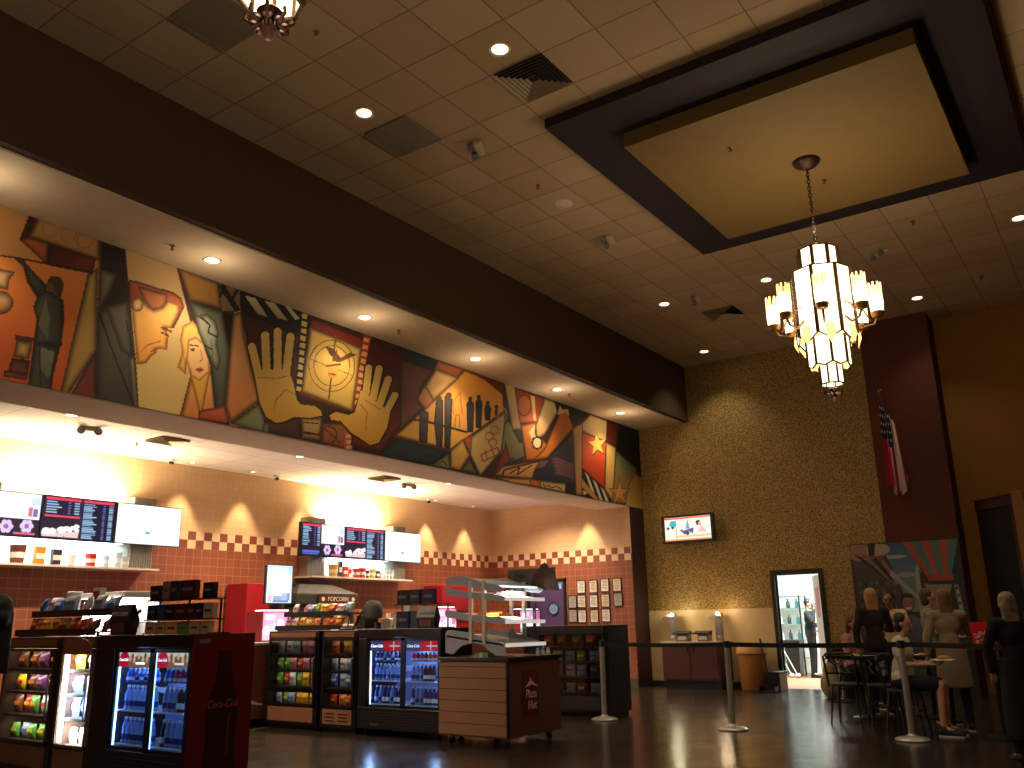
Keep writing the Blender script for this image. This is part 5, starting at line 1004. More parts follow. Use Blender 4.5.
# ------------------------------------------------------------------ coolers with sliding glass doors, facing the camera side (-x)
COKE = mat('cola red', (140, 10, 24), .45); INKW = mat('white print', (240, 236, 232), .6); BLUEIN = mat('blue white liner', (150, 176, 226), .5)
TUBE_B = mat('lit tube blue', (150, 190, 255), emit=5)
HDR = mat_paint('backlit header', .4, .9)
def cooler(x, y0, y1, label, art, e, ml, mid):
    w = y1-y0; H_ = 1.21; D = .58; t = thing('drinks_cooler', label, 'cooler', (x, y0, 0)); fr0, fr1, z0, z1 = .08, w-.08, .32, 1.1
    b = MB(); b.box(.03, 0, .08, D, .04, H_).box(.03, w-.04, .08, D, w, H_).box(.03, .04, 1.13, D, w-.04, H_).box(.03, .04, .08, D, w-.04, .3).box(D-.04, .04, .3, D, w-.04, 1.13)
    b.box(0, 0, 1.1, .03, w, H_).box(0, 0, .08, .03, w, .32).box(0, 0, .32, .03, .03, 1.1).box(0, w-ml+.035, .32, .03, w, 1.1).box(.03, w-ml+.035, .3, D-.04, w-ml+.05, 1.12)
    b.build('cabinet', BLACK, t, bevel=.006)
    MB().box(D-.05, .045, .3, D-.045, w-.045, 1.12).build('liner', BLUEIN, t)
    for k, (a, c) in enumerate(((mid+.005, w-ml+.035), (.015, mid-.005))):       # left door first
        xx = .012 if k else .022
        d = MB(); 
        d.box(xx-.008, a, .32, xx+.008, a+.035, 1.1).box(xx-.008, c-.035, .32, xx+.008, c, 1.1).box(xx-.008, a, .32, xx+.008, c, .35).box(xx-.008, a, 1.07, xx+.008, c, 1.1)
        d = d.build('door', BLACK, t); MB().box(xx-.002, a+.035, .35, xx+.002, c-.035, 1.07).build('glass', GLASS, d)
        MB().box(xx-.018, c-.03 if k else a+.005, .6, xx-.008, c-.01 if k else a+.025, .85).build('handle', DARK, d)
        cvs = Canvas(0, c-a-.07, 0, .12, .006, (196, 16, 36))
        W_ = c-a-.07
        if art == 0:
            cvs.rect(0, 0, W_, .12, (150, 96, 60)); cvs.rect(0, .08, W_, .12, (240, 226, 200))
            for j in range(12): cvs.ell(.16+.03*j, .07+.015*math.sin(j*2), .02, .025, (150, 80, 50) if j % 2 else (226, 190, 160))
            cvs.ell(.075, .055, .072, .07, (206, 14, 50))
        else:
            cvs.rect(0, 0, W_*.42, .12, (60, 60, 110)); cvs.rect(W_*.62, .05, W_*.95, .064, (255, 220, 224)); cvs.rect(W_*.74, .01, W_*.765, .11, (255, 220, 224))
        h = cvs.build('header_panel', HDR, t, (.028, c-.035, .955), (0, -1, 0), (0, 0, 1), thick=.003)
        text('Coca-Cola', .052 if art else .034, (.022, c-.035-(W_*.21 if art else .075), 1.013), (0, -1, 0), (0, 0, 1), mat('lit white print', (250, 246, 250), emit=.9), h, shear=.35, xs=.85)
        if art == 0: MB().box(.02, c-.035-W_*.82, .978, .024, c-.035-W_*.56, .994).build('print_bar', mat('lit white print', (250, 246, 250), emit=.9), h)
    for z in (.36, .62, .835):
        s = MB(); 
        s.box(.05, .05, z-.012, .07, w-.05, z); s.box(D-.07, .05, z-.012, D-.055, w-.05, z)
        for k in range(int(w/.045)): s.box(.07, .06+k*.045, z-.008, D-.06, .066+k*.045, z-.002)
        s.build('wire_shelf', mat('white wire', (214, 220, 232), .4), t)
    for y in (.05, w-ml+.01, mid): MB().box(.04, y-.01, .34, .05, y+.01, 1.08).build('light_tube', TUBE_B, t)
    lamp('AREA', (.12, w/2, 1.09), e, (.42, .6, 1), w-.2, (0, .2, 0), parent=t, size_y=.15); t.children[-1].rotation_euler = (0, .3, PI/2*0)
    lamp('AREA', (.06, w-ml, .7), e*.5, (.42, .6, 1), .6, (0, PI/2, 0), parent=t, size_y=.04)
    lamp('AREA', (.06, .12, .7), e*.5, (.42, .6, 1), .6, (0, PI/2, 0), parent=t, size_y=.04)
    g = MB()
    for k in range(6): g.box(-.006, .06, .11+k*.03, 0, w-.06, .122+k*.03)
    g.build('vent_grille', DARK, t)
    for yy in (.1, w-.1):
        for xx in (.08, D-.08): MB().lathe([(.04, -.012), (.04, .012)], (xx, yy, .04), 12, 'y').build('caster', DARK, t, smooth=True)
    return t
kA = cooler(4.3, 6.07, 7.38, 'large black drinks cooler with red bottle-print side, nearest the camera', 0, 9, .285, .53)
kB = cooler(7.95, 6.63, 7.93, 'black drinks cooler with red header standing beside the wooden food cart', 1, 9, .175, .585)
MB().box(-.001, .95, .13, -.006, 1.08, .15).build('badge', STEEL, kB)
# red bottle graphic on the side of the near cooler (facing -y)
sd = MB().box(.0, -.012, .08, .58, 0, 1.21).build('red_side_panel', mat('deep red laminate', (96, 8, 18), .35), kA)
bp = [(.0,.0),(.12,.0),(.128,.12),(.118,.22),(.125,.34),(.13,.44),(.118,.54),(.085,.64),(.062,.74),(.052,.84),(.055,.86),(.055,.90)]
pr = [(.30+r*1.15, .16+z*1.02) for r, z in bp]+[(.30-r*1.15, .16+z*1.02) for r, z in reversed(bp)]
MB().prism(pr, (0, -.013, 0), (1,0,0), (0,0,1), (0,-.002,0)).build('bottle_graphic', mat('dark cola print', (44, 8, 12), .3), sd)
text('Coca-Cola', .085, (.30, -.017, .68), (1,0,0), (0,0,1), mat('dull pink print', (150, 70, 70)), sd, shear=.35, xs=.8)
MB().box(.05, -.014, 1.14, .15, -.012, 1.17).build('sticker', mat('grey sticker', (120, 90, 96)), sd)
for a, b in ((.22, .34), (.27, .5)): MB().bar((.30+a*.25, -.016, .3), (.30+a*.25, -.016, .6), .01, .002).build('highlight_stripe', mat('pink highlight print', (150, 50, 60)), sd)
# drinks standing in the coolers
DR = {'clear': mat('clear drink', (110, 150, 215), .15), 'blue': mat('blue drink', (30, 110, 220), .2), 'pink': mat('pink drink', (226, 50, 120), .2), 'lime': mat('lime drink', (180, 206, 50), .2),
      'orange': mat('orange drink', (236, 120, 30), .2), 'dark': mat('cola drink', (40, 20, 24), .15), 'red': mat('red drink', (206, 30, 40), .2), 'navy': mat('navy drink', (30, 44, 110), .2), 'water': mat('water', (130, 160, 220), .1)}
CAPW = mat('white cap', (226, 232, 240), .4); BOTT = {}
def bottle(cname, x, y, z, label, group, h=.17):
    key = (cname, h)
    if key not in BOTT:
        t = thing('drink_bottle', label, 'bottle', (x, y, z), 0, group)
        MB().lathe([(.026, 0), (.03, .01), (.03, h*.42), (.026, h*.5), (.03, h*.6), (.012, h*.86), (.012, h*.9)], n=10).build('bottle', DR[cname], t, smooth=True)
        MB().lathe([(.014, h*.9), (.014, h)], n=8).build('bottle_cap', CAPW, t); MB().lathe([(.0308, h*.14), (.0308, h*.36)], n=10).build('bottle_label', DR['navy'] if cname in ('water', 'clear') else CAPW, t)
        BOTT[key] = t; return t
    return copy_thing(BOTT[key], label, (x, y, z), None, group)
NTH = ['first', 'second', 'third', 'fourth', 'fifth', 'sixth', 'seventh', 'eighth', 'ninth', 'tenth', 'eleventh', 'twelfth']
SHN = {0: 'bottom', 1: 'middle', 2: 'top'}
plan = {'A': [['water']*7, ['water']*7, ['blue', 'blue', 'clear', 'blue', 'clear', 'blue', 'blue'], ['dark', 'water', 'water', 'water', 'water', 'dark', 'water'], ['water', 'clear', 'water', 'dark', 'dark', 'dark', 'clear'], ['blue', 'blue', 'pink', 'pink', 'pink', 'lime', 'lime']],
        'B': [['navy', 'water', 'navy', 'navy', 'water', 'navy', 'navy'], ['water', 'clear', 'water', 'clear', 'water', 'water', 'clear'], ['navy', 'navy', 'clear', 'navy', 'clear', 'navy', 'navy'], ['navy', 'water', 'water', 'navy', 'navy', 'navy', 'dark'], ['water', 'water', 'clear', 'dark', 'dark', 'dark', 'water'], ['pink', 'red', 'pink', 'red', 'orange', 'orange', 'orange']]}
for key, x0, ya, yb, nm in (('A', 4.3, 6.07, 7.38, 'near cooler'), ('B', 7.95, 6.63, 7.93, 'cart side cooler')):
    w = yb-ya; ml, mid = (.285, .53) if key == 'A' else (.175, .585)
    for dr in range(2):
        for sh in range(3):
            for k in range(7):
                c = plan[key][dr*3+sh][k]; yy = (yb-ml-.035 if dr == 0 else ya+mid-.075)-k*.0625
                bottle(c, x0+.12, yy, (.36, .62, .835)[sh], '%s bottle, %s shelf, %s door of the %s, %s from left' % ({'water': 'clear water', 'clear': 'pale blue'}.get(c, c), SHN[sh], ('left', 'right')[dr], nm, NTH[k]),
                       'bottles on the %s shelf of the %s' % (SHN[sh], nm), .19 if sh == 1 else (.11 if sh == 2 else .2))
# ------------------------------------------------------------------ snack cases
BAGC = [('yellow', (226, 176, 30)), ('green', (90, 140, 60)), ('red', (176, 40, 36)), ('pink', (196, 110, 120)), ('white', (206, 200, 196)), ('orange', (226, 120, 36)), ('blue', (60, 90, 170)), ('brown', (110, 66, 46)), ('silver', (150, 150, 156)), ('purple', (110, 60, 110))]
BAGM = {n: mat(n+' wrapper', c, .3, vary=.25, scale=30) for n, c in BAGC}; BAGP = {}
def bag(cname, loc, rz, w, h, label, group, tilt=0, nm='snack_bag', cat='snack bag'):
    key = (cname, w, h)
    if key in BAGP: t = copy_thing(BAGP[key], label, loc, rz, group)
    else:
        t = thing(nm, label, cat, loc, rz, group); nx, nz = 8, 10; V = []; F = []
        for side in (-1, 1):
            for i in range(nx+1):
                for j in range(nz+1):
                    u, v = i/nx*2-1, j/nz*2-1; d = .22*w*(1-abs(u)**3)*(1-abs(v)**2.5)+.002
                    V.append((u*w/2*(1-.05*(1-abs(v))), side*(d+.006*math.sin(9*u+7*v)*(1-abs(v))), (v+1)*h/2))
        n1 = (nx+1)*(nz+1)
        for i in range(nx):
            for j in range(nz):
                a = i*(nz+1)+j; q = (a, a+nz+1, a+nz+2, a+1); F.append(q); F.append(tuple(n1+k for k in reversed(q)))
        for i in range(nx): 
            a = i*(nz+1); F.append((a, n1+a, n1+a+nz+1, a+nz+1)); a += nz; F.append((a, a+nz+1, n1+a+nz+1, n1+a))
        for j in range(nz): F.append((j, j+1, n1+j+1, n1+j)); a = nx*(nz+1)+j; F.append((a, n1+a, n1+a+1, a+1))
        MB().add(V, F).build('wrapper', BAGM[cname], t, smooth=True)
        MB().box(-w*.3, -.22*w-.004, h*.42, w*.3, -.18*w, h*.62).build('printed_label', BAGM[{'yellow': 'red', 'green': 'yellow', 'red': 'yellow', 'pink': 'purple', 'white': 'red', 'orange': 'brown', 'blue': 'white', 'brown': 'orange', 'silver': 'blue', 'purple': 'pink'}[cname]], t)
        BAGP[key] = t
    t.rotation_euler = (tilt, 0, rz); return t
WOODC = m_wood('case wood', (122, 78, 52), (142, 92, 62), 0)
def snack_case(x, y0, y1, label, stock, shelves, lit, frame=BLACK, wood=WOODC, top=1.2, nmcase='', e=4, tubeside=False):
    w = y1-y0; D = .6; t = thing('snack_case', label, 'display case', (x, y0, 0))
    b = MB(); b.box(0, 0, .06, D, .04, top).box(0, w-.04, .06, D, w, top).box(0, .04, top-.1, D, w-.04, top).box(0, .04, .06, D, w-.04, .3).box(D-.03, .04, .3, D, w-.04, top-.1).box(.04, .03, 0, D-.04, w-.03, .06)
    b.build('cabinet', frame, t, bevel=.006)
    MB().box(-.012, .06, .1, 0, w-.06, .27).build('lower_panel', wood, t); MB().box(-.012, .05, top-.08, 0, w-.05, top-.02).build('top_rail', wood, t)
    d = MB(); d.box(-.02, .03, .29, -.002, .065, top-.1).box(-.02, w-.065, .29, -.002, w-.03, top-.1).box(-.02, .03, .29, -.002, w-.03, .315).box(-.02, .03, top-.125, -.002, w-.03, top-.1)
    d = d.build('glass_door', frame if not tubeside else mat('warm metal frame', (120, 96, 76), .4, .5), t); MB().box(-.013, .065, .315, -.009, w-.065, top-.125).build('glass', GLASS, d)
    MB().tube([(-.02, .05, .5), (-.045, .05, .52), (-.045, .05, .86), (-.02, .05, .88)], .008, 8).build('handle', STEEL, d, smooth=True)
    for z in shelves[1:]: s = MB().box(.02, .04, z-.02, D-.04, w-.04, z).build('shelf', DARK, t)
    MB().box(.03, .08, top-.115, .07, w-.08, top-.1).build('light_tube', TUBE_Y if e > 2 else mat('dim lit tube', (255, 226, 170), emit=.6), t)
    if tubeside:
        MB().box(.02, w-.075, .32, .04, w-.045, top-.12).build('light_tube', TUBE_Y, t)
        lamp('AREA', (-.0, w-.08, .7), e*1.5, (1, .9, .75), .7, (0, -PI/2, .0), parent=t, size_y=.06)
    for z in shelves: lamp('AREA', (.05, w/2, z+.17), e*.7, lit, .03, (0, -.9, 0), parent=t, size_y=w-.2)
    for si, (z, row) in enumerate(zip(shelves, stock)):
        n = len(row)
        for k, c in enumerate(row):
            yy = y1-.11-(w-.22)*k/max(n-1, 1); hh = (.13, .16, .14, .15)[si % 4]
            bag(c, (x+.13+.02*(k % 2), yy, z+.001), -PI/2, round(min(.15, (w-.15)/n), 3), hh, '%s bag, %s shelf of the %s, %s from left' % (c, ('lowest', 'second lowest', 'second highest', 'highest')[si if len(shelves) == 4 else si], nmcase, NTH[k]), 'snacks in the %s' % nmcase, .0)
    return t
sh4 = (.301, .52, .72, .92)
snack_case(7.98, 8.66, 9.62, 'wide black snack case with wood base panel behind the near cooler', [['silver', 'green', 'silver', 'yellow', 'yellow', 'yellow', 'brown'], ['green', 'red', 'white', 'green', 'yellow', 'orange', 'orange'], ['green', 'green', 'pink', 'red', 'pink', 'pink', 'pink'], ['silver', 'white', 'silver', 'pink', 'pink', 'pink']], sh4, (1, .8, .6), nmcase='wide snack case', e=.6)
nc = snack_case(7.98, 7.98, 8.6, 'narrow black snack case between wide case and drinks cooler', [['red', 'orange', 'red', 'silver'], ['blue', 'silver', 'blue', 'white'], ['silver', 'white', 'silver', 'silver'], ['orange', 'yellow', 'orange']], sh4, (1, .75, .5), nmcase='narrow snack case', e=.35)
v = MB()
for q in (.12, .36):
    for k in range(3): v.box(-.016, q, .135+k*.04, -.012, q+.16, .145+k*.04)
v.build('vent_slots', BLACK, nc)
snack_case(4.32, 8.04, 9.0, 'wide snack case at the left edge with lit shelves', [['green', 'silver', 'green', 'green', 'yellow', 'green'], ['brown', 'red', 'green', 'white', 'green', 'green'], ['yellow', 'brown', 'purple', 'white', 'pink'], ['brown', 'brown', 'purple', 'brown', 'brown']], sh4, (1, .86, .66), frame=mat('brown metal case', (70, 52, 44), .4, .4), nmcase='left edge snack case', e=3)
bc = snack_case(4.32, 7.42, 8.0, 'brightly lit narrow case with arched glass beside the near cooler', [['white', 'silver', 'brown', 'green'], ['blue', 'blue', 'silver', 'blue'], ['blue', 'white', 'blue'], ['orange', 'white', 'brown']], sh4, (1, .95, .85), frame=mat('brown metal case', (70, 52, 44), .4, .4), nmcase='brightly lit narrow case', e=36, tubeside=True)
ar = [(.06+.46*(.5-.5*math.cos(PI*k/12)), .04+.1*math.sin(PI*k/12)) for k in range(13)]
MB().prism(ar+[(.52, 0), (.06, 0)], (-.014, 0, 1.05), (0,1,0), (0,0,1), (-.008,0,0)).build('arched_header', WOODC, bc)
# tall dark open case beyond the cart
tc_ = snack_case(10.85, 6.1, 7.5, 'tall dark chilled case behind the wooden cart next to a rope post', [['brown', 'silver', 'brown', 'silver', 'brown', 'silver', 'brown'], ['silver', 'brown', 'silver', 'white', 'silver', 'brown', 'silver'], ['white', 'brown', 'white', 'silver', 'green', 'silver', 'white'], ['brown', 'red', 'brown', 'brown', 'red', 'brown']], sh4, (1, .9, .75), wood=DARK, nmcase='dark chilled case', e=.03)
# rows of counters behind the cases
def counter(x0, y0, x1, y1, z, label, m, mt):
    cx, cy = (x0+x1)/2, (y0+y1)/2; t = thing('serving_counter', label, 'counter', (cx, cy, 0)); a, b = (x1-x0)/2, (y1-y0)/2
    MB().box(-a, -b, .1, a, b, z-.04).build('cabinet', m, t); MB().box(-a+.04, -b+.05, 0, a-.04, b-.05, .1).build('toe_kick', BLACK, t)
    MB().box(-a-.02, -b-.02, z-.04, a+.02, b+.02, z).build('worktop', mt, t, bevel=.006)
    p = MB(); n = max(2, int((x1-x0)/.8))
    for k in range(n): p.box(-a+.03+k*2*a/n, -b-.012, .16, -a+2*a/n*(k+1)-.03, -b, z-.1)
    p.build('front_panels', m, t); return t
WARMW = m_wood('counter wood', (130, 76, 42), (150, 90, 52), 0); TOP = mat('pale worktop', (226, 212, 196), .35); TOPD = mat('dark worktop', (60, 44, 36), .3)
counter(5.5, 9.78, 15.1, 10.38, 1.06, 'long wood fronted serving counter behind the display cases', WARMW, TOP)
counter(4.95, 8.0, 5.45, 9.6, 1.06, 'service counter behind the near row of coolers', WARMW, TOPD)
counter(8.64, 7.5, 9.12, 9.6, 1.06, 'service counter behind the second row of coolers', WARMW, TOPD)
counter(4.2, 11.25, 15.6, 11.80, .92, 'back counter along the tiled concession wall', WARMW, TOPD)
# ------------------------------------------------------------------ things on the counters
PKM = mat_paint('lit pink sign', .4, 1.0)
def pink_box(x0, x1, z0, z1, y, label, n=1):
    t = thing('lit_drink_display', label, 'lit display', ((x0+x1)/2, y, z0), 0, 'pink lit drink displays'); w = x1-x0; h = z1-z0
    MB().box(-w/2, 0, 0, w/2, .3, h).build('housing', mat('dull red housing', (110, 14, 26), .5), t)
    c = Canvas(0, w-.02, 0, h-.04, .008, (244, 120, 160)); c.rect(0, 0, w, h*.35, (255, 236, 244), (255, 220, 236)); 
    for k in range(14): c.ell(random.uniform(0, w), h*random.uniform(.2, .5), .03, .03, (255, 226, 240))
    c.rect(w*.08, h*.66, w*.42, h*.84, (255, 210, 226)); c.ell(w*.62, h*.4, w*.14, h*.3, (255, 240, 250))
    c.build('lit_face', PKM, t, (-w/2+.01, -.004, .02), (1,0,0), (0,0,1)); lamp('AREA', (0, -.05, h*.6), 6, (1, .5, .7), w*.8, (PI/2, 0, 0), parent=t, size_y=h*.7)
    lamp('AREA', (0, .1, h+.02), 5, (1, .8, .85), w*.8, (PI, 0, 0), parent=t, size_y=.15)
    MB().box(-w/2+.03, .02, h, w/2-.03, .2, h+.012).build('added_top_light', TUBE_W, t); return t  # top light and upward lamp added to brighten the bulkhead underside
pink_box(8.12, 8.62, 1.06, 1.47, 9.95, 'pink lit drink display right of the near cooler'); pink_box(11.75, 12.35, 1.06, 1.53, 9.95, 'pink lit drink display above the second cooler'); pink_box(14.3, 15.0, 1.06, 1.5, 9.95, 'pink lit drink display behind the food cart')
# red machines on the back counter
def red_machine(x0, x1, z1, y, label):
    t = thing('drinks_machine', label, 'machine', ((x0+x1)/2, y, .92)); w = x1-x0; h = z1-.92
    MB().box(-w/2, 0, 0, w/2, .5, h).build('housing', COKE, t, bevel=.015); g = MB()
    for k in range(12): g.box(-w*.42+k*w*.07, -.006, h*.32, -w*.42+k*w*.07+w*.035, 0, h*.56)
    g.build('grille', DARK, t); MB().box(-w*.45, -.008, .03, w*.45, 0, h*.25).build('lower_door', mat('bright red plastic', (150, 14, 34), .4), t); return t
red_machine(8.9, 9.35, 1.92, 11.3, 'red drinks machine with dark grille on the back counter'); red_machine(6.9, 7.4, 1.74, 11.3, 'red drinks machine half hidden behind candy boxes'); red_machine(13.6, 14.6, 2.0, 11.3, 'red drinks machine seen through the shelves of the food cart')
# tablet-like tall kiosk screen
t = thing('kiosk_screen', 'tall bright blue-white kiosk screen on the serving counter', 'screen', (8.68, 10.3, 1.07))
MB().box(-.25, 0, .5, .25, .04, 1.05).build('bezel', BLACK, t, bevel=.006); c = Canvas(0, .46, 0, .53, .008, (226, 246, 255)); c.rect(0, .4, .46, .53, (150, 226, 246), (200, 240, 250)); c.rect(.02, .02, .1, .12, (226, 110, 120)); c.rect(.12, .01, .4, .1, (40, 60, 140)); c.rect(.28, .04, .42, .14, (90, 110, 190)); c.ell(.1, .4, .03, .05, (244, 255, 255))
c.build('display', SCR, t, (-.23, -.003, .52), (1,0,0), (0,0,1)); MB().box(-.04, .04, 0, .04, .1, .8).box(-.14, -.05, 0, .14, .15, .02).build('stand', BLACK, t); lamp('AREA', (0, -.05, .8), 6, (.8, .95, 1), .4, (PI/2, 0, 0), parent=t, size_y=.5)
# popcorn machine
t = thing('popcorn_machine', 'grey steel popcorn machine with a POPCORN sign below the second menu', 'popcorn machine', (10.45, 11.3, .92)); STL = mat('dull steel', (50, 46, 44), .5, .2)
MB().box(-.85, 0, 0, .75, .5, .1).box(-.85, .44, .1, .75, .5, .7).box(-.85, 0, .1, -.8, .5, .7).box(.7, 0, .1, .75, .5, .7).build('cabinet', STL, t, bevel=.01)
MB().rings([[(-.6, -.06, .68), (.8, -.06, .68), (.8, .5, .68), (-.6, .5, .68)], [(-.6, -.06, .86), (.8, -.06, .86), (.8, .5, .86), (-.6, .5, .86)], [(-.4, .1, 1.02), (.3, .1, 1.02), (.3, .5, 1.02), (-.7, .5, 1.02)]]).build('hood', STL, t, bevel=.02)
sg = MB().box(-.15, -.085, .69, .72, -.065, .85).build('sign', mat('dark sign', (60, 24, 22), .5), t); text('POPCORN', .1, (.28, -.088, .77), (1,0,0), (0,0,1), mat('cream print', (226, 200, 170)), sg)
for x in (-.06, .63): MB().lathe([(.035, 0), (.035, .004)], (x, -.09, .77), 12, 'y').build('sign_rosette', mat('cream print', (226, 200, 170)), sg)
MB().box(-.8, -.01, .1, .7, .0, .68).build('glass_front', GLASS, t); MB().lathe([(.02, .55), (.16, .5), (.17, .3), (.1, .28)], (.1, .25, 0), 16).build('kettle', CHROME, t, smooth=True)
pc = MB()
for k in range(220):
    r = .02+.008*random.random(); pc.ell((random.uniform(-.72, .62), random.uniform(.06, .4), .11+random.random()*.1), (r, r, r), 6, 4)
o = pc.build('popcorn', mat('popcorn', (240, 214, 140), .8), t, smooth=True); o['kind'] = 'stuff'
lamp('AREA', (0, .2, .66), 5, (1, .7, .4), 1.2, parent=t, size_y=.2)
# register, coffee machine, cup stacks on the serving counter
t = thing('cash_register', 'black and white cash register with tilted screen on the second row counter', 'cash register', (8.85, 8.0, 1.06))
MB().box(-.15, -.17, 0, .17, .17, .08).build('base', DARK, t, bevel=.01); MB().rings([[(-.1, -.17, .09), (-.06, -.17, .09), (-.06, .17, .09), (-.1, .17, .09)], [(0, -.17, .36), (.04, -.17, .36), (.04, .17, .36), (0, .17, .36)]]).build('screen', BLACK, t, bevel=.005)
MB().box(-.16, -.1, .08, -.12, .1, .1).build('card_reader', WHITE, t); MB().box(.05, -.05, .08, .12, .05, .5).box(.0, -.09, .5, .03, .09, .62).build('customer_display', WHITE, t, bevel=.005)
t = thing('coffee_machine', 'rounded black coffee machine on the serving counter', 'coffee machine', (10.42, 10.1, 1.06)); MB().rings([[(x, y, z) for x, y in ((-.2, -.2), (.2, -.2), (.2, .2), (-.2, .2))] for z in (0, .06)]+[[(-.2, .0, .06), (.2, .0, .06), (.2, .2, .06), (-.2, .2, .06)]]).build('base', BLACK, t)
MB().lathe([(.15, .3), (.165, .36), (.155, .48), (.1, .56), (.03, .58)], n=20).build('tank', mat('matt black', (10, 9, 9), .8), t, smooth=True); MB().box(-.15, .02, .05, .15, .2, .34).build('column', BLACK, t); MB().lathe([(.06, .06), (.075, .12), (.06, .2), (.07, .23)], (0, -.1, 0), 16).build('carafe', mat('dark glass jug', (30, 20, 18), .1), t, smooth=True)
t = thing('cup_dispenser', 'white cup dispenser right of the black coffee machine', 'dispenser', (10.78, 10.1, 1.06)); MB().box(-.07, -.1, 0, .07, .1, .3).build('housing', WHITE, t, bevel=.02); MB().lathe([(.035, .3), (.045, .38)], n=14).build('cups', WHITE, t, smooth=True)
t = thing('printer', 'white receipt printer beside the popcorn machine', 'printer', (9.75, 10.08, 1.06)); MB().box(-.13, -.12, 0, .13, .12, .22).build('body', WHITE, t, bevel=.02); MB().box(-.1, -.06, .22, .1, .08, .5).build('riser', mat('ivory plastic', (206, 190, 160), .5), t, bevel=.01); MB().box(-.06, -.09, .34, .07, -.06, .48).build('display', DARK, t)
# ---- warmer box with bright glow at the left end
t = thing('hot_food_warmer', 'brightly lit hot food warmer at the left end of the near counter', 'warmer', (5.2, 8.6, 1.06))
MB().box(-.22, -.42, 0, .22, .42, .06).box(-.22, -.42, .5, .22, .42, .56).box(.18, -.42, .06, .22, .42, .5).build('cabinet', WHITE, t, bevel=.01); MB().box(-.14, -.36, .485, .1, .36, .5).build('heat_tube', TUBE_Y, t); MB().box(-.215, -.4, .06, -.21, .4, .5).build('glass', GLASS, t)
r_ = MB()
for k in range(3): r_.box(-.18, -.36, .14+.12*k, .16, .36, .148+.12*k)
r_.build('rack', STEEL, t); lamp('AREA', (-.1, 0, .47), 26, (1, .85, .7), .7, (0, 0, PI/2), parent=t, size_y=.2)
lamp('AREA', (-.235, 0, .3), 30, (1, .8, .72), .35, (0, -PI/2, 0), parent=t, size_y=.7)
for k in range(3):
    b = thing('food_carton', 'orange food carton in the lit warmer, %s from the left' % NTH[k], 'carton', (5.15, 8.86-k*.17, 1.06+.149), 0, 'cartons in the warmer'); MB().rings([[(-.05,-.06,0),(.05,-.06,0),(.05,.06,0),(-.05,.06,0)],[(-.06,-.07,.1),(.06,-.07,.1),(.06,.07,.1),(-.06,.07,.1)]]).build('carton', CUPM[0], b); MB().box(-.062,-.03,.03,-.056,.03,.07).build('printed_label', CUPM[5], b)
# ---- candy racks: tilted shelves standing on the cases
def candy_rack(x, y0, y1, z, label, tiers):
    t = thing('candy_rack', label, 'rack', (x, y0, z)); w = y1-y0
    for k in range(tiers): 
        zz = .03+k*.17; xx = .02+k*.14
        MB().box(xx, 0, zz, xx+.28, w, zz+.015).box(xx-.008, 0, zz-.02, xx, w, zz+.04).build('shelf', BLACK, t)
    for yy in (.02, w-.02): f = MB(); f.bar((.28, yy, 0), (.3+.14*(tiers-1), yy, .06+.17*(tiers-1)), .018); f.bar((.05, yy, 0), (.05, yy, .03), .018); f.bar((.05, yy, .009), (.3, yy, .009), .018); f.bar((.19, yy, .03), (.22, yy, .2), .012); f.build('side_frame', BLACK, t)
    return t
candy_rack(4.34, 7.55, 8.95, 1.2, 'two tier candy rack on top of the left snack cases', 2)
candy_rack(8.0, 8.35, 9.55, 1.2, 'two tier candy rack on top of the wide snack case', 2)
def fill(x, y0, y1, z, cols, group, where, w=.13, h=.13, tilt=-.35):
    n = len(cols)
    for k, c in enumerate(cols):
        bag(c, (x+random.uniform(-.03, .03), y1-.06-(y1-y0-.12)*k/(n-1), z), -PI/2+random.uniform(-.5, .5), w, h, '%s bag %s, %s from left' % (c, where, NTH[k]), group, tilt+random.uniform(-.3, .1))
fill(4.47, 7.6, 8.9, 1.246, ['brown', 'orange', 'yellow', 'orange', 'brown', 'red', 'red', 'orange', 'brown', 'brown'], 'bags on the lower tier of the left candy rack', 'on the lower tier of the left candy rack')
fill(4.55, 7.6, 8.9, 1.416, ['blue', 'white', 'blue', 'silver', 'silver', 'silver', 'white', 'silver', 'blue', 'blue'], 'bags on the upper tier of the left candy rack', 'on the upper tier of the left candy rack', .14, .16)
fill(8.13, 8.4, 9.5, 1.246, ['pink', 'white', 'yellow', 'yellow', 'orange', 'orange', 'red', 'red'], 'bags on the lower tier of the second candy rack', 'on the lower tier of the second candy rack')
fill(8.27, 8.4, 9.5, 1.416, ['white', 'pink', 'blue', 'green', 'yellow', 'red', 'white', 'silver'], 'bags on the upper tier of the second candy rack', 'on the upper tier of the second candy rack', .13, .14)
# tall white snack tubes / box on the left rack
t = thing('snack_tub', 'tall white and blue snack tub standing on the left candy rack', 'tub', (4.71, 8.6, 1.416)); MB().lathe([(.05, 0), (.065, .17), (.068, .18)], n=18).build('tub_wall', BAGM['blue'], t, smooth=True); MB().lathe([(.065, .15), (.075, .17), (.075, .2), (.066, .205)], n=18).build('rim', WHITE, t, smooth=True)
t = thing('snack_box', 'tall red and white snack box standing upright on the left candy rack', 'box', (4.73, 8.2, 1.416)); MB().box(-.03, -.06, 0, .03, .06, .23).build('box', WHITE, t); MB().box(-.032, -.055, .08, -.03, .055, .2).build('printed_label', RED, t)
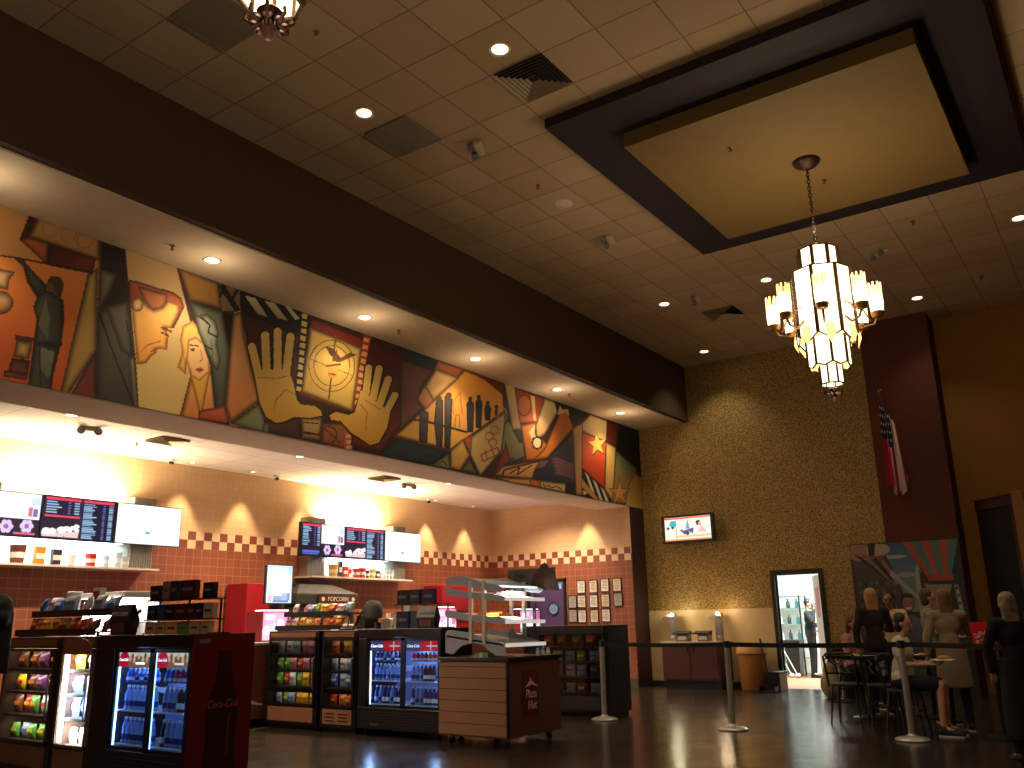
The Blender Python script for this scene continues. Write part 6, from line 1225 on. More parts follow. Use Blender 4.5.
# ---- candy box stands on the coolers
CB = {'black': mat('black candy box', (24, 20, 22), .35), 'navy': mat('navy candy box', (24, 34, 60), .35), 'maroon': mat('maroon candy box', (70, 18, 24), .35), 'mauve': mat('mauve candy box', (140, 84, 92), .4), 'teal': mat('teal candy box', (40, 70, 90), .4), 'tan': mat('tan candy box', (190, 160, 130), .5), 'peach': mat('peach price card', (214, 150, 100), .6), 'green': mat('green price card', (110, 130, 84), .6)}
def box_stand(x, y0, y1, z, label, tiers):
    t = thing('box_stand', label, 'rack', (x, y0, z)); w = y1-y0; f = MB()
    for zz in tiers: f.box(0, 0, zz, .14, w, zz+.01)
    f.build('shelf_trays', BLACK, t); g = MB()
    for yy in (.03, w-.03, w/2): g.bar((.12, yy, 0), (.12, yy, tiers[-1]), .014)
    g.box(.0, 0, 0, .2, .02, .01).box(.0, w-.02, 0, .2, w, .01).box(.1, 0, 0, .14, w, .012); g.build('uprights', BLACK, t); return t
def candy_box(c, x, y, z, w, h, label, group):
    t = thing('candy_box', label, 'candy box', (x, y, z), 0, group); MB().box(0, -w/2, 0, .05, w/2, h).build('carton', CB[c], t, bevel=.002)
    MB().box(-.002, -w*.32, h*.42, 0, w*.32, h*.6).build('printed_name', mat('dull print '+('light' if c in ('black', 'navy', 'maroon') else 'dark'), (110, 104, 104) if c in ('black', 'navy', 'maroon') else (90, 60, 50)), t); return t
zt = 1.21
box_stand(4.46, 6.1, 7.0, zt, 'two tier black stand of candy boxes on the near cooler', (.11, .27))
for k, (c, w) in enumerate((('black', .13), ('teal', .09), ('black', .12), ('maroon', .15), ('maroon', .1), ('black', .1), ('tan', .12))):
    candy_box(c, 4.48, (6.93, 6.80, 6.68, 6.53, 6.39, 6.28, 6.16)[k], zt+.121, w, .12, '%s candy box on the lower tier of the near stand, %s from the left' % (c, NTH[k]), 'candy boxes on the lower tier')
for k, (c, w) in enumerate((('peach', .14), ('tan', .1), ('peach', .14), ('green', .12), ('tan', .13), ('tan', .1))):
    candy_box(c, 4.47, (6.92, 6.77, 6.62, 6.46, 6.31, 6.17)[k], zt, w, .1, '%s candy box on the cooler top under the near stand, %s from the left' % (c, NTH[k]), 'pale boxes under the near stand')
for k, (c, w) in enumerate((('black', .15), ('mauve', .08), ('navy', .1), ('maroon', .2), ('black', .13))):
    candy_box(c, 4.48, (6.9, 6.76, 6.64, 6.45, 6.18)[k], zt+.281, w, (.12, .15, .15, .15, .12)[k], '%s candy box on the upper tier of the near stand, %s from the left' % (c, NTH[k]), 'candy boxes on the upper tier')
def popcorn_pack(x, y, z, label):
    t = thing('popcorn_bag', label, 'bag', (x, y, z), 0, 'black popcorn bags on the coolers'); MB().rings([[(0,-.12,0),(.09,-.12,0),(.09,.12,0),(0,.12,0)],[(-.01,-.14,.12),(.1,-.14,.12),(.1,.14,.12),(-.01,.14,.12)],[(.03,-.14,.25),(.05,-.14,.25),(.05,.14,.25),(.03,.14,.25)]]).build('bag', CB['black'], t)
    text('POPCORN', .05, (-.006, 0, .17), (0,-1,0), (.15,0,1), mat('pale print', (170, 160, 150)), t); MB().box(-.012, -.09, .02, -.0, .09, .1).build('printed_picture', mat('brown print', (96, 50, 34), vary=.5, scale=60), t)
    return t
popcorn_pack(4.36, 7.2, zt, 'black printed popcorn bag at the left end of the near cooler top')
box_stand(8.1, 6.72, 7.5, zt, 'small stand of dark candy boxes on the cooler beside the cart', (.27,))
for k, (c, w) in enumerate((('black', .18), ('navy', .16), ('navy', .2))):
    candy_box(c, 8.12, (7.38, 7.19, 6.98)[k], zt+.281, w, .17, '%s candy box on the upper tier above the cart-side cooler, %s from the left' % (c, NTH[k]), 'upper boxes on the second cooler')
for k, (c, w) in enumerate((('navy', .2), ('teal', .2))):
    candy_box(c, 8.12, (7.38, 7.15)[k], zt, w, .2, '%s candy box standing low on the cart-side cooler, %s from the left' % (c, NTH[k]), 'lower boxes on the second cooler')
popcorn_pack(8.02, 6.92, zt, 'black printed popcorn bag on the cooler beside the cart')
# ------------------------------------------------------------------ food cart
CW = m_wood('striped cart wood', (150, 104, 70), (172, 124, 84), .115); CWD = m_wood('dark cart wood', (92, 52, 34), (104, 62, 40), 0)
t = thing('food_cart', 'wood sided food cart on casters carrying a pizza logo', 'cart', (7.77, 5.58, 0))
MB().box(.0, .0, .1, 1.02, .92, .86).build('body', CWD, t, bevel=.004); MB().box(-.012, .01, .11, 0, .915, .85).build('striped_side', CW, t)
MB().box(-.02, -.02, .86, 1.04, .94, .9).build('countertop', mat('dark countertop', (34, 26, 24), .3), t, bevel=.005); MB().box(-.014, -.014, .1, .012, .012, .86).build('corner_trim', BLACK, t)
for a, b in ((.1, .1), (.92, .1), (.1, .82), (.92, .82)):
    cc = MB().lathe([(.042, -.014), (.042, .014)], (a, b, .045), 14, 'y').build('caster', DARK, t, smooth=True); MB().box(a-.03, b-.022, .06, a+.03, b+.022, .1).build('fork', STEEL, cc)
lg = MB().box(.27, -.006, .3, .57, 0, .75).build('logo_panel', mat('dark red logo panel', (104, 16, 18), .5), t); PKW = mat('pinkish white print', (226, 196, 190), .6)
hat = [(.30, .585), (.33, .60), (.40, .65), (.415, .69), (.43, .655), (.50, .61), (.545, .60), (.545, .585), (.48, .595), (.43, .615), (.38, .595)]
MB().prism(hat, (0, -.007, 0), (1,0,0), (0,0,1), (0,-.003,0)).build('roof_emblem', PKW, lg)
text('Pizza', .125, (.42, -.009, .515), (1,0,0), (0,0,1), PKW, lg, shear=.15, xs=.85); text('Hut', .125, (.44, -.009, .40), (1,0,0), (0,0,1), PKW, lg, shear=.15, xs=.85)
# tiered display rack on the cart
RK = mat('pale grey rack plastic', (176, 176, 184), .45); t = thing('tiered_food_rack', 'white tiered food rack with curved side panels on the cart', 'rack', (7.80, 5.62, .9)); t.scale = (1, 1, .96)
base = [(0, .02), (.02, .13), (.08, .16), (.22, .2), (.5, .27), (.78, .30), (.82, .27), (.82, .05), (.72, .03), (.6, .12), (.45, .16), (.3, .13), (.2, .06), (.12, .02)]
MB().prism(base, (0,0,0), (0,1,0), (0,0,1), (.02,0,0)).build('curved_side_panel', RK, t); MB().prism(base, (.74,0,0), (0,1,0), (0,0,1), (.02,0,0)).build('curved_side_panel', RK, t)
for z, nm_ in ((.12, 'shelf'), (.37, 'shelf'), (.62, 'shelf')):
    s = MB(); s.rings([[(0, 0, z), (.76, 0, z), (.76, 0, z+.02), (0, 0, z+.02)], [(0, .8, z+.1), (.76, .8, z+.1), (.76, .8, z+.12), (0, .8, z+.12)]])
    s = s.build('shelf', WHITE, t); MB().box(0, -.014, z-.012, .76, 0, z+.028).build('glow_lip', mat('white lip with added glow', (236, 232, 228), .5, emit=.55), s)  # front lip given emission so the shelf fronts look brightly lit
    sp = [(0, z-.03), (0, z+.035), (.2, z+.07), (.5, z+.1), (.8, z+.16), (.82, z+.12), (.8, z+.07), (.5, z+.03), (.2, z)]
    if z > .2: MB().prism(sp, (-.012,0,0), (0,1,0), (0,0,1), (.012,0,0)).build('side_rail', RK, s)
can = [(0, .74), (.1, .78), (.3, .82), (.55, .9), (.75, .9), (.82, .86), (.8, .8), (.6, .8), (.4, .76), (.2, .72), (.05, .70)]
MB().prism(can, (-.012,0,0), (0,1,0), (0,0,1), (.02,0,0)).build('canopy_side', RK, t); MB().prism(can, (.75,0,0), (0,1,0), (0,0,1), (.02,0,0)).build('canopy_side', RK, t)
MB().rings([[(0, .1, .775), (.76, .1, .775), (.76, .1, .785), (0, .1, .785)], [(0, .75, .885), (.76, .75, .885), (.76, .75, .895), (0, .75, .895)]]).build('canopy_top', RK, t)
for xx in (-.015, .75):
    for yy in (.28, .46): MB().box(xx, yy-.02, .15, xx+.03, yy+.02, .84).build('post', WHITE, t)
for z in (.16, .41, .66): MB().box(.05, -.004, z, .7, -.001, z+.14).build('sneeze_guard', GLASS, t)
MB().box(.04, .06, .76, .72, .1, .775).build('added_light_strip', mat('dim white strip', (250, 246, 240), emit=2), t); lamp('AREA', (.38, .2, .74), 6, (1, .95, .9), .6, parent=t, size_y=.1); lamp('AREA', (.38, .3, .49), 6, (1, .95, .9), .6, parent=t, size_y=.1)  # strip and area lamps added to whiten the rack shelves
for k, (y, z, c, lb) in enumerate(((.3, .42, 'yellow', 'yellow wrapped pizza slice on the middle rack shelf'), (.5, .445, 'orange', 'orange wrapped pizza slice on the middle rack shelf'), (.3, .67, 'white', 'pale wrapped pizza slice on the top rack shelf'))):
    p = thing('pizza_box', lb, 'box', (8.1+.1*k, 5.62+y, .9+(z+.018)*.96), 0, 'boxes on the food rack'); MB().box(-.12, -.09, 0, .12, .09, .035).build('carton', BAGM[c], p, bevel=.003); MB().box(-.08, -.06, .035, .08, .06, .037).build('printed_label', BAGM['red'], p)
t = thing('pizza_sign', 'grey sign with a pizza shaped cut-out picture above the food rack', 'sign', (8.62, 5.38, 1.56)); MB().box(0, .12, .05, .015, .78, .3).build('board', mat('grey green board', (84, 82, 70), .6), t)
bl = [(.0, .04), (.02, .16), (.08, .24), (.12, .27), (.14, .33), (.19, .36), (.25, .33), (.27, .26), (.33, .24), (.38, .14), (.4, .04)]
MB().prism(bl, (-.008, .06, 0), (0,1,0), (0,0,1), (-.004,0,0)).build('pizza_picture', mat('dark brown food print', (70, 44, 34), .6, vary=.5, scale=40), t)
text('Pizza', .07, (-.003, .60, .22), (0,-1,0), (0,0,1), mat('dark print', (30, 24, 20)), t); MB().box(-.005, .5, .12, 0, .7, .14).build('print_bar', mat('dark print', (30, 24, 20)), t)
MB().box(.0, .4, -.65, .015, .44, .05).box(-.05, .36, -.65, .07, .48, -.635).build('stand', BLACK, t)
t = thing('napkin_stack', 'small green napkin stack under the rack on the cart', 'napkins', (7.86, 5.95, .9)); MB().box(-.05, -.09, 0, .05, .09, .045).build('sheets', mat('green paper', (130, 160, 84)), t); MB().box(-.055, -.02, 0, .055, .02, .047).build('band', WHITE, t)
for k, (x, lb) in enumerate(((8.35, 'steel salt shaker at the corner of the cart'), (8.45, 'second steel shaker on the cart edge'), (8.56, 'third steel shaker on the cart edge'))):
    p = thing('shaker', lb, 'shaker', (x, 5.56+.02, .9), 0, 'shakers on the cart'); MB().lathe([(.02, 0), (.022, .05), (.016, .06)], n=12).build('jar', WHITE, p, smooth=True); MB().lathe([(.02, .06), (.018, .075), (.005, .08)], n=12).build('lid', STEEL, p, smooth=True)
# ------------------------------------------------------------------ along the back wall
t = thing('wall_television', 'small wall television with a bright cartoon like picture on the gold wall', 'television', (16.3, 6.68, 2.73))
MB().box(0, 0, 0, .07, 1.12, .55).build('housing', BLACK, t, bevel=.008); MB().box(.07, .4, .15, .3, .7, .4).build('wall_bracket', DARK, t)
c = Canvas(0, .98, 0, .46, .008, (250, 240, 226)); c.rect(0, .42, .98, .46, (226, 60, 40), (240, 130, 60), 'h'); c.rect(0, 0, .98, .03, (240, 150, 90)); c.rect(.24, .0, .25, .44, (240, 150, 80)); c.rect(.25, .06, .98, .1, (250, 200, 140))
c.ell(.18, .33, .08, .07, (60, 180, 200)); c.ell(.07, .25, .03, .03, (60, 50, 80)); c.ell(.17, .26, .03, .03, (50, 40, 60)); c.poly([(.44, .22), (.5, .42), (.54, .22)], (110, 170, 180)); c.poly([(.35, .18), (.62, .24), (.6, .12), (.5, .18), (.42, .11)], (90, 80, 140)); c.ell(.72, .33, .05, .05, (40, 50, 60)); c.ell(.75, .31, .03, .04, (240, 160, 150))
c.poly([(.7, .15), (.78, .28), (.9, .14)], (240, 190, 190)); c.ell(.48, .14, .05, .04, (60, 60, 120)); c.ell(.36, .2, .03, .02, (150, 60, 140))
c.build('display', SCR, t, (-.004, 1.05, .045), (0, -1, 0), (0, 0, 1))
# condiment station
t = thing('condiment_station', 'dark red condiment cabinet with pale top under the gold wall', 'cabinet', (15.98, 6.64, 0)); DKR = mat('dark red cabinet', (66, 18, 11), .5)
MB().box(0, 0, .15, .6, 1.16, .82).build('cabinet', DKR, t); MB().box(.05, .02, 0, .6, 1.14, .15).build('toe_kick', BLACK, t); MB().box(-.03, -.02, .82, .6, 1.18, .855).build('countertop', mat('pale counter', (206, 186, 150), .3), t, bevel=.004)
for k in range(2):
    d = MB().box(-.014, .03+k*.56, .18, 0, .57+k*.56, .79).build('door', DKR, t, bevel=.003); MB().box(-.03, .5+k*.13, .66, -.014, .52+k*.13, .76).build('handle', DARK, d)
def dispenser(y, label, lamp_col):
    t = thing('butter_dispenser', label, 'dispenser', (16.3, y, .855), 0, 'lit dispensers on the condiment station')
    MB().box(-.06, -.06, 0, .06, .06, .46).build('column', STEEL, t, bevel=.01); MB().rings([[(-.09, -.08, .44), (.07, -.08, .44), (.07, .09, .44), (-.09, .09, .44)], [(-.07, -.06, .52), (.05, -.06, .52), (.05, .1, .52), (-.07, .1, .52)]]).build('head', STEEL, t, bevel=.01)
    MB().tube([(-.05, .06, .47), (-.05, .18, .45), (-.05, .2, .4)], .016, 8).build('spout', STEEL, t, smooth=True)
    MB().ell((-.08, -.01, .5), (.02, .035, .025)).build('lit_lens', mat('lit white lens', (255, 244, 226), emit=14), t, smooth=True)
    MB().box(-.064, -.03, .06, -.06, .03, .1).build('button', WHITE, t); lamp('POINT', (-.16, -.03, .56), 7, lamp_col, .03, parent=t); return t
dispenser(7.68, 'left steel dispenser with a lit head on the condiment counter', (1, .85, .5)); dispenser(6.73, 'right steel dispenser with a lit head near the counter end', (1, .7, .4))
for y, lb in ((7.38, 'left dark napkin box on the condiment counter'), (6.96, 'dark napkin box beside the right dispenser')):
    t = thing('napkin_box', lb, 'napkin dispenser', (16.1, y, .855), 0, 'napkin boxes'); MB().box(-.08, -.11, 0, .1, .11, .13).build('box', GREY, t, bevel=.005); MB().rings([[(-.12, -.12, .13), (.1, -.12, .13), (.1, .2, .13), (-.12, .2, .13)], [(-.12, -.12, .15), (.1, -.12, .19), (.1, .2, .19), (-.12, .2, .15)]]).build('lid', DARK, t); MB().box(-.1, -.08, .03, -.08, .08, .1).build('napkins', WHITE, t)
t = thing('waste_bin', 'tall tan round waste bin with a pale rim beside the condiment cabinet', 'bin', (16.2, 6.1, 0)); TAN = mat('tan plastic', (156, 102, 42), .5)
MB().lathe([(.22, 0), (.235, .02), (.255, .62), (.25, .64)], n=28).build('body', TAN, t, smooth=True); MB().lathe([(.255, .62), (.28, .64), (.28, .7), (.26, .76), (.22, .77), (.2, .7)], n=28, cap=False).build('rim', mat('pale tan rim', (214, 168, 100), .5), t, smooth=True); MB().lathe([(.19, .56), (.2, .7)], n=20).build('liner', BLACK, t)
t = thing('dustpan', 'upright dustpan with a leaning handle beside the round bin', 'dustpan', (15.7, 5.66, 0)); MB().box(-.1, -.14, 0, .12, .14, .03).box(.1, -.14, 0, .12, .14, .15).box(-.1, -.14, 0, .12, -.13, .1).box(-.1, .13, 0, .12, .14, .1).build('pan', BLACK, t); MB().tube([(.1, 0, .1), (.14, .12, .78)], .012).build('pole', BLACK, t, smooth=True); MB().tube([(.14, .12, .78), (.15, .14, .9)], .018).build('grip', DARK, t, smooth=True)
t = thing('storage_crate', 'low black crate on the floor left of the bright doorway', 'crate', (16.2, 5.78, 0)); MB().box(-.2, -.22, 0, .22, .0, .28).box(-.2, -.22, .28, .22, .0, .3).build('body', BLACK, t, bevel=.01); MB().box(-.22, -.24, .3, .24, .02, .33).build('lid', DARK, t, bevel=.008)
# framed certificates, and the plum door
FRM = [(9.78, 1.655), (9.78, 1.375), (9.56, 1.95), (9.56, 1.66), (9.56, 1.36), (9.275, 1.95), (9.275, 1.655), (9.275, 1.36), (9.0, 1.965), (9.0, 1.66), (9.0, 1.37), (8.72, 1.96), (8.71, 1.67)]
PAP = [mat('white paper', (232, 222, 208), .6), mat('cream paper', (226, 206, 176), .6), mat('grey paper', (170, 166, 160), .6)]; INKD = mat('print ink', (120, 110, 110), .7)
for k, (y, z) in enumerate(FRM):
    row = ['top', 'middle', 'bottom'][0 if z > 1.85 else (1 if z > 1.5 else 2)]; colm = {9.78: 'nearest the door', 9.56: 'second from the door', 9.275: 'third from the door', 9.0: 'fourth from the door', 8.72: 'farthest from the door', 8.71: 'farthest from the door'}[y]
    t = thing('framed_certificate', 'framed certificate in the %s row of the grid, column %s' % (row, colm), 'picture frame', (15.975, y, z), 0, 'framed certificates on the tiled wall'); h, w = .13, .1
    MB().box(0, -w, -h, .022, -w+.012, h).box(0, w-.012, -h, .022, w, h).box(0, -w, -h, .022, w, -h+.012).box(0, -w, h-.012, .022, w, h).build('frame', BLACK, t); pp = MB().box(.008, -w+.01, -h+.01, .016, w-.01, h-.01).build('paper', PAP[2 if y in (9.78, 8.71) else k % 2], t)
    i_ = MB(); 
    for j in range(6): i_.box(.006, -w+.03+.01*(j % 3), h-.06-.03*j, .008, w-.03-.012*((j*7) % 4), h-.05-.03*j)
    i_.build('printed_lines', INKD, pp)
PD = mat('plum door paint', (78, 58, 104), .5); t = MB().box(16.0, 9.99, 0, 16.05, 10.85, 2.08).build('door_1', PD); struct(t)
ring = MB().lathe([(.14, 0), (.14, -.015), (.115, -.02), (.115, 0)], (15.998, 10.26, 1.53), 24, 'x', cap=False).build('window_ring', mat('dark ring', (40, 40, 56), .4), t, smooth=True); MB().lathe([(.001, -.004), (.118, -.004)], (15.998, 10.26, 1.53), 24, 'x', cap=False).build('round_window', mat('bluish glass', (120, 150, 190), .1), t)
MB().box(15.99, 10.05, 1.93, 15.998, 10.2, 2.03).build('sticker', mat('blue white sticker', (150, 190, 236)), t); MB().box(15.985, 10.02, 2.03, 15.999, 10.82, 2.06).build('blue_glow_strip', mat('blue strip', (110, 140, 220), .4), t)  # blue glow at the door top put into the strip's colour
struct(MB().box(15.97, 9.93, 0, 16.02, 9.99, 2.14).box(15.97, 10.85, 0, 16.02, 10.91, 2.14).box(15.97, 9.93, 2.08, 16.02, 10.91, 2.14).build('trim_door_1', BLACK))
# film poster stand in front of the pillar
t = thing('film_poster_stand', 'large film poster standee with city street, balloon and smiling man', 'poster', (15.9, 2.36, 0)); MB().box(0, 0, 0, .05, 1.72, 2.46).build('board', DARK, t); MB().box(.05, .6, .3, .09, .66, 1.6).build('strut', DARK, t)
c = Canvas(0, 1.7, 0, 2.44, .012, (46, 44, 48))
c.poly([(.45, 2.44), (1.0, 2.44), (1.06, 1.3), (.75, 1.3), (.5, 1.7)], (70, 110, 150), (150, 160, 150)); c.ell(.7, 2.2, .2, .03, (190, 200, 206)); c.ell(.85, 1.9, .15, .04, (170, 180, 184))
c.poly([(0, 2.44), (.5, 2.44), (.62, 2.1), (.8, 1.5), (.8, .3), (0, .2)], (100, 90, 86), (46, 44, 50), 'v', .02); c.poly([(0, 2.44), (.35, 2.44), (.4, 2.2), (.1, 2.15), (0, 2.2)], (196, 150, 140)); c.ell(.45, 2.33, .2, .1, (216, 190, 160)); c.poly([(.3, 2.44), (.42, 2.44), (.38, 2.2), (.3, 2.2)], (60, 36, 34))
for k in range(4): c.poly([(.08+k*.13, 2.24-k*.03), (.14+k*.13, 2.25-k*.03), (.6+k*.05, 1.85-k*.03), (.56+k*.04, 1.8-k*.02)], (176, 120, 110) if k % 2 else (36, 26, 30)); c.ell(.1+k*.12, 2.25-.02*k, .04, .03, (200, 60, 50))
for k in range(7):
    for j in range(9): c.rect(.08+k*.09, .7+j*.13, .12+k*.09, .77+j*.13, (130, 110, 96) if (k+j) % 3 else (30, 34, 44))
c.poly([(.62, 2.0), (1.0, 1.55), (.98, 1.5), (.6, 1.9)], (190, 190, 180)); c.poly([(.98, 1.9), (1.04, 2.1), (1.1, 1.9), (1.12, 1.1), (.98, 1.1)], (176, 190, 160)); c.poly([(1.05, 2.0), (1.1, 1.9), (1.2, 1.2), (1.05, 1.2)], (70, 46, 44))
c.poly([(1.12, 1.5), (1.7, 1.4), (1.7, .3), (1.1, .3)], (70, 64, 56), (30, 28, 30), 'v', .02); c.poly([(1.12, 1.75), (1.3, 1.7), (1.3, 1.1), (1.15, 1.1)], (170, 150, 120))
for k in range(6): c.poly([(.86+.14*k, 2.44), (1.0+.14*k, 2.44), (1.2+.06*k+.03, 1.85), (1.2+.06*k-.03, 1.85)], ((206, 90, 60), (90, 140, 130))[k % 2])
c.rect(1.18, 1.78, 1.56, 1.88, (206, 70, 50)); c.poly([(1.22, 1.72), (1.52, 1.72), (1.48, 1.58), (1.26, 1.58)], (170, 156, 130))
c.poly([(1.54, 1.72), (1.62, 1.72), (1.68, .9), (1.6, .9)], (206, 200, 190), 0, 'v', .012)
for j in range(6): c.ell(1.585+.006*j, 1.66-.12*j, .02, .03, (90, 90, 96))
c.poly([(.55, .9), (.62, 1.2), (.74, 1.27), (.9, 1.27), (1.02, 1.2), (1.1, .9), (1.1, .2), (.5, .2)], (104, 110, 130), (70, 76, 96), 'v', .02); c.ell(.82, 1.43, .1, .135, (196, 146, 116), (150, 100, 76), 20, .012); c.poly([(.71, 1.45), (.72, 1.57), (.8, 1.61), (.9, 1.58), (.93, 1.46), (.9, 1.53), (.76, 1.53)], (30, 22, 20)); c.ell(.78, 1.45, .015, .008, (30, 20, 20)); c.ell(.86, 1.45, .015, .008, (30, 20, 20)); c.poly([(.76, 1.38), (.88, 1.38), (.85, 1.345), (.79, 1.345)], (240, 230, 220)); c.ell(.82, 1.41, .014, .02, (170, 116, 90))
c.C *= .8; c.build('printed_picture', mat_paint('poster print', .5), t, (-.004, 1.71, .01), (0, -1, 0), (0, 0, 1))
# flag on the pillar
t = thing('wall_flag', 'american flag hanging folded from a tilted pole on the dark red pillar', 'flag', (16.0, 3.04, 3.52)); top = Vector((-.5, .13, 1.44))
MB().tube([(0, 0, 0), top], .012, 8).build('pole', mat('dark pole', (70, 50, 34), .4), t, smooth=True); MB().ell(tuple(top+Vector((0, 0, .03))), (.03, .03, .03)).build('ball_finial', mat('bright brass', (226, 180, 110), .25, .9), t, smooth=True); MB().box(-.02, -.04, -.05, .02, .04, .05).build('bracket', BRASS, t)
n, mm = 40, 30; V = []; F = []
for i in range(n+1):
    u = i/n                                    # across the gathered folds
    for j in range(mm+1):
        v = j/mm; wdt = .1+.13*v**.7; ph = u*5.2*PI; z0 = top.z-.2-.3*u*(1-.3*v)
        x = top.x+.35*(u-.5)*.5*(1-v*.3)+.22*u*(1-v)+.05*math.sin(ph)*(.4+v)+.06*v; y = top.y-.02-wdt*(u-.25)+.03*math.cos(ph)*(.4+v)
        V.append((x, y, z0-(1.5-.25*abs(u-.45)-.12*math.sin(ph*.5)**2)*v))
for i in range(n):
    for j in range(mm): a = i*(mm+1)+j; F.append((a, a+mm+1, a+mm+2, a+1))
me = bpy.data.meshes.new('flag_cloth'); me.from_pydata(V, [], F); a = me.color_attributes.new('Col', 'FLOAT_COLOR', 'CORNER'); k = 0
rd, wt, bl = [tuple(c)+(1,) for c in (lin((176, 20, 36)), lin((230, 214, 206)), lin((24, 30, 66)))]; data = []
for p in me.polygons:
    i, j = divmod(p.index, mm); u, v = i/n, j/mm; st = int(u*9)
    col = rd if st % 2 == 0 else wt
    if u < .55 and v < .42: col = wt if (i % 3 == 0 and j % 3 == 1) else bl
    data += list(col)*4
a.data.foreach_set('color', data); me.materials.append(mat_paint('flag cloth', .8)); me.polygons.foreach_set('use_smooth', [True]*len(me.polygons)); o = bpy.data.objects.new('flag_cloth', me); COL.objects.link(o); o.parent = t; s_ = o.modifiers.new('solid', 'SOLIDIFY'); s_.thickness = .004
# dark doorway surround at the right
t = thing('doorway_surround', 'dark wooden doorway surround with a beaded fringe at the right edge', 'doorway', (16.4, 2.05, 0), math.atan2(-.67, -.74)); DW = mat('dark red brown wood', (60, 26, 16), .5)
MB().box(0, -.08, 2.9, .95, .1, 3.05).box(.02, -.1, 3.05, .93, .12, 3.08).build('header', DW, t, bevel=.006); MB().box(0, -.06, 0, .1, .08, 2.9).build('jamb', DW, t); MB().box(.82, -.06, 0, .92, .08, 2.9).build('jamb', DW, t); MB().box(.1, -.03, 0, .82, -.01, 2.9).build('dark_curtain', mat('black curtain', (12, 10, 10), .9), t)
f = MB()
for k in range(9): f.ell((.15+.08*k, .03, 2.82), (.014, .014, .014), 8, 6)
f.box(.1, .02, 2.85, .82, .04, 2.87); o = f.build('fringe', mat('dull bead', (110, 76, 50), .5), t); o['kind'] = 'stuff'
MB().box(.95, -.1, 0, 1.2, .12, 3.1).build('side_pilaster', mat('light brown wood', (130, 90, 50), .6), t, bevel=.008)
# staff room contents
t = thing('metal_shelf_rack', 'tall metal shelf rack with bottles in the white staff room', 'shelf rack', (20.6, 6.98, 0)); g = MB()
for a in (0, .45):
    for b in (-.45, .2): g.box(a, b, 0, a+.03, b+.03, 1.75)
g.build('posts', DARK, t)
for z in (.35, .75, 1.1, 1.45, 1.72): MB().box(0, -.45, z, .48, .23, z+.02).build('shelf', mat('grey green shelf', (110, 140, 136), .4), t)
for k in range(9):
    z = (.77, 1.12, 1.47)[k // 3]; cup(20.75, 6.65+.2*(k % 3), z, .045, .2, [mat('teal bottle', (60, 130, 140), .3), mat('dark bottle', (40, 50, 60), .3), CUPM[5]][k % 3], '%s bottle on the %s shelf of the staff room rack' % (('teal', 'dark', 'white')[k % 3], ('lower', 'middle', 'upper')[k // 3]), 'bottle', group='bottles on the staff room rack')
t = thing('waste_bin', 'tall black bin in the staff room behind the man', 'bin', (20.3, 6.66, 0)); MB().rings([[(x*.13, y*.13, 0) for x, y in ((-1,-1),(1,-1),(1,1),(-1,1))], [(x*.16, y*.17, .74) for x, y in ((-1,-1),(1,-1),(1,1),(-1,1))]]).build('body', BLACK, t, bevel=.01); MB().box(-.18, -.19, .72, .18, .19, .77).build('rim', DARK, t, bevel=.01)
for k, (y, lb) in enumerate(((6.75, 'left white stick leaning on the staff room rack'), (6.62, 'right white stick leaning beside the black bin'))):
    p = thing('mop', lb, 'mop', (19.75, y-.05, 0), 0, 'mops in the staff room'); MB().tube([(0, -.1, .08), (.2, .35, .85)], .012).build('handle', WHITE, p, smooth=True); MB().ell((0, -.12, .05), (.07, .06, .05)).build('mop_head', WHITE, p, smooth=True)
# ------------------------------------------------------------------ rope barrier
def barrier_post(x, y, label):
    t = thing('barrier_post', label, 'barrier post', (x, y, 0), 0, 'chrome barrier posts'); PC = mat('satin chrome', (190, 184, 172), .35, .55)
    MB().lathe([(.17, 0), (.175, .012), (.15, .03), (.05, .05), (.034, .07)], n=28).build('base', PC, t, smooth=True); MB().lathe([(.034, .05), (.034, .92)], n=20).build('tube', PC, t, smooth=True); MB().lathe([(.038, .92), (.038, .995), (.03, 1.0)], n=20).build('belt_head', DARK, t, smooth=True); return t
for x, y, lb in ((10.66, 6.09, 'barrier post beside the tall dark chilled case'), (10.37, 4.21, 'middle barrier post in front of the condiment cabinet'), (10.32, 2.24, 'barrier post in front of the seated person in white')): barrier_post(x, y, lb)
barrier_post(9.6, .25, 'barrier post outside the right edge of the picture')
for (a, b, lb) in (((10.66, 6.05), (10.37, 4.25), 'black belt between the chilled case and the middle post'), ((10.37, 4.17), (10.32, 2.28), 'black belt between the middle and the third post'), ((10.32, 2.2), (9.61, .29), 'black belt running right from the third post')):
    t = thing('barrier_belt', lb, 'belt', (*a, .957), 0, 'black barrier belts'); dx, dy = b[0]-a[0], b[1]-a[1]; m = MB(); N = 12; m.rings([[(dx*k/N, dy*k/N, -.012*math.sin(PI*k/N)-.026), (dx*k/N+.003, dy*k/N, -.012*math.sin(PI*k/N)-.026), (dx*k/N+.003, dy*k/N, -.012*math.sin(PI*k/N)+.026), (dx*k/N, dy*k/N, -.012*math.sin(PI*k/N)+.026)] for k in range(N+1)]); m.build('webbing', mat('black webbing', (12, 11, 11), .8), t)
    MB().box(-.012, -.02 if dy < 0 else 0, -.03, .012, .0, .03).build('clip', DARK, t)
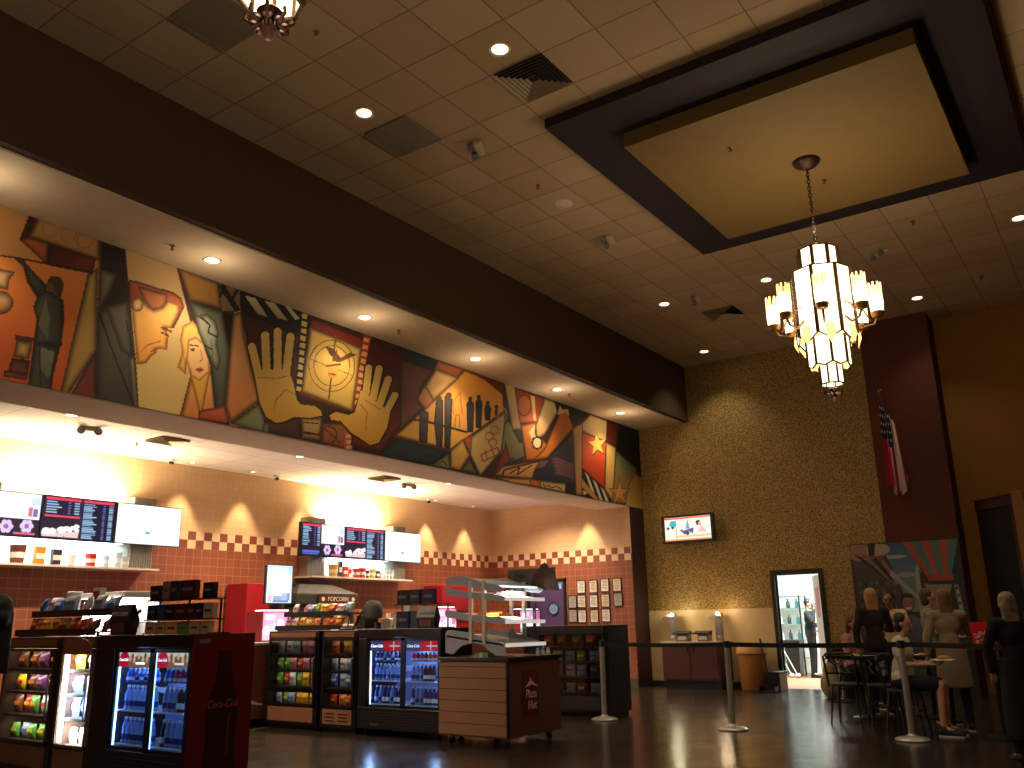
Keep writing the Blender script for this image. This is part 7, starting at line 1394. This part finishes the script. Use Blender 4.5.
# ------------------------------------------------------------------ tables and chairs
def chair(x, y, rz, label):
    t = thing('metal_chair', label, 'chair', (x, y, 0), rz, 'black metal chairs round the tables'); s = MB().lathe([(.19, .44), (.2, .455), (.19, .47), (.05, .475)], n=20).build('seat', DARK, t, smooth=True)
    for a, b in ((1, 1), (1, -1), (-1, 1), (-1, -1)): MB().tube([(.13*a, .13*b, .44), (.19*a, .18*b, 0)], .013, 8).build('leg', BLACK, t, smooth=True)
    MB().tube([(-.15, -.17, .44), (-.21, -.19, .78), (-.22, -.15, .82), (-.22, .15, .82), (-.21, .19, .78), (-.15, .17, .44)], .014, 8).build('back_frame', BLACK, t, smooth=True)
    MB().box(-.225, -.16, .76, -.205, .16, .8).box(-.205, -.17, .58, -.19, .17, .6).build('back_rail', BLACK, t)
    for k in range(3): MB().tube([(-.2, -.1+k*.08, .6), (-.21, -.06+k*.08, .67), (-.205, -.1+k*.08, .7), (-.212, -.05+k*.08, .76)], .009, 6).build('back_rod', mat('worn grey metal', (110, 108, 104), .4), t, smooth=True)
    MB().tube([(.155, .15, .25), (.155, -.15, .25)], .008, 6).tube([(-.155, .15, .25), (-.155, -.15, .25)], .008, 6).build('stretcher', BLACK, t); return t
chair(11.6, 3.2, 0, 'black metal chair with zigzag back, left of the rope post'); chair(11.55, 2.77, .1, 'black metal chair with zigzag back, nearer the rope post'); chair(10.86, 2.38, -PI/2, 'black metal chair under the seated person in white'); chair(13.7, 3.66, -1.87, 'black metal chair under the seated girl')
def table(x, y, z, label, r=.38):
    t = thing('round_table', label, 'table', (x, y, 0), 0, 'small round tables'); MB().lathe([(r-.01, z-.03), (r, z-.015), (r, z), (.01, z)], n=32).build('tabletop', mat('dark tabletop', (44, 32, 26), .3), t, smooth=True); MB().lathe([(.03, .03), (.03, z-.03)], n=14).build('column', BLACK, t, smooth=True); MB().lathe([(.24, 0), (.24, .015), (.04, .04)], n=24).build('base', BLACK, t, smooth=True)
table(12.35, 3.12, .75, 'round table in front of the blond woman'); table(12.7, 2.45, .75, 'round table in front of the person with glasses', .3); table(10.9, 1.45, .92, 'dark high table carrying the red popcorn tub', .26)
def plate(x, y, z, label, r=.11):
    t = thing('plate', label, 'plate', (x, y, z), 0, 'white plates on the tables'); MB().lathe([(r*.6, 0), (r, .015), (r*.97, .02), (r*.55, .008)], n=24).build('dish', WHITE, t, smooth=True); MB().ell((0, 0, .02), (r*.5, r*.4, .02), 10, 6).build('food', mat('bread', (196, 140, 80), .8), t, smooth=True)
plate(12.2, 3.2, .75, 'white plate nearest the left chair'); plate(12.15, 2.98, .75, 'white plate right of the blond woman'); plate(12.6, 2.5, .75, 'white plate in front of the person with glasses')
t = thing('popcorn_tub', 'large red tub with a popcorn print by the rope at the right', 'tub', (10.74, 1.47, .92)); RT = mat('bright red card', (226, 20, 40), .5)
MB().rings([[(-.09, -.11, 0), (.09, -.11, 0), (.09, .11, 0), (-.09, .11, 0)], [(-.11, -.13, .25), (.11, -.13, .25), (.11, .13, .25), (-.11, .13, .25)]]).build('carton', RT, t)
for k in range(26): 
    if k == 0: pm = MB()
    yy, zz = random.uniform(-.09, .09), random.uniform(.02, .17); pm.ell((-.093-.02*zz/.27, yy, zz), (.006, .02, .014), 8, 5)
pm.build('popcorn_print', mat('pale popcorn print', (226, 170, 150), .6), t)
# ------------------------------------------------------------------ people
def vox(o, size, it=3, fac=.5):
    r = o.modifiers.new('fuse', 'REMESH'); r.mode = 'VOXEL'; r.voxel_size = size; r.use_smooth_shade = True
    s = o.modifiers.new('soften', 'SMOOTH'); s.factor = fac; s.iterations = it; return o
SKIN = {'light': mat('light skin', (206, 156, 126), .55), 'tan': mat('tan skin', (150, 100, 72), .55)}
HAIRM = {'blond': mat('blond hair', (176, 136, 84), .6, vary=.3, scale=60), 'brown': mat('brown hair', (84, 54, 36), .6, vary=.3, scale=60), 'black': mat('black hair', (18, 14, 13), .5, vary=.2, scale=60), 'dark blond': mat('dark blond hair', (120, 86, 54), .6, vary=.3, scale=60), 'grey': mat('greying hair', (140, 124, 106), .7, vary=.9, scale=28)}
V3 = Vector
def person(name, label, loc, rz, H_, pose, skin, hair, hlen, top, bottom, shoes, sleeve='long', coat=0, shorts=False, glasses=False, lean=0, headturn=0):
    t = thing('person', label, 'person', loc, rz); s = H_/1.7; sk = SKIN[skin]
    J = dict(pel=(0,0,.93), chest=(.0,0,1.27), neck=(-.01,0,1.44), head=(.015,0,1.585), shL=(-.01,.17,1.385), elL=(-.03,.23,1.12), wrL=(.06,.23,.9), shR=(-.01,-.17,1.385), elR=(-.03,-.23,1.12), wrR=(.06,-.23,.9),
             hpL=(0,.09,.9), knL=(.02,.1,.49), anL=(-.01,.11,.09), hpR=(0,-.09,.9), knR=(.02,-.1,.49), anR=(-.01,-.11,.09), toeL=(.15,.12,.035), toeR=(.15,-.12,.035)); J.update(pose); J = {k: V3(v)*s for k, v in J.items()}
    hd = J['head']; ht = Matrix.Rotation(headturn, 3, 'Z'); hv = lambda x, y, z: hd+ht @ (V3((x, y, z))*s)
    b = MB(); b.ell(hd+V3((0,0,.02))*s, (.088*s, .074*s, .10*s), 20, 14); b.ell(hv(.018,0,-.05), (.062*s, .054*s, .065*s)); b.cap(hv(.078,0,.012), hv(.098,0,-.018), .012*s, .014*s); b.cap(hv(.07,-.018,-.052), hv(.07,.018,-.052), .011*s)
    for q in (-1, 1): b.ell(hv(-.005, q*.078, 0), (.018*s, .01*s, .03*s))
    b.cap(J['neck']-V3((0,0,.03))*s, hd-V3((.01,0,.04))*s, .052*s, .05*s)
    b.ell(J['chest'], (.10*s, .145*s, .15*s)); b.cap((J['chest']+J['pel'])/2, J['pel'], .105*s, .11*s); b.cap(J['shL'], J['shR'], .055*s); b.ell(J['pel'], (.105*s, .15*s, .11*s))
    for q in 'LR':
        b.cap(J['sh'+q], J['el'+q], .047*s, .037*s); b.cap(J['el'+q], J['wr'+q], .036*s, .024*s); b.cap(J['hp'+q], J['kn'+q], .078*s, .052*s); b.cap(J['kn'+q], J['an'+q], .052*s, .034*s); b.cap(J['an'+q], J['toe'+q], .036*s, .028*s)
        d = (J['wr'+q]-J['el'+q]).normalized(); side = V3((0, 1 if q == 'L' else -1, 0)); u = (side-d*side.dot(d)).normalized(); nn = d.cross(u); pm_ = J['wr'+q]+d*.05*s
        for e in (-1, 0, 1): b.cap(J['wr'+q]+u*e*.012*s, pm_+d*.03*s+u*e*.024*s, .013*s, .013*s)
        sg = 1 if q == 'L' else -1
        for k in range(4):
            o_ = (k-1.5)*.019; L = (.062, .075, .07, .055)[k]; p0 = pm_+d*.03*s+u*o_*s; p1 = p0+d*L*.55*s+nn*.012*s*sg; p2 = p1+d*L*.4*s+nn*.024*s*sg; b.cap(p0, p1, .0085*s, .008*s, 8); b.cap(p1, p2, .008*s, .007*s, 8)
        b.cap(J['wr'+q]+d*.02*s-u*.02*s, J['wr'+q]+d*.055*s-u*.045*s+nn*.015*s*sg, .0105*s, .009*s, 8); b.cap(J['wr'+q]+d*.055*s-u*.045*s+nn*.015*s*sg, J['wr'+q]+d*.085*s-u*.045*s+nn*.02*s*sg, .009*s, .008*s, 8)
    vox(b.build('body', sk, t), .009, 2)
    for q in (-1, 1):
        e_ = MB().ell(hv(.078, q*.03, .012), (.008*s, .014*s, .008*s), 10, 6).build('eye', mat('dark eye', (26, 18, 16), .2), t, smooth=True)
    MB().ell(hv(.082, 0, -.05), (.006*s, .022*s, .006*s), 10, 6).build('lips', mat('lips', (150, 74, 66), .5), t, smooth=True)
    h = MB(); h.ell(hv(-.022, 0, .045), (.09*s, .088*s, .095*s), 18, 12)
    if hlen > .02: h.ell(hv(-.04, 0, -.02), (.065*s, .085*s, .09*s)); 
    if hlen > .1:
        for y in (-.055, -.02, .02, .055): h.cap(hv(-.05, y, .0), hv(-.075, y*1.15, -hlen), .036*s, .02*s)
    hm = {'patterned': None}.get(hair, HAIRM.get(hair)); vox(h.build('hair', hm, t), .011, 2)
    if glasses: g = MB(); [g.tube([hv(.094, q*.034+.022*math.cos(a*PI/5), .012+.016*math.sin(a*PI/5)) for a in range(11)], .003*s, 5) for q in (-1, 1)]; g.bar(hv(.096, -.012, .012), hv(.096, .012, .012), .004); g.build('glasses', BLACK, t)
    c = MB(); g_ = .016*s
    c.ell(J['chest'], (.10*s+g_, .145*s+g_, .15*s+g_)); c.cap((J['chest']+J['pel'])/2, J['pel']+V3((0,0,.01))*s, .105*s+g_, .112*s+g_); c.cap(J['shL'], J['shR'], .055*s+g_); c.ell(J['pel']+V3((0,0,.03)), (.108*s+g_, .15*s+g_, .08*s+g_)); c.cap(J['neck']-V3((0,0,.05))*s, J['neck']-V3((0,0,.015))*s, .06*s, .056*s)
    if coat: c.rings([[J['pel']+V3((r*math.cos(k*PI/9)*.8, r*math.sin(k*PI/9)*1.15, z))*s for k in range(18)] for r, z in ((.15, .1), (.16, 0), (.175, -coat*.5), (.18+.0*coat, -coat))])
    for q in 'LR':
        c.cap(J['sh'+q], J['el'+q] if sleeve == 'long' else J['sh'+q].lerp(J['el'+q], .6), .047*s+g_, (.04*s if sleeve == 'long' else .046*s)+g_)
        if sleeve == 'long': c.cap(J['el'+q], J['el'+q].lerp(J['wr'+q], .93), .038*s+g_, .028*s+g_)
    vox(c.build('jacket' if coat or sleeve == 'long' else 'shirt', top, t), .014, 3)
    p = MB(); p.ell(J['pel']-V3((0,0,.02))*s, (.108*s+g_*.7, .152*s+g_*.7, .1*s))
    for q in 'LR':
        p.cap(J['hp'+q], J['kn'+q] if not shorts else J['hp'+q].lerp(J['kn'+q], .85), .08*s+g_*.7, (.054 if not shorts else .066)*s+g_*.7)
        if not shorts: p.cap(J['kn'+q], J['kn'+q].lerp(J['an'+q], .93), .053*s+g_*.6, .042*s+g_*.5)
    vox(p.build('shorts' if shorts else 'trousers', bottom, t), .014, 3)
    for q in 'LR':
        f = MB(); f.cap(J['an'+q]+V3((-.02,0,-.03))*s, J['toe'+q]+V3((.02,0,0))*s, .046*s, .038*s); f.cap(J['an'+q], J['an'+q]+V3((0,0,-.03))*s, .045*s); so = vox(f.build('shoe', shoes, t), .01, 2)
        a, e = J['an'+q], J['toe'+q]; so2 = MB(); d = (e-a); d.z = 0; d.normalize(); w_ = V3((-d.y, d.x, 0)); z = min(a.z, e.z)-.034*s
        pts = [a-d*.06*s+w_*.035*s, a+d*.08*s+w_*.04*s, e+d*.04*s+w_*.03*s, e+d*.055*s, e+d*.04*s-w_*.03*s, a+d*.08*s-w_*.04*s, a-d*.06*s-w_*.035*s]
        so2.rings([[V3((k.x, k.y, max(z, -loc[2]))) for k in pts], [V3((k.x, k.y, z+.018*s)) for k in pts]]); so2.build('sole', WHITE if shoes is not BLK else DARK, so)
    return t
BLK = mat('black leather', (14, 13, 13), .4); CL = lambda n, c: mat(n, c, .9, vary=.15, scale=25)
BLUEJ = CL('dark trousers', (26, 26, 32)); SNK = mat('sneaker canvas', (34, 32, 34), .7)
# staff man in the doorway: facing right (-y), phone at the ear
pm1 = person('p', 'person in black shirt and trousers holding a phone and papers in the bright doorway', (19.9, 6.13, 0), -PI/2+.1, 1.64, dict(elR=(.12, -.26, 1.2), wrR=(.14, -.13, 1.47), elL=(.02, .24, 1.13), wrL=(.25, .14, 1.12)), 'light', 'black', 0, CL('black shirt', (24, 30, 30)), CL('black trousers', (14, 14, 16)), BLK)
def world(p_, v): return p_.matrix_basis @ V3(v) if p_ else V3(v)
bpy.context.view_layer.update()
q = pm1.matrix_world @ (V3((.13, -.095, 1.545))*1.64/1.7); t = thing('mobile_phone', 'dark phone held to the ear of the person in the doorway', 'phone', tuple(q), -PI/2); MB().box(-.035, -.006, -.07, .035, .006, .07).build('case', BLACK, t, bevel=.004); MB().box(-.031, .006, -.064, .031, .007, .064).build('display', DARK, t)
q = pm1.matrix_world @ V3((.34, .13, 1.09)); t = thing('paper_sheets', 'white papers held in front of the person in the doorway', 'papers', tuple(q), -PI/2); MB().box(-.1, -.12, 0, .1, .12, .006).build('sheet', WHITE, t); MB().box(-.08, -.1, .006, .08, .1, .007).build('printed_area', PAP[2], t)
W_HOOD = CL('dark jacket', (44, 32, 30)); sit = lambda z: dict(pel=(0,0,z+.1), chest=(.04,0,z+.43), neck=(.04,0,z+.59), head=(.075,0,z+.735), shL=(.03,.17,z+.53), shR=(.03,-.17,z+.53), hpL=(.03,.09,z+.08), hpR=(.03,-.09,z+.08), knL=(.42,.1,z+.06), knR=(.42,-.1,z+.06), anL=(.4,.11,.09), anR=(.4,-.11,.09), toeL=(.56,.12,.035), toeR=(.56,-.12,.035), elL=(.08,.24,z+.28), elR=(.08,-.24,z+.28), wrL=(.32,.16,z+.28), wrR=(.32,-.16,z+.28))
person('p', 'seated person with long brown hair and a pinkish top behind the left chair', (13.7, 3.66, 0), -PI/2-.3, 1.6, sit(.48), 'light', 'brown', .3, CL('pinkish top', (190, 140, 130)), BLUEJ, SNK, 'short')
person('p', 'standing person with blond ponytail and dark jacket seen from behind', (12.85, 3.1, 0), .5, 1.61, dict(elR=(.1, -.26, 1.14), wrR=(.3, -.2, 1.16), elL=(.05, .24, 1.13)), 'light', 'blond', .26, W_HOOD, BLUEJ, SNK)
person('p', 'standing person with glasses and a cream shirt facing the camera', (14.0, 3.12, 0), PI+.1, 1.58, dict(elR=(.06, -.25, 1.14), wrR=(.27, -.1, 1.12), elL=(.06, .25, 1.14), wrL=(.27, .1, 1.12)), 'tan', 'black', 0, CL('cream shirt', (226, 196, 130)), BLUEJ, SNK, 'short', glasses=True)
pe = person('p', 'seated person with short black hair, white shirt and shorts behind the rope post', (10.86, 2.38, 0), -PI/2, 1.6, sit(.5), 'light', 'black', .06, CL('white shirt', (220, 206, 180)), CL('dark shorts', (30, 26, 30)), mat('black white sneaker', (40, 38, 38), .6), 'short', shorts=True)
t = thing('food_tray', 'white tray held by the seated person in the white shirt', 'tray', (10.84, 1.93, .775), 0); MB().box(-.14, -.1, 0, .14, .12, .012).build('base', WHITE, t, bevel=.004); MB().ell((0, 0, .03), (.07, .06, .025)).build('food', mat('bread', (196, 140, 80), .8), t, smooth=True)
person('p', 'standing person with brown hair and grey T-shirt behind the seated one', (12.05, 2.24, 0), -PI/2+.3, 1.56, dict(elR=(.05, -.24, 1.15), wrR=(.25, -.2, 1.1)), 'light', 'brown', .05, CL('grey T-shirt', (130, 126, 116)), BLUEJ, SNK, 'short')
person('p', 'standing person with long dark blond hair and a long beige cardigan', (11.35, 1.93, 0), .35, 1.53, dict(elR=(.12, -.24, 1.2), wrR=(.3, -.3, 1.15), elL=(.0, .25, 1.13), wrL=(.05, .27, .9)), 'light', 'dark blond', .42, CL('beige cardigan', (150, 132, 108)), BLUEJ, mat('black white sneaker', (40, 38, 38), .6), 'long', coat=.42)
person('p', 'person with curly greying hair in dark clothes at the right edge', (9.2, 1.05, 0), .5, 1.43, dict(elL=(.05, .25, 1.14)), 'light', 'grey', .3, CL('black coat', (16, 14, 15)), CL('black trousers', (14, 14, 16)), BLK, 'long', coat=.7)
person('p', 'person in black cut off by the left edge of the picture', (2.33, 5.25, 0), 0, 1.45, dict(chest=(0,-.06,1.27), neck=(0,-.14,1.44), head=(.015,-.22,1.57), shL=(-.01,.1,1.385), shR=(-.01,-.21,1.36), elR=(-.03,-.2,1.12), wrR=(.1,-.1,.9)), 'tan', 'black', .34, CL('black coat', (16, 14, 15)), CL('black trousers', (14, 14, 16)), BLK, headturn=1.7)
t = thing('rucksack', 'pale patterned bag on the floor right of the bright doorway', 'bag', (15.1, 4.42, 0)); vox(MB().ell((0, 0, .2), (.15, .16, .22)).ell((0, 0, .42), (.09, .1, .13)).build('body', mat('pale patterned cloth', (150, 130, 104), .9, vary=.5, scale=30), t), .02); MB().tube([(0, -.06, .5), (0, -.05, .6), (0, .05, .6), (0, .06, .5)], .012).build('strap', DARK, t, smooth=True)
t = thing('rubber_bin', 'dark bin behind the pale bag', 'bin', (15.5, 4.18, 0)); MB().lathe([(.17, 0), (.2, .55), (.22, .56), (.22, .6), (.19, .6)], n=20).build('body', BLACK, t, smooth=True); MB().lathe([(.2, .57), (.2, .63), (.02, .66)], n=20).build('lid', DARK, t, smooth=True)
